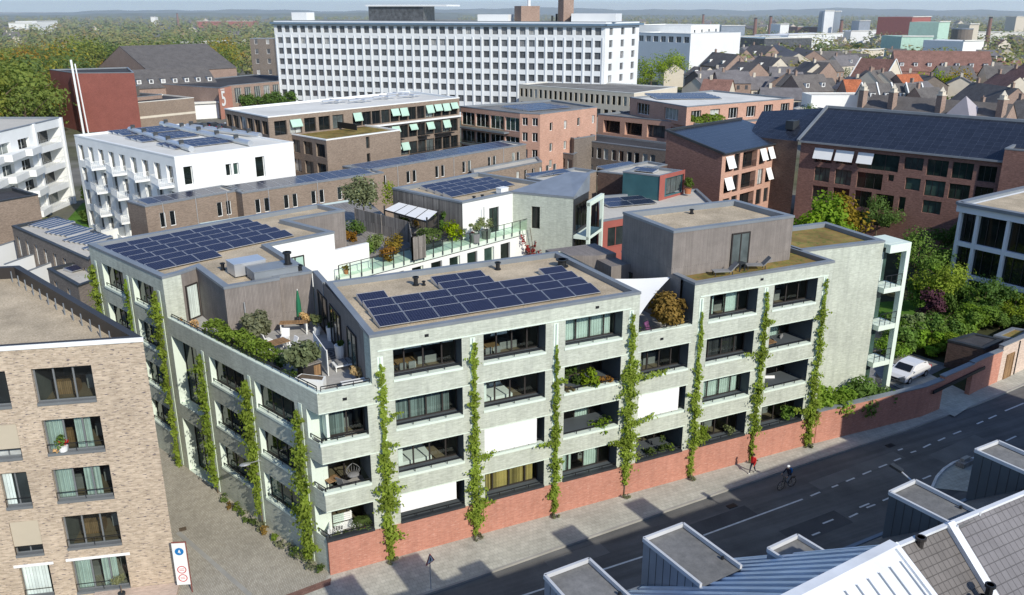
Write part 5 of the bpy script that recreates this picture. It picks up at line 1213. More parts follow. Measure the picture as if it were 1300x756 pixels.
plant('red flowers in a white box at the second highest window of the beige block',EB1.P(LB-4.8,9.25,.12),.35,.35,'redleaf',(2.2,.6,.6),120,.1,90,pot='white',potr=.25,poth=.3)
plant('green plant behind the red flowers in the beige block window',EB1.P(LB-4.9,9.3,.1),1.0,.3,'leaf',(1.2,1.3,1),150,.14,91)
plant('small round tree in a tub before the bottom window of the beige block',EB1.P(LB-2.95,.13,-.6),.9,.33,'olive',(1,1,.9),240,.13,92,pot='darkmetal',stem=.5)
plant('pale plant on the window rail of the beige block',EB1.P(LB-5.1,9.25,-.02),.25,.22,'straw',(1,.9,.9),70,.09,93)
# --- dark brick houses with solar roofs in the alley
WW='white_f'
H1=block('row_house','dark brick house row with stepped solar panels on its long flat roof, beyond the alley','house row',[(-19.46,67.96),(-11.60,48.81),(-9.17,57.17),(-14.93,71.01)],0,8,'grey_brick','paleroof','darkmetal',{0:[(grid(20.8,8,.9,[(4.6,6.9),(1,3.2)]),1)]},.3,fm='white',gm='dglass')
a0=Vector((-19.02,69.09)); a1=Vector((-11.64,50.93)); an=ang(a0,a1); tt=(a1-a0).normalized(); nn=Vector((-tt.y,tt.x))
for g in range(4):
    for i in range(5):
        p=a0+tt*(1.0+g*5.0+i*.78)+nn*(.8+.22*i)
        panel('dark solar panel on the house row beyond the alley, %s in the %s stepped group'%(nth(i),nth(g)),(p.x,p.y,7.71),an+PI/2,3.0,.75,R_(12),'stepped solar panels beyond the alley') if False else panel('dark panel in the %s stepped group on the house row beyond the alley, %s strip'%(nth(g),nth(i)),(p.x,p.y,7.71),an,.74,3.0,R_(6),'stepped solar panels beyond the alley')
H2=block('row_house','lower dark brick house with a blue edged solar roof right behind the beige block','house',[(-15.50,51.78),(-12.67,44.15),(-10.54,46.18),(-11.31,53.90)],0,6.8,'grey_brick','paleroof','darkmetal',{0:[(grid(7,2,.9,[(3.8,5.8)]),1)]},.3,fm='white')
for k,(u,v) in enumerate(((92,345),(101,341),(110,337))):
    p=(-13.23,49.92) if k==0 else ((-12.45,50.75) if k==1 else (-11.72,52.27))
    panel('solar panel on the low house behind the beige block, %s from the left'%nth(k),(p[0],p[1],6.52),an+PI*.5+.2,1.7,1.5,R_(6),'solar panels on the low alley house')
for k,(u,v) in enumerate((0,0,0) and ((20,320),(43,337),(53,352))):
    q=((-20.69,69.40),(-18.36,61.92),(-16.63,57.22))[k]; t=thing('partition_wall','pale grey garden partition wall between the alley houses, %s from the left'%nth(k),'garden wall',(q[0],q[1],0),'partition walls of the alley houses',an+PI/2+.5)
    b=MB(); b.bx(-2.6,2.6,-.08,.08,0,5.6); link('panel',b.mesh('panel',M['whitebuild']),t); b=MB(); b.bx(-2.65,2.65,-.11,.11,5.6,5.68); link('cap',b.mesh('cap',M['zinc']),t)
block('row_house','plain brown brick house end with a parapet, cut by the left photo edge','house',[(-26.66,75.01),(-17.19,80.97),(-20.35,87.55),(-29.43,84.14)],0,9,'brown_brick','darkroof','darkmetal',{},.4)
# --- white balcony building, far left
p0=Vector((-25.85,96.06)); p1=Vector((-14.53,119.45)); E_=Edge(p0,p1); L_=E_.L; nb=Vector((-E_.t.y,E_.t.x))*14
lw=L_*.30; l0=L_*.66
lg=[(l0,L_*.965,z,z+2.45,2.2) for z in (.5,3.9,7.2,10.6)]
lo=[(L_*a,L_*c,z,z+2.1,.5) for z in (1,4.2,7.4,10.6) for a,c in ((.08,.2),(.28,.4),(.48,.6))]
B2=block('white_apartment_building','bright white apartment building with open loggias and slanted balconies at far left','apartment building',[tuple(p0),tuple(p1),tuple(p1+nb),tuple(p0+nb)],0,14.5,'white','paleroof','zinc',{0:[(lg,3),(lo,2)]},.3,fm='white_f',gm='dglass',depth=.5)
b=MB()
for z in (.9,4.1,7.3,10.5):
    for a,c in ((.04,.24),(.26,.46),(.47,.64)):
        b.prism([E_.P(L_*a,0,-.02)[:2],E_.P(L_*a+.4,0,-1.9)[:2],E_.P(L_*c,0,-1.2)[:2],E_.P(L_*c,0,-.02)[:2]],z-.25,z+.75,0,0,True); b.cut()
puts('balcony',b,M['white'],B2)
b=MB()
for (u0,u1,z0,z1,D) in lg: railing(b,E_,u0,u1,z0,.95,.05,.5,.03); b.cut()
puts('railing',b,M['alu'],B2)
b=MB()
for k in range(2): b.box(E_.P(L_*(.655+.32*k),-0.0,-.35),Vector(E_.P(.5,0,0))-Vector(E_.P(0,0,0)),Vector(E_.P(0,0,.3))-Vector(E_.P(0,0,0)),(0,0,14.5)); b.cut()
puts('column',b,M['white'],B2)
# --- white apartment block with protruding balconies
B3p=[(-12.42,99.10),(-0.91,71.93),(15.20,78.27),(2.81,105.85)]
E3=Edge(B3p[0],B3p[1]); L3=E3.L; rows3=[(.6,2.9),(3.8,6.1),(7.1,9.4),(10.4,12.7)]
B3=block('white_apartment_building','white apartment block with triangular balconies and silver ducts on its roof','apartment building',B3p,0,14,'white','whiteroof','white',{0:[(grid(L3,9,1.7,rows3),2)],1:[([(1.0,2.2,6.8,8.9),(1.0,2.2,10.2,12.6),(6.8,7.6,10.6,12.2),(7.9,8.7,10.6,12.2),(7.2,7.9,7.7,8.8),(8.3,9.0,7.7,8.8),(11.2,12.6,9.8,12.6),(11.4,12.8,6.3,9.0)],1,'dglass2')]},.25,fm='white_f',gm='dglass',depth=.35)
b=MB(); rl=MB()
for (z,_) in rows3:
    for k in range(4):
        u=L3*(.16+.22*k)+(.6 if int(z)%2 else 0); pp_=[E3.P(u,0,-.02)[:2],E3.P(u+.5,0,-1.1)[:2],E3.P(u+4.2,0,-1.9)[:2],E3.P(u+4.4,0,-.02)[:2]]; b.prism(pp_,z-.4,z-.12,0,0,True); [railing(b,Edge(pp_[i],pp_[i+1]),0.02,Edge(pp_[i],pp_[i+1]).L-.02,z-.12,.98,0,.22,.045,0,1) for i in range(3)]; b.cut()
puts('balcony',b,M['white'],B3)
b=MB(); E3r=Edge(B3p[1],B3p[2]); b.face([E3r.P(2.6,4.5,-.01),E3r.P(E3r.L,4.5,-.01),E3r.P(E3r.L,8.2,-.01),E3r.P(2.6,8.2,-.01)]); put('brick_panel',b,M['pink_brick'],B3)
for k,(a,c) in enumerate((((-4.74,101.05),(1.65,76.66)),((0.12,106.03),(9.45,78.29)),((3.57,101.18),(11.97,85.55)))):
    t=thing('ventilation_duct','silver ventilation duct on the white block, %s from the alley side'%nth(k),'duct',(a[0],a[1],13.75),'ducts on the white block'); b=MB(); b.tube([(a[0],a[1],14.15),(c[0],c[1],14.15)],.42,10); put('pipe',b,M['alu'],t)
    b=MB()
    for j in range(5):
        q=Vector(a)+(Vector(c)-Vector(a))*(j+.3)/5; b.bx(q.x-.3,q.x+.3,q.y-.3,q.y+.3,14.35,14.95); b.cut()
    puts('fan_box',b,M['darkmetal'],t)
e3=ang(B3p[1],B3p[2])
for k,q in enumerate(((-2.22,97.33),(-0.07,89.56),(3.56,80.89))):
    for i in range(5): 
        for j in range(3): panel('solar panel on the white block, %s field, %s row, %s from the left'%(nth(k),nth(j),nth(i)),(q[0]+(i*1.72-4)*math.cos(e3)-j*1.9*math.sin(e3),q[1]+(i*1.72-4)*math.sin(e3)+j*1.9*math.cos(e3),13.76),e3,1.68,1.6,R_(8),'solar panels on the white block')
# lawn court below
b=MB(); b.face([(*(-16.07,103.19),.02),(*(-6.53,90.65),.02),(*(-4.69,116.73),.02),(*(-13.34,118.74),.02)]); put('lawn',b,M['lawn'],kind='structure')
b=MB(); q0,q1=(-12.20,84.00),(-6.74,88.85); b.bar((*q0,1.1),(*q1,1.1),.3,2.2); put('garden_wall',b,M['white'],None,'low white garden wall before the lawn of the white apartment blocks','garden wall')
for k,(q,h,kd,c) in enumerate((((-11.53,115.16),4,'leaf',(1.5,1.5,1)),((-10.73,104.69),3,'hedge',(1,.9,.8)),((-12.55,101.51),2.4,'leaf',(1,1.1,1)),((-9.49,108.99),2.6,'fruit',(.9,1,.7)),((-18.14,100.34),2,'olive',(1,1,.6)))):
    tree('shrub tree on the lawn of the white blocks, %s'%('yellow green and tallest','light green in front','dark at the left','autumn tinted at the right','grey green at the far left')[k],(q[0],q[1],0),h,h*.5,kd,c,900,.55,k,.15)
# --- brown brick terraces with narrow white windows
def pairs(L,st,n,z0,z1,w=.72,gap=.5):
    o=[]
    for k in range(n):
        u=st+(L-2*st-2*w-gap)*k/max(1,n-1); o+=[(u,u+w,z0,z1),(u+w+gap,u+2*w+gap,z0,z1)]
    return o
def terrace(label,F,Rr,dep,z,n,wm='brown_brick',pv=True,st=1.6,rows=((7.1,8.9),)):
    F=Vector(F); Rr=Vector(Rr); E=Edge(F,Rr); nb=E.n*dep
    ops=[]
    for a,c in rows: ops+=pairs(E.L,st,n,a,c)
    t=block('terraced_house_row',label,'house row',[tuple(F),tuple(Rr),tuple(Rr+nb),tuple(F+nb)],0,z,wm,'paleroof','zinc',{0:[(ops,1)]},.2,fm='white_f',gm='dglass',depth=.15)
    b=MB()
    for k in range(3): u=E.L*(k+.5)/3; b.bar(E.P(u,0,-.06),E.P(u,z,-.06),.07); b.cut()
    puts('downpipe',b,M['alu'],t)
    if pv:
        m=int((E.L-1.5)/1.72)
        for k in range(m):
            q=E.P(.8+k*1.72,0,.8); panel('solar panel in the dark strip on the %s, %s from the left'%(pv,nth(k)),(q[0],q[1],z-.18),E.ang,1.7,max(1.5,dep-1.8),R_(4),'solar panels on the '+pv)
    return t
terrace('nearest low brown brick house row with small white windows, left of the others',(-5.34,62.74),(6.18,67.76),4.4,10,2,pv='nearest brown row')
terrace('middle brown brick house row with paired white windows behind the olive tree',(5.96,65.72),(26.01,71.61),5.5,10,5,pv='middle brown row')
terrace('long rear brown brick house row with a dark solar strip',(24.17,73.83),(55.59,86.60),5.5,10,6,pv='rear brown row')
block('house_annex','lower grey brown brick annex at the right end of the rear house row','house',[(41.51,76.56),(56.60,82.71),(58.06,87.29),(43.13,81.01)],0,7.6,'brown_brick','paleroof','zinc',{0:[([(10+1.9*k,10.7+1.9*k,5,6.7) for k in range(6)],1)]},.2,fm='white_f')
# --- dark block with mint awnings
LB6=[(10.11,106.87),(14.46,92.25),(51.97,107.30),(48.10,124.16)]
E6=Edge(LB6[1],LB6[2]); L6=E6.L; r6=[(1,3.2),(4,6.2),(7,9.2),(10,12.2),(13,15.2)]
w6=grid(L6*.62,12,1.9,r6,.5,.5,L6*.38)+grid(L6*.36,5,2.2,[(13,15.2)],1,.5)
E6l=Edge(LB6[0],LB6[1]); w6l=grid(E6l.L,6,1.9,[(10.6,12.6),(13.2,15.2)])
B6=block('apartment_building','brown apartment block with white roof edges, black balconies and mint green awnings','apartment building',LB6,0,16,'brown_brick','whiteroof','white',{1:[(w6,2)],0:[(w6l,2)]},.3,fm='frame',gm='dglass',depth=.3)
rr=random.Random(5); b=MB(); bal=MB(); aw=MB()
for i,o in enumerate(w6):
    if rr.random()<.28 or (o[2]==13 and o[0]>L6*.75):
        z=o[3]; u0,u1=o[0]+.1,o[1]-.1; h_=rr.uniform(.8,1.3); aw.face([E6.P(u0,z,-.05),E6.P(u0,z-h_,-.55),E6.P(u1,z-h_,-.55),E6.P(u1,z,-.05)][::-1]); aw.face([E6.P(u0,z-h_,-.55),E6.P(u0,z-h_-.15,-.55),E6.P(u1,z-h_-.15,-.55),E6.P(u1,z-h_,-.55)][::-1]); aw.cut()
    if o[2]<12 and rr.random()<.6:
        q=Vector(E6.P(o[0]-.1,o[2]-.15,-1.1)); bal.box(q,Vector(E6.P(o[1]-o[0]+.2,0,0))-Vector(E6.P(0,0,0)),Vector(E6.P(0,0,1.08))-Vector(E6.P(0,0,0)),(0,0,.12)); railing(bal,E6,o[0]-.05,o[1]+.05,o[2]-.03,.95,-1.05,.3,.05,0,2); bal.cut()
puts('awning',aw,M['awning'],B6); puts('balcony',bal,M['black'],B6)
aw=MB()
for o in w6l[:4]: u0,u1,z=o[0],o[1],o[3]; aw.face([E6l.P(u0,z-1.3,-.6),E6l.P(u1,z-1.3,-.6),E6l.P(u1,z,-.05),E6l.P(u0,z,-.05)]); aw.cut()
puts('awning',aw,M['awning'],B6)
b=MB(); b.box(E6.P(L6*.4,12.55,-.5),Vector(E6.P(L6*.6,0,0))-Vector(E6.P(0,0,0)),Vector(E6.P(0,0,.5))-Vector(E6.P(0,0,0)),(0,0,.25)); put('white_band',b,M['white'],B6)
for k,q in enumerate(((29.22,109.60),(33.75,108.97),(39.28,112.68),(44.46,113.55),(43.45,117.51))):
    t=thing('roof_duct','branching pale grey duct on the white flat roof, %s from the left'%nth(k),'duct',(q[0],q[1],15.7),'ducts on the white flat roof',.3); b=MB(); b.tube([(-2.5,0,.5),(2.5,0,.5)],.22,8); b.tube([(0,-1.5,.5),(0,1.5,.5)],.22,8); link('pipe',b.mesh('pipe',M['alu']),t)
W6=[(10.59,112.76),(21.48,85.25),(35.02,91.11)]; W6.append(tuple(Vector(W6[2])+Vector(W6[0])-Vector(W6[1])))
Ew6=Edge(W6[0],W6[1]); B6w=block('apartment_building','front brick wing with a sedum roof and thick white roof edge, before the awning block','apartment building',W6,0,13,'brown_brick','sedum','white',{0:[(grid(Ew6.L,9,2.3,[(1.2,3.2),(4.2,6.2),(7.2,9.2),(10.2,12.2)]),2)],1:[([(7.6,8.3,8.0,10.0),(7.6,8.3,10.8,12.6)],1)]},.2,fm='frame',gm='dglass',depth=.3)
Ew6=Edge(W6[0],W6[1]); b=MB(); b.box(Ew6.P(0,13.1,9.0),Vector(Ew6.P(Ew6.L*.85,0,0))-Vector(Ew6.P(0,0,0)),Vector(Ew6.P(0,0,.15))-Vector(Ew6.P(0,0,0)),(0,0,.95)); put('terrace_screen',b,M['black'],B6w)
# --- orange brick block with glazed balconies
P8=[(53.71,110.90),(59.06,96.18),(61.65,93.35),(76.57,98.80),(74.83,113.94)]
E8=Edge(P8[0],P8[1])
B8=block('brick_apartment_building','orange red brick block with a dark solar roof and glass balconies at its left','apartment building',P8,0,14,'orange_brick','greyroof','zinc',{0:[(grid(E8.L,4,3.6,[(1.5,3.6),(4.5,6.6),(7.5,9.6),(10.6,13)]),3,'dglass2')],1:[(grid(Edge(P8[1],P8[2]).L,2,1.1,[(3,4.6),(6.0,7.6),(9,10.6),(11.8,13.2)]),2)],2:[([(2.6,3.4,z,z+1.5) for z in (4,7,10.7)]+[(6.5,7.3,z,z+1.5) for z in (4,7,10.7)]+[(10.2,11,z,z+1.5) for z in (4,7.4,10.9)]+[(14.5,15.3,z,z+1.5) for z in (7.4,11)],1)]},.3,fm='white_f',gm='dglass',depth=.25)
b=MB()
for z in (4.4,7.4,10.4): b.box(E8.P(.3,z-.3,-1.3),Vector(E8.P(E8.L-3,0,0))-Vector(E8.P(0,0,0)),Vector(E8.P(0,0,1.28))-Vector(E8.P(0,0,0)),(0,0,.25)); b.cut()
puts('balcony',b,M['zinc'],B8)
b=MB()
for z in (4.4,7.4,10.4): b.face([E8.P(.3,z,-1.25),E8.P(E8.L-2.7,z,-1.25),E8.P(E8.L-2.7,z+1,-1.25),E8.P(.3,z+1,-1.25)]); b.cut()
puts('balcony_glass',b,M['railglass'],B8)
def pvroof(label,poly,z,mat='pv2',grp=None):
    e=ang(poly[0],poly[1]); L=(Vector(poly[1])-Vector(poly[0])).length; D=(Vector(poly[2])-Vector(poly[1])).length
    n=max(1,int(L/3.4)); m=max(1,int(D/2.2)); c,s=math.cos(e),math.sin(e)
    for i in range(n):
        for j in range(m):
            x=i*3.4; y=j*2.2; panel('%s, %s row, %s from the left'%(label,nth(j),nth(i)),(poly[0][0]+x*c-y*s,poly[0][1]+x*s+y*c,z),e,3.3,2.0,R_(5),grp)
pvroof('solar panel on the orange brick block',[(62.39,99.08),(75.19,101.74),(73.10,112.36)],13.72,grp='solar panels on the orange brick block')
# --- long beige house behind it
P9=[(101.58,184.09),(116.17,146.46),(137.31,157.00),(119.89,191.14)]; L9=Edge(P9[0],P9[1]).L
block('brick_apartment_building','long low beige brick building with many narrow windows before the white giant','apartment building',P9,0,11,'cream','greyroof','whiteroof',{0:[(grid(L9,22,1.0,[(7.6,9.9)]),1),(grid(L9,16,1.4,[(4,6.2)]),2)]},.3,fm='frame',gm='dglass',depth=.2)
# --- salmon modern block with roof terraces
P10=[(84.17,111.02),(94.51,86.66),(118.09,90.39),(108.22,116.16)]; L10=Edge(P10[0],P10[1]).L
B10=block('brick_apartment_building','salmon red modern block with tall openings and hedged roof terrace','apartment building',P10,0,11,'orange_brick','greyroof','zinc',{0:[([(1.5+5.3*k,5.6+5.3*k,a,c,1.2) for k in range(6) for a,c in ((7.4,9.9),(4,6.6),(.8,3.2))],3)]},.3,fm='frame',gm='dglass',depth=1.2)
P10b=[(91.07,109.77),(90.94,90.17),(120.56,93.95),(116.62,115.31)]; L10b=Edge(P10b[0],P10b[1]).L; L10c=Edge(P10b[1],P10b[2]).L
block('penthouse_block','upper salmon storey with pale roof, ducts and solar panels, set back on the modern block','apartment building',P10b,10.6,14.2,'orange_brick','whiteroof','zinc',{0:[(grid(L10b,2,4.6,[(11.2,13.4)]),4)],1:[(grid(L10c,6,2.6,[(11.2,13.3)]),3)]},.3,fm='white_f',gm='dglass',depth=.4)
pvroof('solar panel on the salmon block',[(94.70,105.12),(109.55,99.85),(108.52,111.74)],13.95,grp='solar panels on the salmon block')
t=thing('hedge','clipped hedge on the salmon block terrace','hedge',(*(96.65,93.06),11)); mb=MB(); rr=random.Random(8); a_,c_=(92.16,91.56),(99.17,89.58); hedge_mb(mb,a_,c_,1.6,1.4,10.8,900,.5,rr); put('foliage',mb,M['hedge'],t)
t=thing('garden_canopy','white roofed canopy beside the hedge on the salmon block terrace','canopy',(*(108.22,105.55),11)); q=(102.90,98.69); b=MB(); b.box((q[0]-4,q[1]-1,13.2),(9,3,0),(-1.3,4,0),(0,0,.25)); put('roof',b,M['white'],t); b=MB()
for i in (-3.6,0,4.4): b.bx(q[0]+i,q[0]+i+.2,q[1]-.8+i*.33,q[1]-.6+i*.33,10.9,13.2); b.cut()
puts('post',b,M['white'],t)
# --- grey brick houses in the middle
Pm=[(72.47,100.45),(80.53,81.37),(86.93,86.48),(79.43,105.04)]; Lm=Edge(Pm[0],Pm[1]).L
block('brick_house','grey brown brick house row with dark window pairs behind the teal box','house row',Pm,0,8,'grey_brick','darkroof','zinc',{0:[(pairs(Lm,2.2,5,4.9,6.9,1.1,.5),1),(pairs(Lm,2.2,5,1.6,3.6,1.1,.5),1)]},.3,fm='white_f')
Pm2=[(65.99,99.56),(68.56,93.28),(75.51,100.38),(73.42,107.04)]; block('brick_house','small grey brick house with a roof terrace left of the grey house row','house',Pm2,0,6.4,'grey_brick','paleroof','zinc',{0:[(grid(Edge(Pm2[0],Pm2[1]).L,4,1.1,[(3.6,5.4),(.8,2.8)]),1)]},.4,fm='white_f')
block('brick_house','dark brick upper house block between the small terrace house and the grey row','house',[(70.01,101.50),(69.52,94.82),(75.16,96.69),(76.02,103.54)],0,9,'grey_brick','darkroof','zinc',{},.3)
Pt=[(53.46,53.15),(56.09,48.39),(61.20,50.44),(58.58,55.37)]
Bt=block('roof_house','teal clad house box with a red framed window front and solar roof','house',Pt,5,11,'teal','paleroof','zinc',{1:[([(1.6,5.6,8.2,10.4)],3)]},.3,fm='frame')
Et=Edge(Pt[1],Pt[2]); b=MB(); facade(b,Edge(Et.P(-.1,0,-.06)[:2],Et.P(Et.L+.5,0,-.06)[:2]),7.6,11.05,[(1.3,5.9,8.0,10.5)],.2); put('red_front',b,M['redpanel'],Bt)
pvroof('solar panel on the teal house box',[(55.24,54.17),(57.56,50.49),(61.57,51.82)],10.75,grp='solar panels on the teal box')
Pr=[(42.68,40.94),(60.81,43.20),(64.57,51.46),(49.84,53.25)]; Lr=Edge(Pr[0],Pr[1]).L
block('red_house','red clad house with a grey solar deck roof beside the taupe penthouse','house',Pr,0,8,'redpanel','paleroof','zinc',{0:[([(1.2,5.2,4.6,7.0)],3)]},.3,fm='redpanel',gm='dglass')
pvroof('solar panel on the red clad house',[(47.99,47.25),(55.61,46.68),(54.72,53.11)],7.75,grp='solar panels on the red house')
plant('small tree in an orange tub on the terrace by the teal box',(*(61.46,49.42),8),1.8,.8,'leaf',(1,1,.8),260,.35,97,pot='terracotta',potr=.5,poth=.7)
tb=(59.07,50.55); t=thing('terrace_furniture','pale grey garden sofa on the terrace by the teal box','sofa',(tb[0],tb[1],7.8),None,.2); b=MB(); b.bx(-1.6,1.6,-.6,.6,.1,.55); link('seat',b.mesh('seat',M['greyfab']),t); b=MB(); b.bx(-1.6,1.6,.45,.65,.55,1.1); link('backrest',b.mesh('backrest',M['whitefab']),t)
block('brick_house','pale brown brick house with a blue solar roof right of the mint framed house','house',[(42.13,59.42),(43.60,55.38),(53.49,59.89),(51.82,63.46)],0,10,'brown_brick','paleroof','zinc',{},.3)
pvroof('solar panel on the pale brown house',[(43.45,59.67),(52.77,61.49),(52.03,63.59)],9.78,grp='solar panels on the pale brown house')
block('brick_house','dark brick house with a solar roof behind the teal box','house',[(53.43,59.58),(55.59,56.22),(65.39,59.89),(64.48,63.64)],0,10,'dark_brick','paleroof','zinc',{},.3)
pvroof('solar panel behind the teal box',[(55.46,60.56),(65.09,62.87),(64.83,64.14)],9.78,grp='solar panels on the dark house')
# --- mint framed court house with solar roof
MPp=[(16.8,38.4),(20.6,29.3),(26.8,31.5),(30.9,26.7),(34.3,29.6),(32.0,33.8),(27.9,42.6)]
tM=thing('court_house','court house with grey timber side, white and green brick walls, mint frame and solar roof','house',(25,34,0))
for i,(wm,ops) in enumerate((('woodgrey',[]),('plaster',[(3.4,4.7,11.05,13.5)]),('green_brick',[(2.0,2.9,11.2,13.4)]),('darkmetal',[]),('plaster',[]),('zinc',[]),('zinc',[]))):
    E=Edge(MPp[i],MPp[(i+1)%7]); b=MB(); facade(b,E,0 if i not in(0,) else 10.5,R,ops,.2); put('wall',b,M[wm],tM)
    for o in ops: window(tM,E,*o,.2,2,1,'frame','dglass2')
roof_parts(tM,MPp,R-.35,R,'gravel','zinc',None,.45)
E=Edge(MPp[3],MPp[4]); b=MB()
wd=[(26.6,31.7),(30.95,26.7),(34.35,29.55),(33.2,31.6)]
b.face([(*wd[1],R+.05),(*wd[2],R+1.6),(*wd[3],R+1.5),(*wd[0],R+.05)]); b.face([(*wd[1],R-.2),(*wd[2],R-.2),(*wd[2],R+1.6),(*wd[1],R+.05)]); b.face([(*wd[3],R),(*wd[0],R),(*wd[0],R+.05),(*wd[3],R+1.5)])
put('wedge_roof',b,M['metal_blue'],tM)
for z in (4.8,8.0,11.2): window(tM,E,.5,E.L-.4,z,z+2.6,-.03,4,1,'frame','dglass2')
b=MB()
for z in (4.5,7.7,10.9): b.box(E.P(.1,z-.3,-1.6),Vector(E.P(E.L-.3,0,0))-Vector(E.P(0,0,0)),Vector(E.P(0,0,1.55))-Vector(E.P(0,0,0)),(0,0,.3)); b.cut()
for u in (.1,E.L-.5): b.box(E.P(u,0,-1.65),Vector(E.P(.35,0,0))-Vector(E.P(0,0,0)),Vector(E.P(0,0,.3))-Vector(E.P(0,0,0)),(0,0,14.2)); b.cut()
b.box(E.P(.1,13.9,-1.66),Vector(E.P(E.L-.25,0,0))-Vector(E.P(0,0,0)),Vector(E.P(0,0,.35))-Vector(E.P(0,0,0)),(0,0,.45))
puts('mint_frame',b,M['greenwhite'],tM)
b=MB()
for z in (4.5,7.7,10.9): b.face([E.P(.5,z,-1.58),E.P(E.L-.5,z,-1.58),E.P(E.L-.5,z+1,-1.58),E.P(.5,z+1,-1.58)]); b.cut()
puts('balcony_glass',b,M['railglass'],tM)
an=R_(19.5); cx,sx=math.cos(an),math.sin(an)
for r in range(4):
    for k in range(5 if r<3 else 4):
        p=Vector((20.9,32.7))+Vector((cx,sx))*1.72*(k+.12*r)+Vector((-sx,cx))*1.42*r
        panel('solar panel on the court house roof, %s row from the front, %s from the left'%(nth(r),nth(k)),(p.x,p.y,R-.35),an,1.68,1.35,R_(10),'solar panels on the court house')
roof_box('small white air conditioning box on the court house roof',26.2,32.6,R-.35,1.0,.7,.6,'white',an); flue('left black pipe at the front of the court house roof',22.4,30.8,R-.35,.45,.13); flue('right black pipe at the front of the court house roof',23.4,31.1,R-.35,.45,.13)
t=thing('wall_post','thin grey steel mast before the white court house wall','mast',(22.9,29.6,11)); b=MB(); b.cyl((0,0),.04,0,2.9,8); link('pole',b.mesh('pole',M['zinc']),t)
# --- court deck with garden
b=MB(); b.prism([(7.0,22.6),(27.9,30.5),(26.8,31.4),(20.6,29.2),(16.9,38.3),(17.5,52),(-1,47),(4.0,33.0),(8.5,34.4),(10,30.8),(7.2,26)],10.55,11.0,0,0,True)
put('court_deck',b,M['greenwhite'],kind='structure')
b=MB(); b.face([(9.5,26.5,11.006),(20.4,29.9,11.006),(16.9,38.0,11.006),(17.5,51,11.006),(-.5,46.5,11.006),(4.3,34,11.006),(9,34.4,11.006)]); put('court_garden',b,M['deck'],kind='structure')
Ed_=Edge((7.0,22.55),(27.9,30.45)); b=MB(); tw=thing('gallery_wall','white courtyard wall with dark doors and mint panels below the gallery','wall',(17,27,0))
wo=[(1.0+2.2*k,2.3+2.2*k,8.0,10.2) for k in range(9)]; facade(b,Ed_,0,10.5,wo,.3); put('wall',b,M['plaster'],tw)
for k,o in enumerate(wo): window(tw,Ed_,*o,.25,1,1,'greenwhite' if k%2 else 'frame','dglass2',.1)
tr_=thing('gallery_railing','black post railing with clear glass along the mint green gallery','railing',(17,26.5,11)); b=MB(); n=20
for k in range(n+1):
    u=Ed_.L*k/n; b.bar(Ed_.P(u,10.7,-.08),Ed_.P(u,12.1,-.08),.07); b.cut()
puts('post',b,M['black'],tr_)
b=MB(); b.bar(Ed_.P(0,12.1,-.08),Ed_.P(Ed_.L,12.1,-.08),.045); put('handrail',b,M['black'],tr_)
b=MB()
for k in range(n): b.face([Ed_.P(Ed_.L*k/n+.06,11.05,-.08),Ed_.P(Ed_.L*(k+1)/n-.06,11.05,-.08),Ed_.P(Ed_.L*(k+1)/n-.06,12.05,-.08),Ed_.P(Ed_.L*k/n+.06,12.05,-.08)]); b.cut()
puts('pane',b,M['railglass'],tr_)
G=11.0; g3=lambda q:(q[0],q[1],G)
tree('airy grey green olive tree in the roof garden before the brown house row',g3((13.75,38.41)),5.0,1.75,'olive',(1,1.05,.95),2300,.32,6,.3)
def fence(label,pts,z,h,mat='woodgrey',name='timber_fence'):
    t=thing(name,label,'fence',(*pts[0],z)); b=MB()
    for a,c in zip(pts,pts[1:]): b.bar((*a,z+h/2),(*c,z+h/2),.06,h); b.cut()
    puts('panel',b,M[mat],t); b=MB()
    for a,c in zip(pts,pts[1:]):
        for k in (0,.5,1): q=Vector(a)+(Vector(c)-Vector(a))*k; b.bx(q.x-.06,q.x+.06,q.y-.06,q.y+.06,z,z+h+.08); b.cut()
    puts('post',b,M['woodgrey'],t); return t
fence('weathered grey timber fence running through the roof garden to the gallery',[(12.79,38.15),(15.82,30.73),(14.09,24.88),(15.41,25.34)],G,2.0)
t=thing('pergola','black pergola with white cloth roof panels in the roof garden','pergola',g3((16.57,32.94))); q=[(14.78,34.82),(16.81,28.55),(18.83,31.06),(16.78,36.57)]
b=MB(); qa=[Vector(x) for x in q]
for k in range(4):
    a0_=qa[0]+(qa[1]-qa[0])*(k/4+.01); a1_=qa[0]+(qa[1]-qa[0])*((k+1)/4-.01); b0_=qa[3]+(qa[2]-qa[3])*(k/4+.01); b1_=qa[3]+(qa[2]-qa[3])*((k+1)/4-.01)
    b.face([(*a0_,13.4),(*a1_,13.4),(*b1_,13.55),(*b0_,13.55)]); b.cut()
puts('roof_panel',b,M['whitefab'],t); b=MB()
for v in qa: b.bx(v.x-.06,v.x+.06,v.y-.06,v.y+.06,G,13.75); b.cut()
puts('post',b,M['black'],t); b=MB()
for k in range(4): b.bar((*qa[k],13.3),(*qa[(k+1)%4],13.3),.1); b.cut()
puts('beam',b,M['black'],t)
t=thing('hedge','clipped square green hedge in a long grey trough by the gallery','hedge',g3((16.53,27.37))); mb=MB(); rr=random.Random(9); hedge_mb(mb,(15.97,27.93),(17.90,28.81),.9,1.25,G+.4,700,.2,rr); put('foliage',mb,M['leaf'],t); b=MB(); b.bar((*(15.89,27.67),G+.25),(*(17.87,28.52),G+.25),.9,.5); put('trough',b,M['darkmetal'],t)
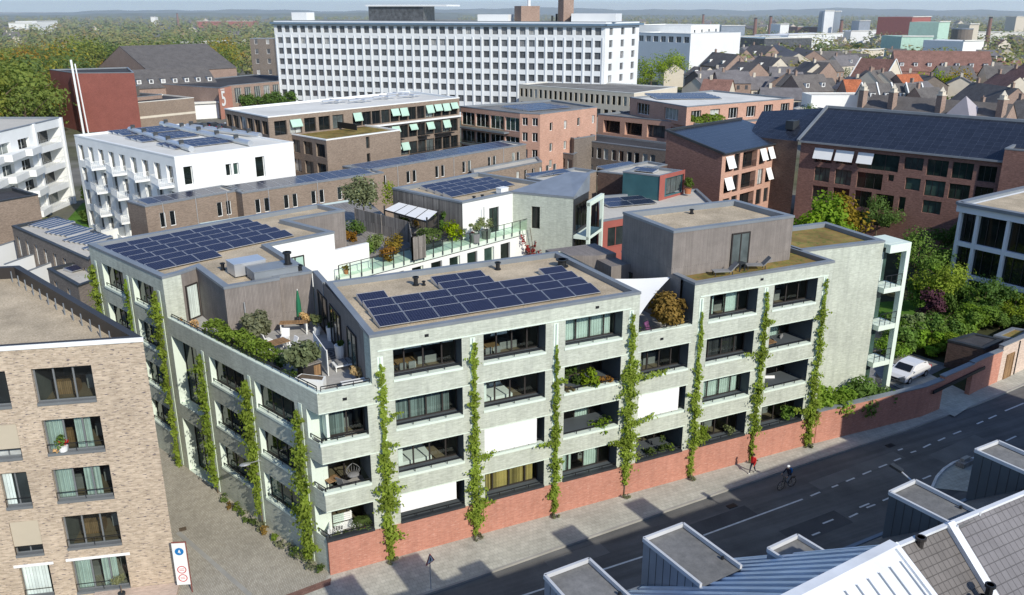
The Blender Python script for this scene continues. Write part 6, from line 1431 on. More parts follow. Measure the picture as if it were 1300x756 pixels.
for k,(q,h,r,kd,c,l) in enumerate((((12.18,28.28),1.6,.6,'olive',(1,1.2,.7),'round pale shrub at the garden fence'),((10.85,26.70),1.3,1.0,'leaf',(1.3,1.4,1),'wide low green shrub by the white court wall'),((13.64,27.59),1.7,.8,'fruit',(1,1.1,.7),'yellow green climbing shrub at the fence corner'),((12.18,25.53),1.2,.6,'fruit',(1,.8,.6),'rusty flowering shrub before the fence'),((11.58,34.65),1.7,.8,'leaf',(.9,1,.9),'dark shrub beside the taupe stair wall'),((10.72,33.15),1.0,.6,'fruit',(1,.8,.5),'orange tinted shrub beside the taupe stair wall'),((18.62,43.83),3.4,1.0,'hedge',(1.3,1.2,.5),'yellow shrub rising behind the pergola'),((18.26,35.36),2.6,.7,'fruit',(.9,.9,.6),'brownish climber over the pergola roof'),((19.49,33.23),3.0,.5,'leaf',(1.2,1.4,.8),'narrow climber at the right of the pergola'),((19.64,31.48),2.4,.5,'leaf',(.9,1.1,.9),'dark climber on the timber house wall'),((20.45,31.09),2.8,.7,'fruit',(1,1,.6),'brownish green shrub on the timber house wall'),((19.93,29.40),1.7,.75,'hedge',(1.4,1.3,.3),'bright yellow bush at the corner of the white wall'),((15.08,39.60),.9,.8,'leaf',(1.2,1.4,.9),'low green bush under the olive tree'),((16.09,33.83),1.6,.9,'leaf',(.7,.8,.7),'dark shrub in the shade under the pergola'))):
    plant(l,g3(q),h*1.15,r*1.3,kd,c,560,.24,110+k,name='shrub')
plant('pale grass in a white square tub by the gallery railing',g3((15.34,26.78)),.6,.4,'straw',(.8,1,.8),150,.16,130,pot='white',potr=.42,poth=.9)
for k,q in enumerate(((21.31,28.12),(22.82,28.99))): plant('round olive bush in a grey tub before the white court house wall, %s one'%('left','right')[k],g3(q),1.05,.7,'olive',(1,1.1,.8),420,.2,131+k,pot='greyfab',potr=.5,poth=.8,stem=.35)
plant('red flowering plant left of the olive tubs by the gallery',g3((21.27,28.77)),.6,.35,'redleaf',(3,.5,.5),160,.15,134,pot='darkmetal',potr=.25,poth=.4)
plant('small round topped plant by the low white court wall',g3((7.66,24.83)),.5,.35,'olive',(1,1.1,.8),160,.14,135,pot='darkmetal',stem=.5); plant('low potted plant near the low white court wall',g3((7.90,23.49)),.5,.4,'fruit',(.9,1,.8),160,.14,136,pot='terracotta')
table('long grey dining table under the pergola',g3((17.19,31.99)),.3,2.2,.9,.74,'deck')
t=thing('climbing_vine','dark red leaved climber hanging on the net beside the green brick court house wall','climbing plant',(*(31.11,33.95),7)); mb=MB(); rr=random.Random(6)
for k in range(9):
    p=Vector((*(28.78,29.61),7.2)); d=Vector((rr.uniform(-1.6,1.9),rr.uniform(-.6,.6),rr.uniform(1.5,5.0)))
    for i in range(70):
        u=rr.random(); q_=p+d*u+Vector((math.sin(u*5+k)*.5,math.cos(u*4+k)*.3,0))+rdir(rr)*.18; leaf_quad(mb,q_,.28*rr.uniform(.6,1.3),Vector((-.3,-1,.5))+rdir(rr)*.8,rr)
put('foliage',mb,M['redleaf'],t); b=MB()
for k in range(5): b.tube([(*(28.78,29.61),7.0),((28.78,29.61)[0]+(k-2)*.7,(28.78,29.61)[1],9.5),((28.78,29.61)[0]+(k-2)*.9,(28.78,29.61)[1]+.2,11.3)],.03,5)
put('stem',b,M['bark'],t)
# --- brick blocks with roof integrated solar cells
Q0=Vector((70.6,54.0)); Q1=Vector((90.4,60.8)); n11=Vector((-(Q1-Q0).y,(Q1-Q0).x)).normalized(); dq=n11*9.8
t=thing('brick_apartment_building','brick apartment block with a sloping solar roof, dark gable and pale orange balcony front','apartment building',((Q0+Q1)/2).to_tuple()+(0,))
E=Edge(Q0,Q1); L=E.L
o11=[(1.0,2.8,z,z+2.3,.25) for z in (9.2,6.1,3.0)]+[(3.3,4.8,z,z+2.5,.25) for z in (9.1,6,2.9)]+[(5.6,9.6,z,z+2.5,.9) for z in (9.1,6,2.9)]+[(10.3,11.8,z,z+2.4,.25) for z in (9.2,6.1,3)]+[(12.6,13.9,z,z+2.2,.25) for z in (9.4,6.2,3.1)]+[(14.9,16.2,z,z+2.2,.25) for z in (9.4,6.2,3.1)]+[(17.4,18.8,z,z+2.2,.25) for z in (9.3,6.2,3.1)]
b=MB(); facade(b,E,0,12,o11,.25); put('wall',b,M['orange_brick'],t)
for o in o11: window(t,E,*o[:4],o[4],2,1,'frame','dglass')
b=MB(); P=E.P; b.face([P(0,0,9.8),P(0,0,0),P(0,12,0),P(0,14.2,9.8)]); b.face([P(L,0,0),P(L,0,9.8),P(L,14.2,9.8),P(L,12,0)]); b.face([P(L,0,9.8),P(0,0,9.8),P(0,14.2,9.8),P(L,14.2,9.8)]); put('gable',b,M['maroon_brick'],t)
b=MB(); b.face([P(-.1,12.0,-.3),P(L,12.0,-.3),P(L,14.3,9.9),P(-.1,14.3,9.9)]); put('roof',b,M['pvroof'],t)
b=MB(); b.bar(P(-.1,12.1,-.35),P(-.1,14.45,9.9),.3,.3); b.cut(); b.bar(P(-.1,14.42,9.9),P(L,14.42,9.9),.35,.3); b.cut(); b.bar(P(0,12.0,-.35),P(L,12.0,-.35),.2,.2); puts('roof_edge',b,M['darkmetal'],t)
b=MB()
for o in [o11[0],o11[1],o11[12+0] if False else o11[9],o11[12],o11[13],o11[16]]:
    u0,u1,z=o[0]-.1,o[1]+.1,o[3]; b.face([P(u0,z-1.7,-.75),P(u1,z-1.7,-.75),P(u1,z,-.05),P(u0,z,-.05)]); b.cut()
puts('awning',b,M['whitefab'],t)
b=MB()
for z in (9.1,6,2.9): railing(b,E,5.7,9.5,z,1.0,.05,.25,.035); b.cut()
puts('railing',b,M['black'],t)
p12=Vector((85.6,54.5)); d12=Vector((.401,-.916)); E=Edge(p12,p12+d12*46); P=E.P
w12=[(2.3,4.9,10.0,12.1),(5.5,7.9,10.1,12.1),(8.6,14.3,9.8,12.1),(15.0,17.5,10.4,12.1),(18.0,20.7,9.9,12.1),(21.2,23.8,9.9,12.1),(24.4,26.6,9.9,12.0),(2.5,4.8,7.2,9.3),(5.6,8.0,7.1,9.3),(8.8,12.4,7.0,9.3),(13.1,13.9,8.5,9.4),(15.5,17.5,7.6,9.3),(18.1,20.7,7.1,9.3),(21.2,23.8,7.1,9.2),(24.4,26.6,7.1,9.2),(2.5,4.8,4.4,6.5),(5.6,8.0,4.3,6.6),(8.8,11.2,4.2,6.6),(11.8,14.3,4.2,6.5),(15.0,15.9,4.4,6.5),(18.2,20.6,4.7,6.5),(2.7,4.8,1.7,3.7),(5.6,8.0,2.0,3.6),(8.8,11.0,1.7,3.6),(11.9,14.3,1.8,3.7)]
t=thing('brick_apartment_building','long dark red brick block with dark windows and a wide solar cell roof','apartment building',(*P(15,0,5)[:2],0))
b=MB(); facade(b,E,0,13,w12,.35); put('wall',b,M['maroon_brick'],t)
for o in w12: window(t,E,*o,.33,3 if o[1]-o[0]>2 else 1,1,'frame','dglass2')
b=MB(); b.face([P(-.3,12.9,-.5),P(46,12.9,-.5),P(46,17,9.5),P(-.3,17,9.5)]); put('roof',b,M['pvroof'],t)
b=MB(); b.face([P(0,0,16),P(0,0,0),P(0,13,0),P(0,17,9.5),P(0,13,16)]); b.face([P(46,0,16),P(0,0,16),P(0,13,16),P(46,13,16)]); b.face([P(-.2,16.98,9.6),P(46,16.98,9.6),P(46,13,16.3),P(-.2,13,16.3)]); put('rear_wall',b,M['maroon_brick'],t)
b=MB(); b.bar(P(-.3,17.1,9.5),P(46,17.1,9.5),.4,.35); b.cut(); b.bar(P(-.35,12.95,-.5),P(-.35,17.15,9.5),.4,.3); b.cut(); b.bar(P(0,12.85,-.52),P(46,12.85,-.52),.22,.25); puts('roof_edge',b,M['zinc'],t)
b=MB()
for o in (w12[0],w12[1],(8.7,10.7,9.9,12.1)): b.face([P(o[0]-.1,o[3]-1.5,-.7),P(o[1]+.1,o[3]-1.5,-.7),P(o[1]+.1,o[3],-.04),P(o[0]-.1,o[3],-.04)]); b.cut()
puts('awning',b,M['whitefab'],t)
block('stair_tower','maroon brick stair tower at the right end of the solar cell roof','building',[P(27.2,0,-.8)[:2],P(33,0,-.8)[:2],P(33,0,5)[:2],P(27.2,0,5)[:2]],0,14.6,'maroon_brick','darkroof','zinc',{},.3)
t=thing('roof_link','solar clad roof block joining the two solar roofs','roof block',(*P(-6,0,8)[:2],0)); b=MB(); b.face([P(-9,12.6,1.0),P(-.4,12.8,-.3),P(-.4,16.9,9.4),P(-11,15.6,9.4)]); put('roof',b,M['pvroof'],t); b=MB(); b.face([P(-9,0,1.0),P(-.4,0,-.3),P(-.4,12.8,-.3),P(-9,12.6,1)]); put('wall',b,M['dark_brick'],t); b=MB(); b.box(P(-2.6,14,2.5),(1.8,.6,0),(-.4,1.2,0),(0,0,1.3)); put('roof_box',b,M['darkmetal'],t)
# --- white framed office
E=Edge((75.6,19.3),(78.9,-.5)); L=E.L; P=E.P; t=thing('office_building','white framed glass office with a beige flat roof at the right edge','office',(80,10,0))
b=MB(); b.face([P(0,0,.5),P(L,0,.5),P(L,11,.5),P(0,11,.5)]); b.face([P(0,0,25),P(0,0,.5),P(0,11,.5),P(0,11,25)]); put('glazing',b,M['dglass2'],t)
b=MB(); us=[0]+[1.9+3.25*k for k in range(6)]
for u in us: b.box(P(u,0,0),Vector(P(.32,0,0))-Vector(P(0,0,0)),Vector(P(0,0,.52))-Vector(P(0,0,0)),(0,0,10.4)); b.cut()
for z in (3.1,6.6): b.box(P(.02,z,.06),Vector(P(L,0,0))-Vector(P(0,0,0)),Vector(P(0,0,.44))-Vector(P(0,0,0)),(0,0,.5)); b.cut()
b.box(P(-.25,10.4,-.25),Vector(P(L,0,0))-Vector(P(0,0,0)),Vector(P(0,0,22))-Vector(P(0,0,0)),(0,0,.75)); puts('white_frame',b,M['whitebuild'],t)
b=MB()
for k,u in enumerate(us[:-1]):
    for z in (.2,3.7,7.2):
        w_=us[k+1]-u
        for q in (.36,.7): b.box(P(u+w_*q,z,.4),Vector(P(.07,0,0))-Vector(P(0,0,0)),Vector(P(0,0,.08))-Vector(P(0,0,0)),(0,0,3.0)); b.cut()
puts('mullion',b,M['frame'],t)
b=MB(); b.face([P(.8,11.2,.9),P(L,11.2,.9),P(L,11.2,22),P(.8,11.2,22)]); put('roof',b,M['gravel'],t)
b=MB(); b.bar(P(-.1,11.3,-.1),P(L,11.3,-.1),.8,.35); b.cut(); b.bar(P(-.1,11.3,-.1),P(-.1,11.3,22),.8,.35); puts('coping',b,M['zinc'],t)
# ================================================================== garden and wall at the right end
WB=[(37.3,-.12),(48.5,-.42),(52.4,.12),(57.3,1.05),(64.9,2.3),(80,6.2),(110,14.0),(160,27)]
def wallrun(label,pts,h,mat,th=.4,name='garden_wall',cap='zinc',z0=0):
    t=thing(name,label,'garden wall',(*pts[0],0)); b=MB(); c=MB()
    for a,d in zip(pts,pts[1:]):
        E=Edge(a,d); b.box(E.P(0,z0,0),Vector(E.P(E.L,0,0))-Vector(E.P(0,0,0)),Vector(E.P(0,0,th))-Vector(E.P(0,0,0)),(0,0,h-z0))
        c.box(E.P(-.02,h,-.05),Vector(E.P(E.L+.03,0,0))-Vector(E.P(0,0,0)),Vector(E.P(0,0,th+.1))-Vector(E.P(0,0,0)),(0,0,.08)); c.cut()
    put('wall',b,M[mat],t); puts('coping',c,M[cap],t); return t
wallrun('red brick garden wall along the pavement right of the vine covered block',[WB[0],WB[1],(51.0,-.08)],2.75,'red_brick')
wallrun('red lintel wall above the driveway passage',[(51.0,-.08),(55.6,.7)],3.0,'red_brick',.4,z0=2.25)
wallrun('red brick wall right of the driveway passage',[(55.6,.7),WB[3],(60.3,1.5)],3.1,'red_brick')
tw=wallrun('pale pink brick wall with a timber door at the right end of the street wall',[(60.3,1.5),WB[4],WB[5],WB[6]],3.5,'pink_brick')
E=Edge((60.3,1.5),WB[4]); window(tw,E,.9,2.3,.1,2.5,-.02,1,1,'wood','wood',.1,True,'door')
b=MB(); b.bar(E.P(2.9,0,-.05),E.P(2.9,3.4,-.05),.07); put('downpipe',b,M['darkmetal'],tw)
t=thing('sliding_gate','long black sliding gate rail across the driveway passage','gate',(51,-.2,2.2)); b=MB(); b.bar((49.3,-.52,2.15),(57.2,.82,2.35),.1,.28); put('rail',b,M['black'],t)
b=MB(); b.face([(50.9,-1.6,.128),(55.8,-.3,.128),(56.4,6,.128),(51.5,6,.128)]); put('driveway',b,M['pave'],kind='structure')
b=MB(); b.face([(36.5,.3,.02),(51,.4,.02),(60,2,.02),(100,14,.02),(100,40,.02),(80,50,.02),(45,45,.02),(37,10,.02)]); put('garden_soil',b,plain('garden soil',(.055,.06,.03),.95,.1,.3),kind='structure')
b=MB(); b.face([(58,13,.045),(64,11.5,.045),(73,14.5,.045),(72.5,21,.045),(60,24,.045)]); put('lawn',b,M['lawn'],kind='structure')
b=MB(); b.face([(56,11.5,.05),(60.5,10.8,.05),(64,13.2,.05),(66,16.5,.05),(62,16.5,.05),(56,17,.05)]); put('garden_path',b,M['sand'],kind='structure')
# small green roofs by the wall
block('carport','dark flat roofed carport behind the street wall','carport',[(59.12,6.04),(60.23,3.17),(63.89,3.99),(62.83,6.27)],0,2.7,'dark_brick','darkroof','darkmetal',{},.1)
block('garage','low garage with a greenish roof at the right end of the pink wall','garage',[(63.51,4.70),(64.25,3.04),(67.84,4.00),(66.95,5.35)],0,2.9,'pink_brick','sedum','zinc',{},.1)
block('garage','low garage roof overgrown with orange yellow sedum before the office','garage',[(78.94,20.74),(74.46,13.70),(78.62,8.44),(86.75,13.80),(84.46,21.53)],0,1.0,'dark_brick','sedum','darkmetal',{},.08)
t=thing('ground_cover','orange yellow plants spread over the low roof before the office','ground cover',(76,13,1.0)); mb=MB(); rr=random.Random(21)
pa,pb_,pc=Vector((78.99,20.38)),Vector((75.03,13.96)),Vector((84.02,12.92))
for i in range(3400):
    u,v=rr.random(),rr.random(); p=pa+(pb_-pa)*v+(pc-pa)*u*.95
    leaf_quad(mb,(p.x,p.y,1.05+rr.random()*.4),rr.uniform(.3,.6),Vector((0,0,1))+rdir(rr)*.7,rr)
o=put('foliage',mb,M['fruit'],t); o.color=(1.05,.95,.5,1); t['kind']='stuff'
# bushes and trees of the garden
rr=random.Random(31); spots=[]
G1=[((73.14,21.69),7.2,3.4,'leaf',(1.15,1.25,1),'large dark green tree beside the balcony frame'),((69.96,15.58),6.2,2.7,'leaf',(1.7,1.5,.8),'yellow green tree in the garden before the office'),((66.07,13.74),4.0,1.35,'purple',(1.3,1.2,1.4),'small purple leaved tree on the lawn'),((70.78,16.86),5.5,.9,'leaf',(1.3,1.4,.8),'slender young tree behind the purple tree'),
 ((77.01,17.69),4.5,3.2,'leaf',(1.1,1.25,1),'wide mid green bush right of the lawn'),((73.96,13.41),4.0,3.2,'leaf',(.8,.95,.9),'broad blue green bush before the sedum garage'),((72.37,15.54),3.6,2.3,'leaf',(.8,.9,.8),'dark bush behind the lawn edge'),((75.89,11.15),3.4,2.6,'hedge',(.8,.75,.5),'yellowish bush by the pink wall'),((81.25,17.20),3,2.2,'leaf',(1,1.1,.9),'low bush under the office windows'),((58.83,10.05),2.6,2.1,'leaf',(1,1.15,.95),'round bush left of the white car'),((56.34,9.71),2.2,1.8,'hedge',(.8,.95,.8),'light bush by the balcony frame foot'),((60.22,8.95),2.0,1.9,'hedge',(.85,1,.7),'low green hedge bush above the white car'),((62.01,8.54),2.2,1.8,'hedge',(.9,.9,.6),'yellow green bush between car and carport'),((64.81,11.36),2.6,2.2,'leaf',(.9,1.05,.9),'dense bush in the middle of the garden'),((62.65,12.39),2.2,1.7,'olive',(.8,1,.7),'grey green bush at the end of the sandy path'),((67.57,11.27),2.4,2.2,'leaf',(1.2,1.3,.9),'fresh green bush left of the carport'),
 ((40.2,1.35),3.9,1.5,'hedge',(.95,1.0,.9),'arching yellow green bush between vine and white wall'),((38.3,1.2),4.0,1.2,'vine',(.8,.9,.9),'light bush at the foot of the right most vine'),((42.4,1.3),3.7,1.5,'leaf',(.95,1.05,.95),'dark bush behind the garden wall'),((44.6,1.2),3.3,1.3,'leaf',(.75,.85,.85),'very dark bush beside the car space'),((41.4,.9),3.2,.9,'hedge',(.8,.9,.8),'small pale bush between the two larger bushes at the white wall'),
 ((88.03,40.78),6,3,'leaf',(.8,.9,.9),'dark tree behind the balcony frame'),((90.66,30.67),5,2.6,'leaf',(.6,.75,.7),'shaded tree at the corner of the office'),((89.53,22.66),3.6,2.2,'leaf',(.9,1.1,.9),'bush growing up the office front'),((69.85,17.30),3.4,1.9,'leaf',(1,1.15,.9),'fresh bush behind the purple tree'),((69.81,11.45),2.8,2.0,'hedge',(.8,.9,.7),'light bush above the carport roof'),((78.58,21.01),5.6,2.6,'leaf',(1.1,1.2,.8),'mid height tree between lawn and office'),((61.21,13.08),2.4,1.8,'leaf',(1.1,1.25,.9),'green bush behind the balcony frame column'),((62.64,10.51),2.2,1.9,'leaf',(1.2,1.3,.9),'fresh green bush between path and car'),((76.62,14.93),3.2,2.2,'leaf',(1.2,1.3,1),'rounded bush in front of the sedum garage'),((74.21,15.23),3.0,2.2,'leaf',(1.1,1.2,.9),'fresh bush at the left corner of the sedum garage'),((75.72,12.57),2.8,2.3,'leaf',(1.0,1.15,.9),'round green bush right of the broad blue green bush'),((78.72,12.52),2.6,2.2,'hedge',(.8,.9,.7),'light bush at the right edge before the sedum garage'),((70.81,11.48),2.6,2.0,'leaf',(1.2,1.3,.9),'bright bush just above the carport'),((72.88,10.50),2.3,1.9,'leaf',(.95,1.05,.9),'green bush between the carport and the low garage')]
for k,(q,h,r,kd,c,l) in enumerate(G1): tree(l,(q[0],q[1],0),h*1.15,r*1.12,kd,tuple(x*1.35 for x in c),2400,.30,k,.12 if h<4.8 else .3,name='bush' if h<4.8 and kd!='purple' else 'tree',cat='bush' if h<4.8 and kd!='purple' else 'tree')
for k,(q,h,r,kd,c,l) in enumerate((((41.87,8.26),2.6,1.4,'hedge',(1.1,1.2,.8),'light green roof tree left of the sedum roof'),((50.31,12.64),3.2,1.3,'hedge',(1.3,1.4,.7),'yellow green tree top behind the sedum roof'),((52.92,12.35),3.4,1.7,'hedge',(1.1,1.2,.8),'tall green tree behind the right sedum roof'),((56.71,13.84),3.0,1.6,'fruit',(.9,1,.5),'autumn tinted tree behind the right sedum roof'))):
    tree(l,(q[0]+3,q[1]+7,0),h+11,r*1.6,kd,c,1500,.5,k+3,.55)
# white parked car
def car(label,loc,rz,mat='carwhite',L=4.5,W=1.85,H=1.55,suv=True):
    t=thing('parked_car',label,'car',loc,None,rz); prof=[(-2.22,.45),(-2.25,.85),(-2.05,1.0),(-1.85,1.02),(-1.62,1.42),(-1.2,1.54),(0,1.56),(.55,1.48),(1.2,1.02),(2.0,.86),(2.25,.62),(2.22,.35)]
    def sec(y,ins): return [(x*(1-ins*.03),y*(1-ins*(.16 if z>1.03 else .02)),z) for x,z in prof]
    b=MB(); A=sec(-W/2,1); Bq=sec(W/2,1); n=len(prof)
    for i in range(n-1): b.face([A[i],A[i+1],Bq[i+1],Bq[i]][::-1])
    lowA=[p for p in A]; b.face(A); b.face(Bq[::-1]); b.face([A[0],Bq[0],Bq[-1],A[-1]])
    o=link('body',b.mesh('body',M[mat]),t); o.modifiers.new('bevel','BEVEL').width=.06
    g=MB(); y=W/2*.84+.012
    for s in (-1,1): g.face([(-1.55,s*y*1.08,1.04),(.98,s*y*1.08,1.04),(.5,s*y,1.44),(-1.35,s*y,1.46)][::s]); g.cut()
    puts2=[]
    cs=g
    me=g.mesh('side_window',M['glassdark']); link('side_window',me,t)
    g=MB(); g.face([(1.16,-.72,1.055),(1.16,.72,1.055),(.58,.66,1.475),(.58,-.66,1.475)]); 
    for v in range(len(g.v)): g.v[v]=(g.v[v][0]+.02,g.v[v][1],g.v[v][2]+.012)
    link('windscreen',g.mesh('windscreen',M['glassdark']),t); g=MB(); g.face([(-1.84,.7,1.06),(-1.84,-.7,1.06),(-1.66,-.66,1.4),(-1.66,.66,1.4)]); 
    for v in range(len(g.v)): g.v[v]=(g.v[v][0]-.02,g.v[v][1],g.v[v][2])
    link('rear_window',g.mesh('rear_window',M['glassdark']),t)
    for x in (-1.38,1.38):
        for s in (-1,1):
            w_=MB(); w_.tube([(x,s*(W/2-.2),.34),(x,s*(W/2+.015),.34)],.34,18); o=link('wheel',w_.mesh('wheel',M['black']),t); w_=MB(); w_.tube([(x,s*(W/2+.016),.34),(x,s*(W/2+.025),.34)],.2,12); link('rim',w_.mesh('rim',M['alu']),o)
    for s in (-1,1): h=MB(); h.bx(2.1,2.26,s*.72-.2,s*.72+.2,.68,.82); link('headlight',h.mesh('headlight',M['alu']),t); h=MB(); h.bx(-2.27,-2.1,s*.72-.18,s*.72+.18,.75,.95); link('tail_light',h.mesh('tail_light',M['signred']),t); h=MB(); h.bx(.8,.98,s*(W/2+.0)-.02,s*(W/2+.12)+.02,1.02,1.16) if s>0 else h.bx(.8,.98,-W/2-.14,-W/2+.02,1.02,1.16); link('mirror',h.mesh('mirror',M[mat]),t)
    h=MB(); h.bx(2.2,2.27,-.4,.4,.45,.62); link('grille',h.mesh('grille',M['black']),t)
    return t
m,nt,bs=base_mat('white car paint',.25,.6); bs.inputs['Base Color'].default_value=(.78,.78,.78,1); bs.inputs['Coat Weight'].default_value=.6; M['carwhite']=m
m,nt,bs=base_mat('dark car paint',.25,.6); bs.inputs['Base Color'].default_value=(.03,.035,.045,1); M['cardark']=m
m,nt,bs=base_mat('car glass',.05,.7); bs.inputs['Base Color'].default_value=(.012,.014,.016,1); M['glassdark']=m
b=MB(); b.face([(49,3.5,.06),(60,6,.06),(59,10,.06),(50,9,.06)]); put('parking_space',b,M['greyroof'],kind='structure')
cq=(53.89,4.97); car('white estate car parked behind the red street wall',(cq[0]+.15,cq[1]+.75,.06),PI+R_(12))
t=thing('bar_fence','dark bar fence beside the parked white car','fence',(*(48.63,3.66),0)); b=MB()
for a,c in (((49.85,5.63),(48.63,3.66)),((48.63,3.66),(51.55,4.08))): E=Edge(a,c); railing(b,E,0,E.L,0,1.3,0,.16,.03,0,2)
put('bars',b,M['darkmetal'],t)
# ================================================================== the far city
CX,CY=-8.557,-42.695
def polar(a,d): return (CX+math.sin(R_(a))*d, CY+math.cos(R_(a))*d)
# --- the white giant
P7=[(46.16,251.70),(125.20,176.32),(142.83,185.65)]; P7.append(tuple(Vector(P7[2])+Vector(P7[0])-Vector(P7[1])))
E7=Edge(P7[0],P7[1]); L7=E7.L; E7s=Edge(P7[1],P7[2])
zt=[24.3,20.9,17.6,14.3,11.0,7.7,4.4,1.1]
w7=[]
for j in range(8): w7+=grid(L7,38,1.85,[(zt[j],zt[j]+(2.1 if j==0 else 1.9))],1.0,1.2)
w7s=grid(E7s.L,3,2.0,[(z,z+2.0) for z in zt])
w7.sort(key=lambda o:-(o[2]*1.0))
B7=block('factory_building','huge long white former factory with rows of square windows and a glass roof pavilion','building',P7,0,28,'whitebuild','paleroof','zinc',{1:[(w7s,2)],0:[(w7,2)]},.3,fm='greyframe',gm='fglass',depth=.4,frame_w=.12)
b=MB()
for k in range(39): u=1.0+1.75/2+(L7-3.95)/37*(k-.5); b.box(E7.P(u-.16,.2,-.22),Vector(E7.P(.32,0,0))-Vector(E7.P(0,0,0)),Vector(E7.P(0,0,.21))-Vector(E7.P(0,0,0)),(0,0,23.4)); b.cut()
puts('pilaster',b,M['whitebuild'],B7)
b=MB(); b.box(E7.P(-.8,26.9,-1.1),Vector(E7.P(L7+1.6,0,0))-Vector(E7.P(0,0,0)),Vector(E7.P(0,0,1.05))-Vector(E7.P(0,0,0)),(0,0,.55)); b.cut(); b.box(E7s.P(-1,26.9,-1.1),Vector(E7s.P(E7s.L+2,0,0))-Vector(E7s.P(0,0,0)),Vector(E7s.P(0,0,1.05))-Vector(E7s.P(0,0,0)),(0,0,.55)); puts('cornice',b,plain('blue grey cornice',(.13,.20,.28),.6),B7)
b=MB(); b.box(E7.P(L7*.0,23.55,-.02),Vector(E7.P(L7,0,0))-Vector(E7.P(0,0,0)),Vector(E7.P(0,0,.01))-Vector(E7.P(0,0,0)),(0,0,.4)); put('string_course',b,M['whitebuild'],B7)
b=MB(); b.box(E7.P(L7*.30,28,3),Vector(E7.P(L7*.17,0,0))-Vector(E7.P(0,0,0)),Vector(E7.P(0,0,9))-Vector(E7.P(0,0,0)),(0,0,4.4)); put('roof_pavilion',b,M['fglass'],B7)
b=MB(); b.box(E7.P(L7*.295,32.2,2.2),Vector(E7.P(L7*.25,0,0))-Vector(E7.P(0,0,0)),Vector(E7.P(0,0,11))-Vector(E7.P(0,0,0)),(0,0,.5)); b.cut(); b.box(E7.P(L7*.04,28,4),Vector(E7.P(L7*.05,0,0))-Vector(E7.P(0,0,0)),Vector(E7.P(0,0,5))-Vector(E7.P(0,0,0)),(0,0,2.4)); b.cut(); b.box(E7.P(L7*.63,28,4),Vector(E7.P(L7*.09,0,0))-Vector(E7.P(0,0,0)),Vector(E7.P(0,0,5))-Vector(E7.P(0,0,0)),(0,0,1.9)); b.cut(); b.box(E7.P(L7*.9,28,3),Vector(E7.P(L7*.12,0,0))-Vector(E7.P(0,0,0)),Vector(E7.P(0,0,9))-Vector(E7.P(0,0,0)),(0,0,2.2)); puts('roof_house',b,M['whitebuild'],B7)
b=MB()
for k in range(14): q=E7.P(L7*(.84+.009*k),28,6+(k%3)*1.2); b.cyl(q[:2],.35,28,29.6+.5*(k%2),6); b.cut()
puts('vent',b,M['darkmetal'],B7)
for k,(u,w_,z,l) in enumerate(((.765,4.6,32.3,'broad brick stair head with a white mast on the white giant'),(.875,3.4,36,'tall brown brick chimney tower rising behind the white giant'))):
    q=E7.P(L7*u,0,7); t=thing('brick_tower',l,'tower',(q[0],q[1],28)); b=MB(); b.bx(q[0]-w_/2-(.8 if k==0 else 0),q[0]+w_/2+(.8 if k==0 else 0),q[1]-w_/2,q[1]+w_/2,27.5,z); put('wall',b,M['old_brick'],t)
    b=MB(); b.cyl((q[0]+.6,q[1]),.55 if k==0 else 1.2,z,z+(9 if k==0 else .8),8); put('mast' if k==0 else 'cap',b,M['whitebuild'] if k==0 else M['old_brick'],t)
# --- culture hall, left
z=15.46; hp=[(-17.57,218.75),(-13.06,216.61),(1.10,211.49)]; hp.append(tuple(Vector(hp[2])+Vector(hp[0])-Vector(hp[1])+Vector((4,22))))
hp[0]=(hp[0][0]-2,hp[0][1]+16)
block('theatre_building','closed dark red brick theatre hall beside the leaning white mast','hall',hp,0,15.5,'red_brick_dark','darkroof','zinc',{},.3)
m0=(-13.6,213.5); mw=(0.18,19.03); m1=(m0[0]+mw[0],m0[1]); mb0=(0.48,-0.44); m0=(-13.6+mb0[0],213.5); t=thing('leaning_mast','leaning white twin mast beside the dark red hall','mast',(*m0,0)); b=MB(); b.bar((m0[0],m0[1]-1,0),(m1[0],m1[1]-1,mw[1]),.5,.5); b.cut(); b.bar((m0[0]+1.1,m0[1]-1,0),(m1[0]+.8,m1[1]-1,mw[1]-1),.3,.3); puts('pole',b,M['whitebuild'],t)
bp_=[(-0.56,216.18),(16.64,224.84)]; E=Edge(*bp_); nb=E.n*16
block('brick_hall','low beige brick workshop with cream bands before the barn roofs','workshop',[tuple(bp_[0]),tuple(bp_[1]),tuple(Vector(bp_[1])+nb),tuple(Vector(bp_[0])+nb)],0,7.2,'brown_brick','darkroof','whiteroof',{},.3)
b=MB(); b.box(E.P(0,2.7,-.05),Vector(E.P(E.L,0,0))-Vector(E.P(0,0,0)),Vector(E.P(0,0,.04))-Vector(E.P(0,0,0)),(0,0,.6)); put('cream_band',b,M['cream'],None,'cream band along the beige brick workshop wall','facade band')
tq=[(-7.09,230.80),(0.16,227.35)]; E=Edge(*tq); nb=E.n*6
block('brick_tower','square grey brown brick tower of the workshop','tower',[tuple(tq[0]),tuple(tq[1]),tuple(Vector(tq[1])+nb),tuple(Vector(tq[0])+nb)],0,10.5,'grey_brick','darkroof','zinc',{},.3)
lq=[(-13.28,229.91),(-6.84,219.63)]; E=Edge(*lq); nb=E.n*18
block('brick_house','brick workshop wing with wide dark windows left of the grey brown tower','workshop',[tuple(lq[0]),tuple(lq[1]),tuple(Vector(lq[1])+nb),tuple(Vector(lq[0])+nb)],0,8,'old_brick','darkroof','zinc',{0:[(grid(E.L,4,1.6,[(1,3.2),(4.7,6.9)]),2)]},.3,fm='white_f')
gable_house('long barn with a dark roof band and white framed windows behind the workshop',(2.48,252.52),(27.60,256.51),22,8,13,'old_brick','tile_dark',chim=0,dorm=7,name='barn',cat='barn',wrows=[(4.6,6.2)])
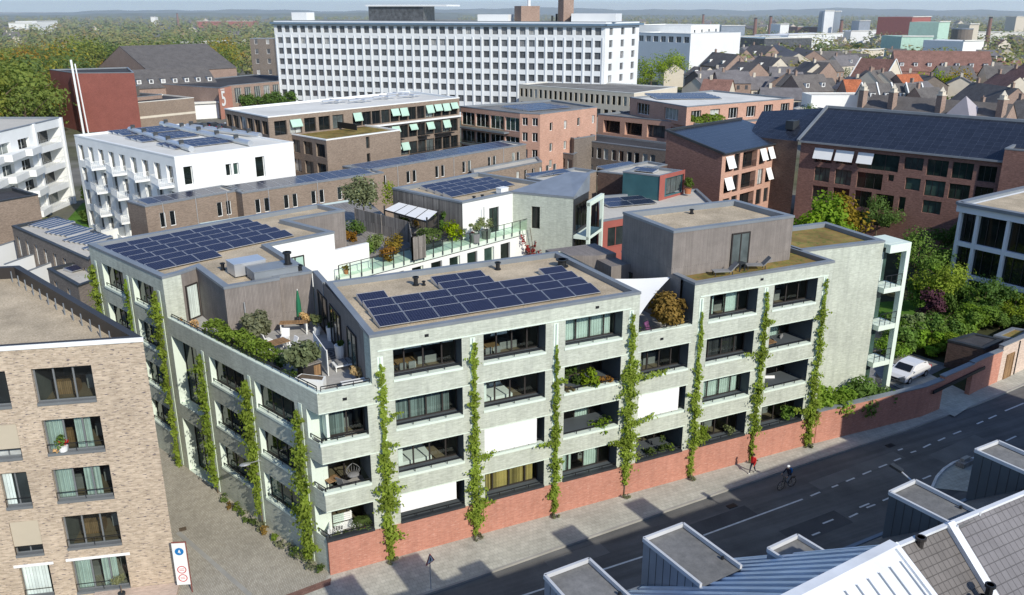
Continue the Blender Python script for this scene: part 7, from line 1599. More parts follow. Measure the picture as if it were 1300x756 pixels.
gable_house('great dark hipped barn roof rising behind the long barn',(8.72,281.37),(39.17,294.08),40,11,19,'old_brick','tile_dark',chim=0,name='barn',cat='barn',win=False)
f5=[(24.99,232.02),(29.19,240.76),(59.59,259.74)]; E5=Edge(f5[1],f5[2]); E5a=Edge(f5[0],f5[1])
B5=block('brick_hall','flat brick hall with mint framed windows and a big white numeral on its corner','hall',[f5[0],f5[1],f5[2],tuple(Vector(f5[2])+E5.n*30),tuple(Vector(f5[0])+E5.n*30)],0,9,'old_brick','darkroof','zinc',{1:[(grid(E5.L*.8,7,2.6,[(3.4,8.0)],1.5,1.0),3)]},.3,fm='greenwhite',gm='fglass')
# painted numeral with its crown on the corner wall
cu=bpy.data.curves.new('numeral','FONT'); cu.body='5'; cu.size=6.2; cu.extrude=.02; cu.offset=.09
oo=bpy.data.objects.new('tmp',cu); COL.objects.link(oo); bpy.context.view_layer.update(); me5=bpy.data.meshes.new_from_object(oo.evaluated_get(bpy.context.evaluated_depsgraph_get())); bpy.data.objects.remove(oo)
E5b=Edge((24.14,228.92),(28.89,236.21)); b=MB(); facade(b,E5b,0,9.02,[]); put('corner_wall',b,M['red_brick'],B5)
me5.materials.clear(); me5.materials.append(M['white']); o5=link('numeral',me5,B5); p5=Vector(E5b.P(1.0,3.9,-.12)); o5.location=p5-B5.location; o5.rotation_euler=(PI/2,0,E5b.ang)
b=MB()
for k in range(5): u=1.2+.55*k; b.face([E5b.P(u-.1,8.45,-.12),E5b.P(u+.3,8.45,-.12),E5b.P(u+.2+.05*(k-2),8.95,-.12),E5b.P(u+.05*(k-2),8.95,-.12)])
put('crown',b,M['white'],B5)
t0=Vector((45.53,297.93)); tw_=[tuple(t0),tuple(t0+Vector((8.0,-3.2)))]; E=Edge(*tw_); nb=E.n*9
block('old_warehouse','dark grey brick warehouse tower with a pale mansard roof left of the white giant','warehouse',[tuple(tw_[0]),tuple(tw_[1]),tuple(Vector(tw_[1])+nb),tuple(Vector(tw_[0])+nb)],0,21,'grey_brick','whiteroof','zinc',{0:[(grid(E.L,2,1.2,[(z,z+1.8) for z in (4,8,12,15.5,19)]),1)]},.3,fm='white_f',gm='fglass')
# trees in front of the numeral hall
for k,(u,v) in enumerate(((318,132),(340,128),(352,126),(372,126),(412,122),(440,120),(470,118))):
    pass
hg=[(34.53,242.04),(39.91,244.79),(44.05,245.54),(49.27,248.64),(53.94,252.20),(61.78,251.44),(66.58,252.17)]
for k,q in enumerate(hg): tree('rounded green tree in the row before the mint windowed hall, %s from the left'%nth(k),(q[0],q[1],0),6.5,3.4,'leaf',(1.0,1.15,1),700,.8,k,.2,group='tree row before the mint windowed hall')
# --- white industrial blocks right of the giant
sp=[(225.76,311.79),(232.79,280.14)]; E=Edge(*sp); nb=E.n*35
block('factory_building','pale grey factory hall with a blue window band right of the white giant','factory',[tuple(sp[0]),tuple(sp[1]),tuple(Vector(sp[1])+nb),tuple(Vector(sp[0])+nb)],0,21,'whitebuild','whiteroof','white',{0:[(grid(E.L,7,3.0,[(17,19.6)]),2)]},.3,fm='white_f',gm='fglass')
sp2=[(248.34,301.05),(278.97,318.66)]; E=Edge(*sp2); nb=E.n*30
block('factory_building','white factory building with irregular top right of the pale factory hall','factory',[tuple(sp2[0]),tuple(sp2[1]),tuple(Vector(sp2[1])+nb),tuple(Vector(sp2[0])+nb)],0,24,'white','whiteroof','white',{0:[(grid(E.L,4,2.2,[(8,11),(13,16),(19,22)]),2)]},.3,fm='greyframe',gm='fglass')
dk_=[(226.63,310.66),(267.18,307.41)]; E=Edge(*dk_); nb=E.n*20
block('office_block','dark flat roofed block behind the big tree','office',[tuple(dk_[0]),tuple(dk_[1]),tuple(Vector(dk_[1])+nb),tuple(Vector(dk_[0])+nb)],0,10,'grey_brick','darkroof','zinc',{0:[(grid(E.L,5,6,[(6,8)]),4)]},.3,fm='frame',gm='fglass')
for k,(q,h,r) in enumerate((((197.42,257.54),14.5,8),((211.71,267.30),16,7.5),((220.38,271.97),13.5,6))): tree('big yellow green tree at the right end of the white giant, %s'%('left','middle and tallest','right')[k] ,(q[0],q[1],0),h,r,'leaf',(2.3,2.1,.8),1900,.7,k,.1)
q=(146.67,199.87); tree('single tree at the corner of the white giant',(q[0],q[1],0),14,4,'leaf',(1.2,1.4,1),700,.8,2,.2)
# --- old town
HG=[((225.78,262.86),(222.31,241.83),11,9,14,'old_brick','tile_brown',1,2,'gabled house with brown roof and white dormers right of the big tree'),
 ((214.69,231.74),(213.57,218.37),10,8,12,'old_brick','tile_brown',1,1,'brown roofed house right of the white dormer house'),((244.04,254.61),(238.71,235.29),10,8,12.5,'cream','tile_brown',1,1,'pale gabled house in the old town'),((200.62,240.05),(201.13,230.71),10,7,10,'cream','tile_dark',0,1,'small dark roofed house beside the big tree'),
 ((270.37,311.37),(267.26,289.65),10,9,13,'old_brick','tile_taupe',1,0,'mauve roofed house behind the white dormer house'),((292.72,317.52),(287.73,295.13),11,9,14,'old_brick','tile_brown',1,1,'steep brown roof at the back of the old town'),
 ((325.84,338.98),(264.85,256.60),14,9,13,'cream','tile_taupe',1,0,'pale house with a green gable at the old town edge'),((301.47,296.58),(279.54,262.68),14,9,13.5,'old_brick','tile_brown',1,0,'long grey roofed house with white eaves'),
 ((241.38,219.04),(241.24,209.73),9,8,12,'old_brick','tile_brown',1,0,'grey brown double roof, left half'),((247.77,216.00),(263.18,218.53),9,8,12,'old_brick','tile_brown',1,1,'grey brown double roof, right half'),((284.55,241.17),(302.41,244.84),9,8,12,'cream','tile_taupe',1,1,'mauve roof with a white dormer behind the big white verged roof'),
 ((191.94,178.34),(192.37,171.56),9,8,11.5,'cream','tile_dark',1,0,'dark roof at the left of the dormer houses'),((201.44,180.66),(200.29,174.36),9,8,11.5,'cream','tile_dark',0,1,'pale narrow house with a dark roof'),((181.64,155.63),(194.02,155.46),10,8,12.5,'old_brick','tile_brown',1,2,'brown roof with two white dormers behind the white flat block'),
 ((225.25,165.88),(234.13,168.64),9,8,12,'cream','tile_brown',1,0,'brown roof right of the big white verged roof'),((229.01,164.09),(237.25,167.16),9,8,11.5,'cream','tile_brown',1,0,'second brown roof right of the big white verged roof'),
 ((186.47,142.51),(190.97,140.36),9,8,12,'old_brick','tile_orange',0,0,'bright orange roof behind the white flat block'),((229.77,160.34),(238.62,159.52),8,8,11,'old_brick','tile_orange',0,0,'orange roof above the dormered terrace'),
 ((176.01,125.80),(179.41,124.18),9,8,12.5,'cream','tile_dark',0,1,'dark roofed terrace house with white dormer, first from the left'),((179.60,124.09),(183.01,122.47),9,8,12.5,'cream','tile_dark',0,1,'dark roofed terrace house with white dormer, second from the left'),((183.20,122.38),(186.60,120.76),9,8,12.5,'cream','tile_dark',0,1,'dark roofed terrace house with white dormer, third from the left'),((185.13,119.25),(188.70,117.55),9,8,12.5,'cream','tile_dark',0,1,'dark roofed terrace house with white dormer, fourth from the left'),
 ((183.81,113.47),(190.95,112.17),10,8,12,'old_brick','tile_dark',1,0,'plain dark roof right of the dormered terrace'),((203.49,121.94),(196.17,103.48),11,8,12.5,'old_brick','tile_dark',2,0,'wide dark roof before the tan gabled row'),
 ((219.71,128.00),(212.63,115.82),12,9,14,'cream','tile_red',1,0,'tan gabled house, nearest in the gabled row'),((244.13,140.11),(239.12,130.16),12,9,14,'cream','tile_red',1,0,'tan gabled house, second in the gabled row'),((278.01,159.79),(270.96,147.88),12,9,14,'cream','tile_red',1,0,'tan gabled house, third in the gabled row'),((319.56,185.11),(307.25,167.05),12,9,14,'cream','tile_red',1,0,'tan gabled house at the far end of the gabled row'),
 ((176.82,87.26),(177.28,82.25),10,8,12,'grey_brick','tile_dark',1,0,'dark grey brick house with white windows at the right edge'),((166.64,88.89),(167.46,82.33),9,8,11.5,'old_brick','tile_dark',1,0,'dark roof below the wide dark roof')]
for k,(a,c,dep,ze,zr,wm,rm,ch,dm,l) in enumerate(HG):
    cap='terrace house' in l or 'verge' in l and 'big white' not in l
    gable_house(l,a,c,dep,ze,zr,wm,rm,chim=ch,dorm=dm,gable_cap=('dormer,' in l))
gable_house('big brown roof with broad white gable edges in the old town',(230.81,185.14),(233.63,172.49),13,8,15,'cream','tile_red',chim=0,gable_cap=True)
gable_house('long red brown tiled roof of a barracks like building before the hills',(269.41,199.03),(295.74,177.07),22,9,16,'old_brick','tile_red',chim=0,name='barracks',cat='building',dorm=7)
gable_house('red brown wing roof below the long red roof',(269.08,198.39),(280.15,188.73),10,7,11,'old_brick','tile_red',chim=0)
tq=(140.59,95.27),(149.76,68.47)
T1=gable_house('long grey tiled terrace right behind the solar cell roof, with tall brick chimneys',tq[0],tq[1],12,9,13.6,'old_brick','tile_brown',chim=0,win=False)
ET=Edge(*tq)
for k,u in enumerate((-.03,.2,.55,.96)):
    q=ET.P(ET.L*u,0,3.2); t=thing('brick_chimney','tall brick chimney with pointed cap on the long grey terrace, %s from the left'%nth(k),'chimney',(q[0],q[1],9),'tall chimneys on the long grey terrace'); b=MB(); b.bx(q[0]-.65,q[0]+.65,q[1]-.65,q[1]+.65,9,14.6); put('stack',b,M['old_brick'],t); b=MB(); b.bx(q[0]-.75,q[0]+.75,q[1]-.75,q[1]+.75,14.6,14.8); b.bx(q[0]-.5,q[0]+.5,q[1]-.5,q[1]+.5,14.8,15.5); b.cyl(q[:2],.75,15.5,16.4,4,0,.05); put('cap',b,M['cream'],t)
t=thing('gable_wall','pale mauve triangular gable wall standing out of the grey tiled terrace','gable',ET.P(ET.L*.72,9,2)); b=MB(); b.face([ET.P(ET.L*.59,9.4,-1.2),ET.P(ET.L*.83,9.4,-1.2),ET.P(ET.L*.76,15.2,-.6)]); b.face([ET.P(ET.L*.83,9.4,-1.2),ET.P(ET.L*.8,12,6),ET.P(ET.L*.76,15.2,-.6)]); b.face([ET.P(ET.L*.59,9.4,-1.2),ET.P(ET.L*.76,15.2,-.6),ET.P(ET.L*.7,12,6)]); put('wall',b,plain('pale mauve cladding',(.42,.39,.42),.8,var=.05),t)
wf=[(167.28,136.80),(182.81,129.42)]; E=Edge(*wf); nb=E.n*8
block('flat_house','white flat roofed house block before the dormered terrace','house',[tuple(wf[0]),tuple(wf[1]),tuple(Vector(wf[1])+nb),tuple(Vector(wf[0])+nb)],0,9.2,'white','paleroof','white',{},.2)
q0=(165.71,140.08); block('garden_house','pale modern extension behind the salmon block','house',[(160.52,136.75),(157.70,122.13),(168.26,128.89),(170.60,143.00)],0,6,'orange_brick','paleroof','zinc',{},.2)
b=MB()
for k,(q,h,r,c) in enumerate((((251.49,173.74),10.5,5.5,(2.6,2.2,.5)),((257.77,170.75),11,6,(2.3,2.1,.5)),((261.76,165.94),9.5,5.5,(2.0,1.9,.55)),((264.45,161.80),8,5,(1.6,1.4,.6)),((394.60,365.72),11,6,(.9,1.1,.9)),((303.34,282.54),9,5,(1.2,1.2,.7)),((317.20,275.95),9,5,(1.1,1.3,.8)),((360.26,291.41),9,5,(1,1.1,.8)),((440.54,381.51),11,6,(.8,1,.9)),((227.25,137.16),7,4,(1.3,1.3,.8)),((226.36,142.02),6,3.5,(1.1,1.2,.8)),((238.84,140.65),6,3,(1.2,1.2,.9)),((248.89,135.87),7,4,(1,1.1,.8)))):
    tree(('yellow autumn tree' if c[0]>1.5 else 'green tree')+' among the old town roofs, %s'%('left of the yellow group','in the middle of the yellow group','right in the yellow group','at the right end of the yellow group','by the green gable','above the grey double roof','between the double roofs','behind the big white verged roof','left of the red brown wing','before the wide dark roof','left of the wide dark roof','right of the wide dark roof','by the tan gables')[k],(q[0],q[1],0),h,r,'leaf',c,1000,.8,k,.15)
# --- far landmarks
def far_box(label,u0,p0,p1,z,mat,dep,name='building',cat='building',z0=0):
    E=Edge(p0,p1); nb=E.n*dep; t=thing(name,label,cat,(*p0,0)); b=MB(); b.prism([tuple(p0),tuple(p1),tuple(Vector(p1)+nb),tuple(Vector(p0)+nb)],z0,z); put('wall',b,M[mat],t); b=MB(); b.bar((*p0,z+.3),(*p1,z+.3),1.2,.6); put('roof_edge',b,M['whiteroof'],t); return t
LM=[('white slab tower with horizontal bands far right',(618.85,592.81),(626.90,588.97),29.5,'whitebuild',14,'tower_block'),('grey rear half of the slab tower far right',(627.24,588.82),(659.74,612.49),28.8,'metal_blue',14,'tower_block'),
 ('red block of the far hospital',(641.23,512.57),(681.78,526.74),24.4,'redpanel',30,'tower_block'),('teal block beside the far red block',(540.03,402.51),(564.58,413.08),22.3,'awning',20,'tower_block'),('bright green low hall below the far red block',(439.68,345.96),(457.08,337.68),15.3,'awning',30,'hall'),('white low hall below the far teal block',(438.96,302.41),(458.68,304.35),14,'white',25,'hall'),
 ('long white sheds at the far right',(478.50,485.95),(558.64,508.50),12,'whitebuild',30,'hall'),('long grey glazed hall at the far right',(366.83,384.87),(401.93,381.52),14,'fglass',30,'hall'),('pale shed strip behind the trees at the far right',(651.83,589.79),(728.81,583.00),11,'whitebuild',40,'hall'),('white strip shed at the far right edge',(713.59,505.86),(755.38,485.98),11,'whiteroof',40,'hall'),
 ('brick block beside the slab tower',(631.35,639.87),(651.23,630.42),14,'maroon_brick',30,'hall'),('white pair of sheds far right of the factory',(557.97,583.48),(565.06,580.10),18,'white',30,'hall'),('grey arched workshop hall right of the white factory',(464.13,548.99),(481.78,540.59),18,'metal_blue',40,'hall'),('long bluish shed right of the white factory',(430.19,508.93),(473.01,488.56),11,'metal_blue',30,'hall'),('brown hall below the bluish shed',(393.42,442.87),(417.88,431.23),11,'old_brick',30,'hall'),
 ('cluster of white buildings on the far left',(-97.62,1256.47),(-70.51,1243.57),14,'white',30,'hall'),('second white building on the far left',(-69.31,1344.18),(-45.25,1389.65),15,'white',30,'hall'),('small white tower on the far left',(97.56,1695.95),(105.26,1692.28),17,'white',12,'tower_block'),('red sheds on the far left, left half',(160.85,1557.95),(199.47,1539.58),11,'redpanel',30,'hall'),('red sheds on the far left, right half',(206.71,1536.14),(247.74,1516.62),11,'redpanel',30,'hall'),('pale long roof among the woods at left',(-21.98,587.66),(1.13,601.02),9,'whiteroof',14,'hall'),('white long roof before the woods left of the warehouse',(49.28,618.37),(96.81,641.26),9,'whiteroof',14,'hall'),('dark beige block on the far right edge',(871.68,578.55),(880.65,574.28),23.5,'cream',20,'tower_block'),('pale green roofed hall in the old town',(366.97,308.46),(391.74,314.94),10,'cream',18,'hall'),('white hall beside the pale green roofed hall',(363.90,328.18),(367.81,317.04),9,'whitebuild',15,'hall'),('blue glass block at the far right',(669.31,597.33),(679.00,592.72),20,'metal_blue',20,'tower_block'),('pale block right of the silo',(499.97,346.98),(505.44,344.37),22,'cream',15,'tower_block')]
for (l,a,c,z,m,d,nm) in LM: far_box(l,0,a,c,z,m,d,nm,nm.replace('_',' '))
q=(478.60,335.18); t=thing('silo','dark round silo tower before the far teal block','silo',(*q,0)); b=MB(); b.cyl(q,6.0,0,19.4,20); put('wall',b,M['grey_brick'],t); b=MB(); b.cyl(q,6.2,19.4,20,20); put('rim',b,M['zinc'],t)
for k,(q,h,l) in enumerate((((132.07,1566.42),29,'thin red brick factory chimney far left'),((691.45,870.50),29.5,'thin dark factory chimney right of the white factory'),((554.03,612.52),28,'thin brick factory chimney above the bluish shed'),((606.49,651.70),29.5,'slim factory chimney left of the slab tower'),((626.44,578.08),26,'slim chimney right of the slab tower'),((663.62,454.09),30,'tall lattice like chimney at the far right'))):
    t=thing('factory_chimney',l,'chimney',(*q,0)); b=MB(); b.cyl(q,2.2,0,h*.8,10,0,1.3); put('stack',b,M['maroon_brick'],t); b=MB(); b.cyl(q,1.5,h*.8,h*.8+1,10); put('rim',b,M['darkmetal'],t)
# --- small things in the far yard left of the awning block
far_box('small white pavilion in the yard before the brick numeral wall',0,(17.10,232.81),(24.91,233.41),4.5,'white',7,'pavilion','pavilion')
for k,(q,mt) in enumerate((((16.10,211.61),'cardark'),((19.69,211.75),'cardark'),((21.82,207.08),'cardark'))):
    car('dark car parked in the yard by the white pavilion, %s from the left'%nth(k),(q[0],q[1],0),.5+.2*k,mt)
# --- woods on the left
rr=random.Random(77)
WC=[(.8,.95,.75),(1.05,1.1,.7),(.65,.85,.8),(1.5,1.3,.6),(1.6,1.05,.55),(.55,.75,.7),(.9,1.05,.75),(1.9,1.0,.45)]
placed=[]
def wood(n,a0,a1,d0,d1,label,group,hmin=10,hmax=16,avoid=None,wts=None):
    c=0; tries=0
    while c<n and tries<n*30:
        tries+=1; a=rr.uniform(a0,a1); d=math.sqrt(rr.uniform(d0*d0,d1*d1)); x,y=polar(a,d)
        if avoid and avoid(x,y,a,d): continue
        if any((x-p[0])**2+(y-p[1])**2<49 for p in placed[-400:]): continue
        placed.append((x,y)); h=rr.uniform(hmin,hmax); col=rr.choices(WC,weights=wts or (4,4,3,3.5,2.6,3,4,1.2))[0]
        cw='rusty ' if col[0]>1.55 else ('yellowish ' if col[0]>1.4 else ('dark green ' if col[0]<.7 else 'mid green '))
        tree(cw+label,(x,y,-.3),h,h*rr.uniform(.46,.60),'farleaf',col,800,.95,rr.randrange(9),.1,group=group,lumps=13); c+=1
hallbox=lambda x,y,a,d:(x>-22 and y<262 and a>-3.6) or (a>-1.2 and d<385) or (a>7 and d<380)
wood(150,-8,7.5,235,440,'broadleaf tree in the green and rusty woods behind the theatre hall','trees in the woods at left',14,22,hallbox)
wood(30,-8,9,440,620,'broadleaf tree in the woods at left, further back','trees further back in the woods at left',11,15,lambda x,y,a,d:a>9 and d<620)
wood(48,34,57,320,620,'broadleaf tree in the green belt beyond the old town','trees in the green belt beyond the old town',8,13,lambda x,y,a,d:(a<38 and d<420))
wood(16,40,56,185,330,'garden tree between the old town houses','garden trees of the old town',6,9)
def mass(label,n,a0,a1,d0,d1,seed,col,skip=None):
    r2=random.Random(seed); mb=MB()
    for i in range(n):
        a=r2.uniform(a0,a1); d=d0*(d1/d0)**r2.random(); x,y=polar(a,d)
        if skip and skip(a,d,r2): continue
        r=r2.uniform(5,9); h=r2.uniform(8,14)
        for k in range(38 if d<900 else 20):
            dd=rdir(r2); leaf_quad(mb,(x+dd.x*r*.8,y+dd.y*r*.8,h*.62+dd.z*h*.4),r2.uniform(1.5,2.7)*(1 if d<900 else 1.6),dd+Vector((0,-.15,1.1))+rdir(r2)*.3,r2,.8)
    o=put('woodland',mb,M['farmass'],None,label,'woodland',None,'stuff'); o.color=(*col,1)
mass('far off woods behind the theatre hall, one green mass up to the hills',2600,-10,20,430,3000,5,(.95,1.03,1.0))
mass('far off green belt and gardens towards the hills on the right',1900,22,60,750,3400,6,(1.0,1.1,.95),lambda a,d,r:r.random()<.25)
mass('green belt between the roofs beyond the old town on the right',230,30,58,400,760,9,(.95,1.1,.9),lambda a,d,r:a<37 and d<560)
# --- distant small houses, one shared mesh per kind
def far_house(seed):
    r2=random.Random(seed); b=MB(); w=r2.uniform(7,16); d=r2.uniform(8,11); h=r2.uniform(5,8); z=h+r2.uniform(2.5,4.5)
    b.face([(0,0,0),(w,0,0),(w,0,h),(0,0,h)]); b.face([(w,0,0),(w,d,0),(w,d,h),(w,d/2,z),(w,0,h)]); b.face([(0,d,0),(0,0,0),(0,0,h),(0,d/2,z),(0,d,h)]); b.face([(w,d,0),(0,d,0),(0,d,h),(w,d,h)])
    b.face([(-.3,-.4,h-.2),(w+.3,-.4,h-.2),(w+.3,d/2,z),(-.3,d/2,z)],1); b.face([(w+.3,d+.4,h-.2),(-.3,d+.4,h-.2),(-.3,d/2,z),(w+.3,d/2,z)],1)
    n=int(w/2.5)
    for k in range(n):
        for z0 in (1,h-2.2): b.face([(.7+k*w/n,-.03,z0),(1.7+k*w/n,-.03,z0),(1.7+k*w/n,-.03,z0+1.4),(.7+k*w/n,-.03,z0+1.4)],2)
    b.bx(w*.2,w*.2+.8,d/2-.4,d/2+.4,z-.6,z+1.2,0)
    return b.mesh('distant_house',[M[r2.choice(('cream','old_brick','white','grey_brick'))],M[r2.choice(('tile_brown','tile_taupe','tile_taupe','tile_dark','tile_red','tile_brown'))],M['fglass']])
FH=[far_house(k) for k in range(14)]
HGC=[(Vector(a)+Vector(c))/2 for (a,c,*_) in HG]
for i in range(110):
    a=rr.uniform(36.5,57); d=rr.uniform(255,470); x,y=polar(a,d)
    if any((Vector((x,y))-q).length<11.5 for q in HGC) or (d>285 and d<345 and a>43): continue
    o=link('distant_house',rr.choice(FH)); o.location=(x,y,0); o.rotation_euler=(0,0,rr.choice((-.4,.2,-.9,-.6))); HGC.append(Vector((x,y))); tag(o,'small gabled house squeezed between the roofs of the old town','house','small old town houses')
for i in range(150):
    a=rr.uniform(24,57) if i<125 else rr.uniform(-6,16); d=(300 if i<125 else 900)*(6.5 if i<125 else 2.5)**(rr.random()**1.1)
    if a<36 and d<480: a+=20
    x,y=polar(a,d); o=link('distant_house',rr.choice(FH)); o.location=(x,y,0); o.rotation_euler=(0,0,rr.choice((-.4,.3,.7,1.2,2.0,-.9))); tag(o,'small gabled house in the distant town before the hills','house','distant houses')
# ================================================================== roofs in the foreground, below the camera
A7=(11.66,-27.53,16.0); B7_=(7.23,-28.06,16.0)
zf=lambda y:12.0+.65*(-21.6-y)
HM=thing('terraced_house','terraced house with a zinc standing seam roof, blue in shade and white in sun','house',(5,-27,0))
LFT=(-12.0,-30.35,16.0)
ev=[(-12.0,-23.6,zf(-23.6)+.0),(10.2,-21.6,12.0)]
b=MB(); e0,e1,a0,a1=Vector(ev[0]),Vector(ev[1]),Vector(LFT),Vector(A7)
for k in range(46):
    f,g=k/46,(k+1)/46; b.face([e0.lerp(e1,f),e0.lerp(e1,g),a0.lerp(a1,g),a0.lerp(a1,f)])
put('shaded_roof_slope',b,M['zinc_shaded'],HM)
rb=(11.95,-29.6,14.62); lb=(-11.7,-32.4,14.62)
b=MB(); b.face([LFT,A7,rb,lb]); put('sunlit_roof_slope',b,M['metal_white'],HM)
b=MB()
for k in range(46):
    f=k/46; x0=ev[0][0]+(ev[1][0]-ev[0][0])*f; p=Vector(LFT)+(Vector(A7)-Vector(LFT))*f
    q=Vector(ev[0])+(Vector(ev[1])-Vector(ev[0]))*f
    b.bar(q+Vector((0,0,.04)),p+Vector((0,0,.04)),.2,.12)
put('standing_seams',b,M['metal_seam'],HM)
b=MB()
for k in range(46):
    f=(k+.5)/46; p=Vector(LFT)+(Vector(A7)-Vector(LFT))*f; q=Vector(lb)+(Vector(rb)-Vector(lb))*f
    t_=(q-p); b.bar(p+t_*.2+Vector((0,0,.02)),q+Vector((0,0,.02)),.035,.08)
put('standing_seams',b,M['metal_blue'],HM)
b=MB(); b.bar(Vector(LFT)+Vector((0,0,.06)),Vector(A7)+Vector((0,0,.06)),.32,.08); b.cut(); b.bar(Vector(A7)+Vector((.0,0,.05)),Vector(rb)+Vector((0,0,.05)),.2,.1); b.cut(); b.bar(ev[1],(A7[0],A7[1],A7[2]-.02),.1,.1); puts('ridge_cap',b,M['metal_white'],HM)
b=MB(); b.face([(10.2,-21.6,0),(11.95,-29.6,0),rb,A7,ev[1]][::1]); b.face([(-12,-23.6,0),(10.2,-21.6,0),ev[1],ev[0]][::-1]); b.face([(11.95,-29.6,0),(-11.7,-32.4,0),lb,rb][::-1]); b.face([(-12,-23.6,0),(-11.7,-32.4,0),lb,LFT,ev[0]]); put('wall',b,M['dark_brick'],HM)
b=MB(); b.bar(Vector(ev[0])+Vector((0,.1,-.05)),Vector(ev[1])+Vector((0,.1,-.05)),.16,.14); put('gutter',b,M['zinc'],HM)
# lower tiled houses to the right
HT=thing('terraced_house','terraced house row with mauve brown tiles behind grey clad street dormers','house row',(25,-27,0))
sl=lambda y:11.65+.83*(-23.05-y)
yr=-25.85; zr=sl(yr)
b=MB(); b.face([(10.3,-23.05,11.65),(30,-22.0,11.65),(30,yr+.9,zr),(11.2,yr,zr)]); put('street_roof_slope',b,M['tile_dark'],HT)
tl=lambda y:zr-.85*(yr-y)
b=MB()
P_=lambda x,y,e=0:(x,y,tl(y-(x-11.2)*.048)+e)
b.face([(11.2,yr,zr),(17.0,yr+.28,zr),(17.15,-31,tl(-31.3)),(11.4,-31,tl(-31))][::-1]); put('roof',b,M['tile_brown'],HT)
b=MB(); b.face([(17.0,yr+.28,zr+.02),(30,yr+.9,zr+.02),(30,-31,tl(-31.9)),(17.15,-31,tl(-31.3))][::-1]); put('roof',b,M['tile_taupe'],HT)
b=MB(); b.bar((17.0,yr+.28,zr+.12),(17.15,-31,tl(-31.3)+.12),.34,.22); b.cut(); b.bar((11.2,yr,zr+.06),(30,yr+.9,zr+.06),.16,.1); puts('verge',b,M['metal_white'],HT)
b=MB(); b.face([(30,-22,0),(10.3,-23.05,0),(10.3,-23.05,11.65),(30,-22,11.65)]); b.face([(30,-31,0),(30,-22,0),(30,-22,11.65),(30,yr+.9,zr),(30,-31,tl(-31.9))]); put('wall',b,M['dark_brick'],HT)
b=MB(); b.bar((10.3,-22.95,11.6),(30,-21.9,11.6),.16,.14); put('gutter',b,M['zinc'],HT)
# street dormers with flat roofs
def dormer(label,pts,zt,zb,clad,par):
    """pts: far right, far left, near left, near right of the flat top (x, y)"""
    t=thing('roof_dormer',label,'dormer',(*pts[1],zb),'flat roofed street dormers'); fr,fl,nl,nr=pts
    b=MB(); b.face([(*fl,zb-.3),(*nl,zt-.25),(*nl,zt),(*fl,zt)][::-1]); b.face([(*fr,zb-.3),(*fl,zb-.3),(*fl,zt),(*fr,zt)]); b.face([(*nr,zt-.25),(*fr,zb-.3),(*fr,zt),(*nr,zt)]); put('cladding',b,M[clad],t)
    s=MB(); E=Edge(fl,nl); n=max(3,int(E.L/.34))
    for k in range(1,n): u=E.L*k/n; zz=zb-.3+(zt-.25-zb+.3)*u/E.L; s.bar(E.P(u,zz,.012),E.P(u,zt-.02,.012),.03,.03)
    put('cladding_seams',s,M['darkmetal'],t)
    r=inset([fl,fr,nr,nl],0); b=MB(); b.face([(*nl,zt-.1),(*nr,zt-.1),(*fr,zt-.1),(*fl,zt-.1)]); put('roof',b,M['greyroof'],t)
    b=MB()
    for p,q in ((nl,fl),(fl,fr),(fr,nr)): b.bar((*p,zt),(*q,zt),.1,.15); b.cut()
    puts('roof_edge',b,M['trimgrey'],t); b=MB(); b.cyl(((nr[0]+fr[0])/2*.4+(nr[0])*.6-.15,nr[1]*.75+fr[1]*.25),.05,zt-.1,zt+.02,8); put('roof_drain',b,M['black'],t)
    return t
dormer('grey clad flat roofed dormer at the bottom edge, left most of the street dormers',[(4.27,-21.78),(2.51,-21.92),(2.63,-24.5),(4.47,-24.3)],14,12.0,'metal_blue',HM)
dormer('large grey clad dormer on the blue zinc roof, second from the left',[(8.39,-21.43),(6.59,-21.59),(6.84,-24.5),(8.64,-24.3)],14,12.0,'metal_blue',HM)
dormer('small dormer peeking over the blue zinc roof',[(11.6,-23.75),(10.1,-23.93),(10.4,-26.2),(11.9,-26.0)],14,11.7,'metal_blue',HT)
dormer('dark clad dormer right of the blue zinc roof, beside the lamp',[(18.43,-22.91),(16.81,-23.1),(17.16,-25.82),(18.67,-25.59)],14,11.7,'slate',HT)
dormer('dark clad dormer at the right edge of the photo',[(24.33,-22.15),(22.75,-22.26),(23.0,-24.9),(24.5,-24.7)],14,11.6,'slate',HT)
for k,(x,l) in enumerate(((-2.5,'out of the left house'),)): dormer('grey clad dormer below the photo edge beside the left most one',[(x+1.75,-22.3),(x,-22.45),(x+.1,-25),(x+1.85,-24.8)],14,12.0,'metal_blue',HM)
flue('squat dark vent pot on the ridge of the tiled roof',(15.29,-25.86)[0],(15.29,-25.86)[1]+.05,13.5,.65,.13,'frame')
q=(15.85,-27.26); flue('black flue with a cap by the white verge at the bottom edge',16.55,-27.75,12.4,.7,.12); flue('second black flue left of the capped flue at the bottom edge',16.2,-27.8,12.35,.45,.09)
t=panel('black solar panel on the brown tiled roof at the bottom edge',(15.1,-28.6,tl(-28.8)+.05),.03,1.5,1.4,R_(0)); t.rotation_euler=(R_(40),0,.03); t.location=(14.35,-28.6,tl(-28.75)-.02)
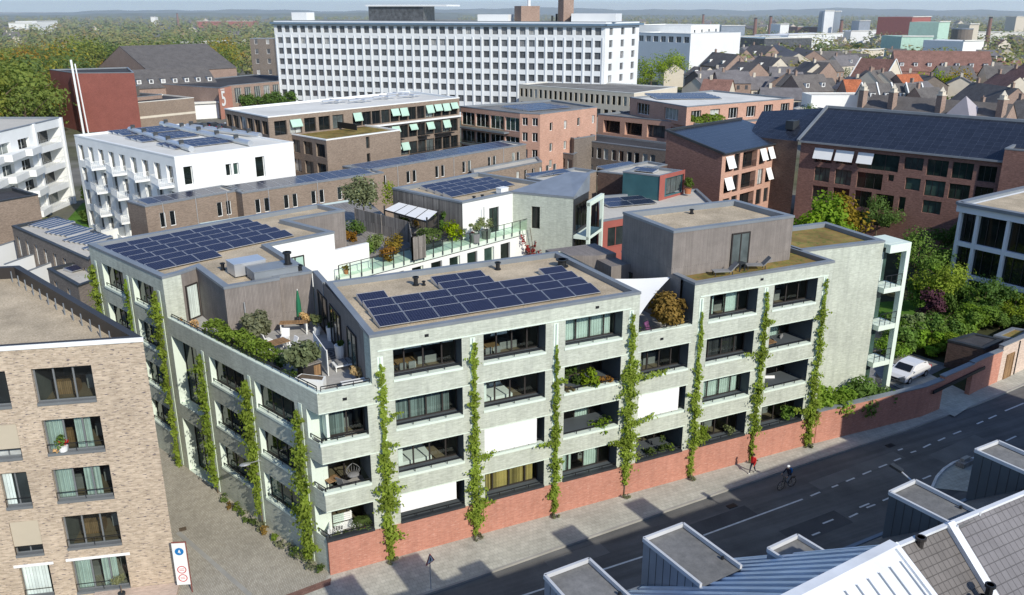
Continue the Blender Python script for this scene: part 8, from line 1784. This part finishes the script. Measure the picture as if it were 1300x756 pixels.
# street lamp over the carriageway, its pole behind the dark dormer
h0,h1=Vector((*(27.10,-14.96),8.2)),Vector((*(27.50,-16.38),8.0))
t=thing('street_lamp','street lamp with a dark flat head on a slanted arm behind the dark dormer','street lamp',(h1.x,h1.y,0)); b=MB(); b.tube([(0,0,0),(0,0,6.5),(0,0,7.7),tuple((h0-h1)*.2+Vector((0,0,8.0))),tuple((h0-h1)*.6+Vector((0,0,8.2)))],[.09,.07,.06,.05,.045],8); link('pole',b.mesh('pole',M['alu']),t)
b=MB(); d=(h0-h1); b.bar(tuple(d*.55+Vector((0,0,8.24))),tuple(d*1.0+Vector((0,0,8.3))),.32,.14); link('lamp_head',b.mesh('lamp_head',M['darkmetal']),t)
# traffic island with a pale curved kerb
ck=[Vector(p) for p in ((40.14,-8.36),(41.60,-7.54),(43.00,-7.00),(44.40,-6.67),(45.59,-6.66),(46.59,-6.94))]
b=MB()
for p,q in zip(ck,ck[1:]): b.bar((*p,.06),(*q,.06),.18,.14)
put('kerb',b,M['paint'],kind='structure')
b=MB(); c_=[(p.x,p.y,.03) for p in ck]+[(*(45.89,-8.74),.03),(*(42.01,-9.81),.03)]; b.face(c_[::-1]); put('traffic_island',b,M['pave'],kind='structure')
q=(45.04,-7.22); t=thing('sleeper_stack','low stack of grey blocks lying on the traffic island','stack',(q[0],q[1],.05)); b=MB(); b.box((-.7,-.35,0),(1.4,.2,0),(-.1,.6,0),(0,0,.35)); link('block',b.mesh('block',M['deck']),t); b=MB(); b.box((-.4,-.1,.36),(.8,.1,0),(-.05,.3,0),(0,0,.2)); link('block',b.mesh('block',M['kerb']),t)
# taller street block outside the frame whose shadow falls on the garden wall
block('apartment_building','street block on the near side of the road beyond the dormered row','apartment building',[(44.5,-30),(63,-26),(61.5,-17.5),(43,-21.5)],0,15.9,'dark_brick','darkroof','zinc',{2:[(grid(18,5,1.8,[(z,z+1.8) for z in (1,4,7,10,13)]),2)]},.3)
block('apartment_building','low street block on the near side of the road after the dormered row','apartment building',[(30.2,-31),(44.4,-28.3),(43.5,-21.4),(30.2,-22.6)],0,13.6,'dark_brick','darkroof','zinc',{2:[(grid(12,4,1.8,[(z,z+1.8) for z in (1,4,7,10)]),2)]},.3)
# parked cars on the kerb of the side bay
cq=(48.94,-6.61)
bpy.context.view_layer.update()
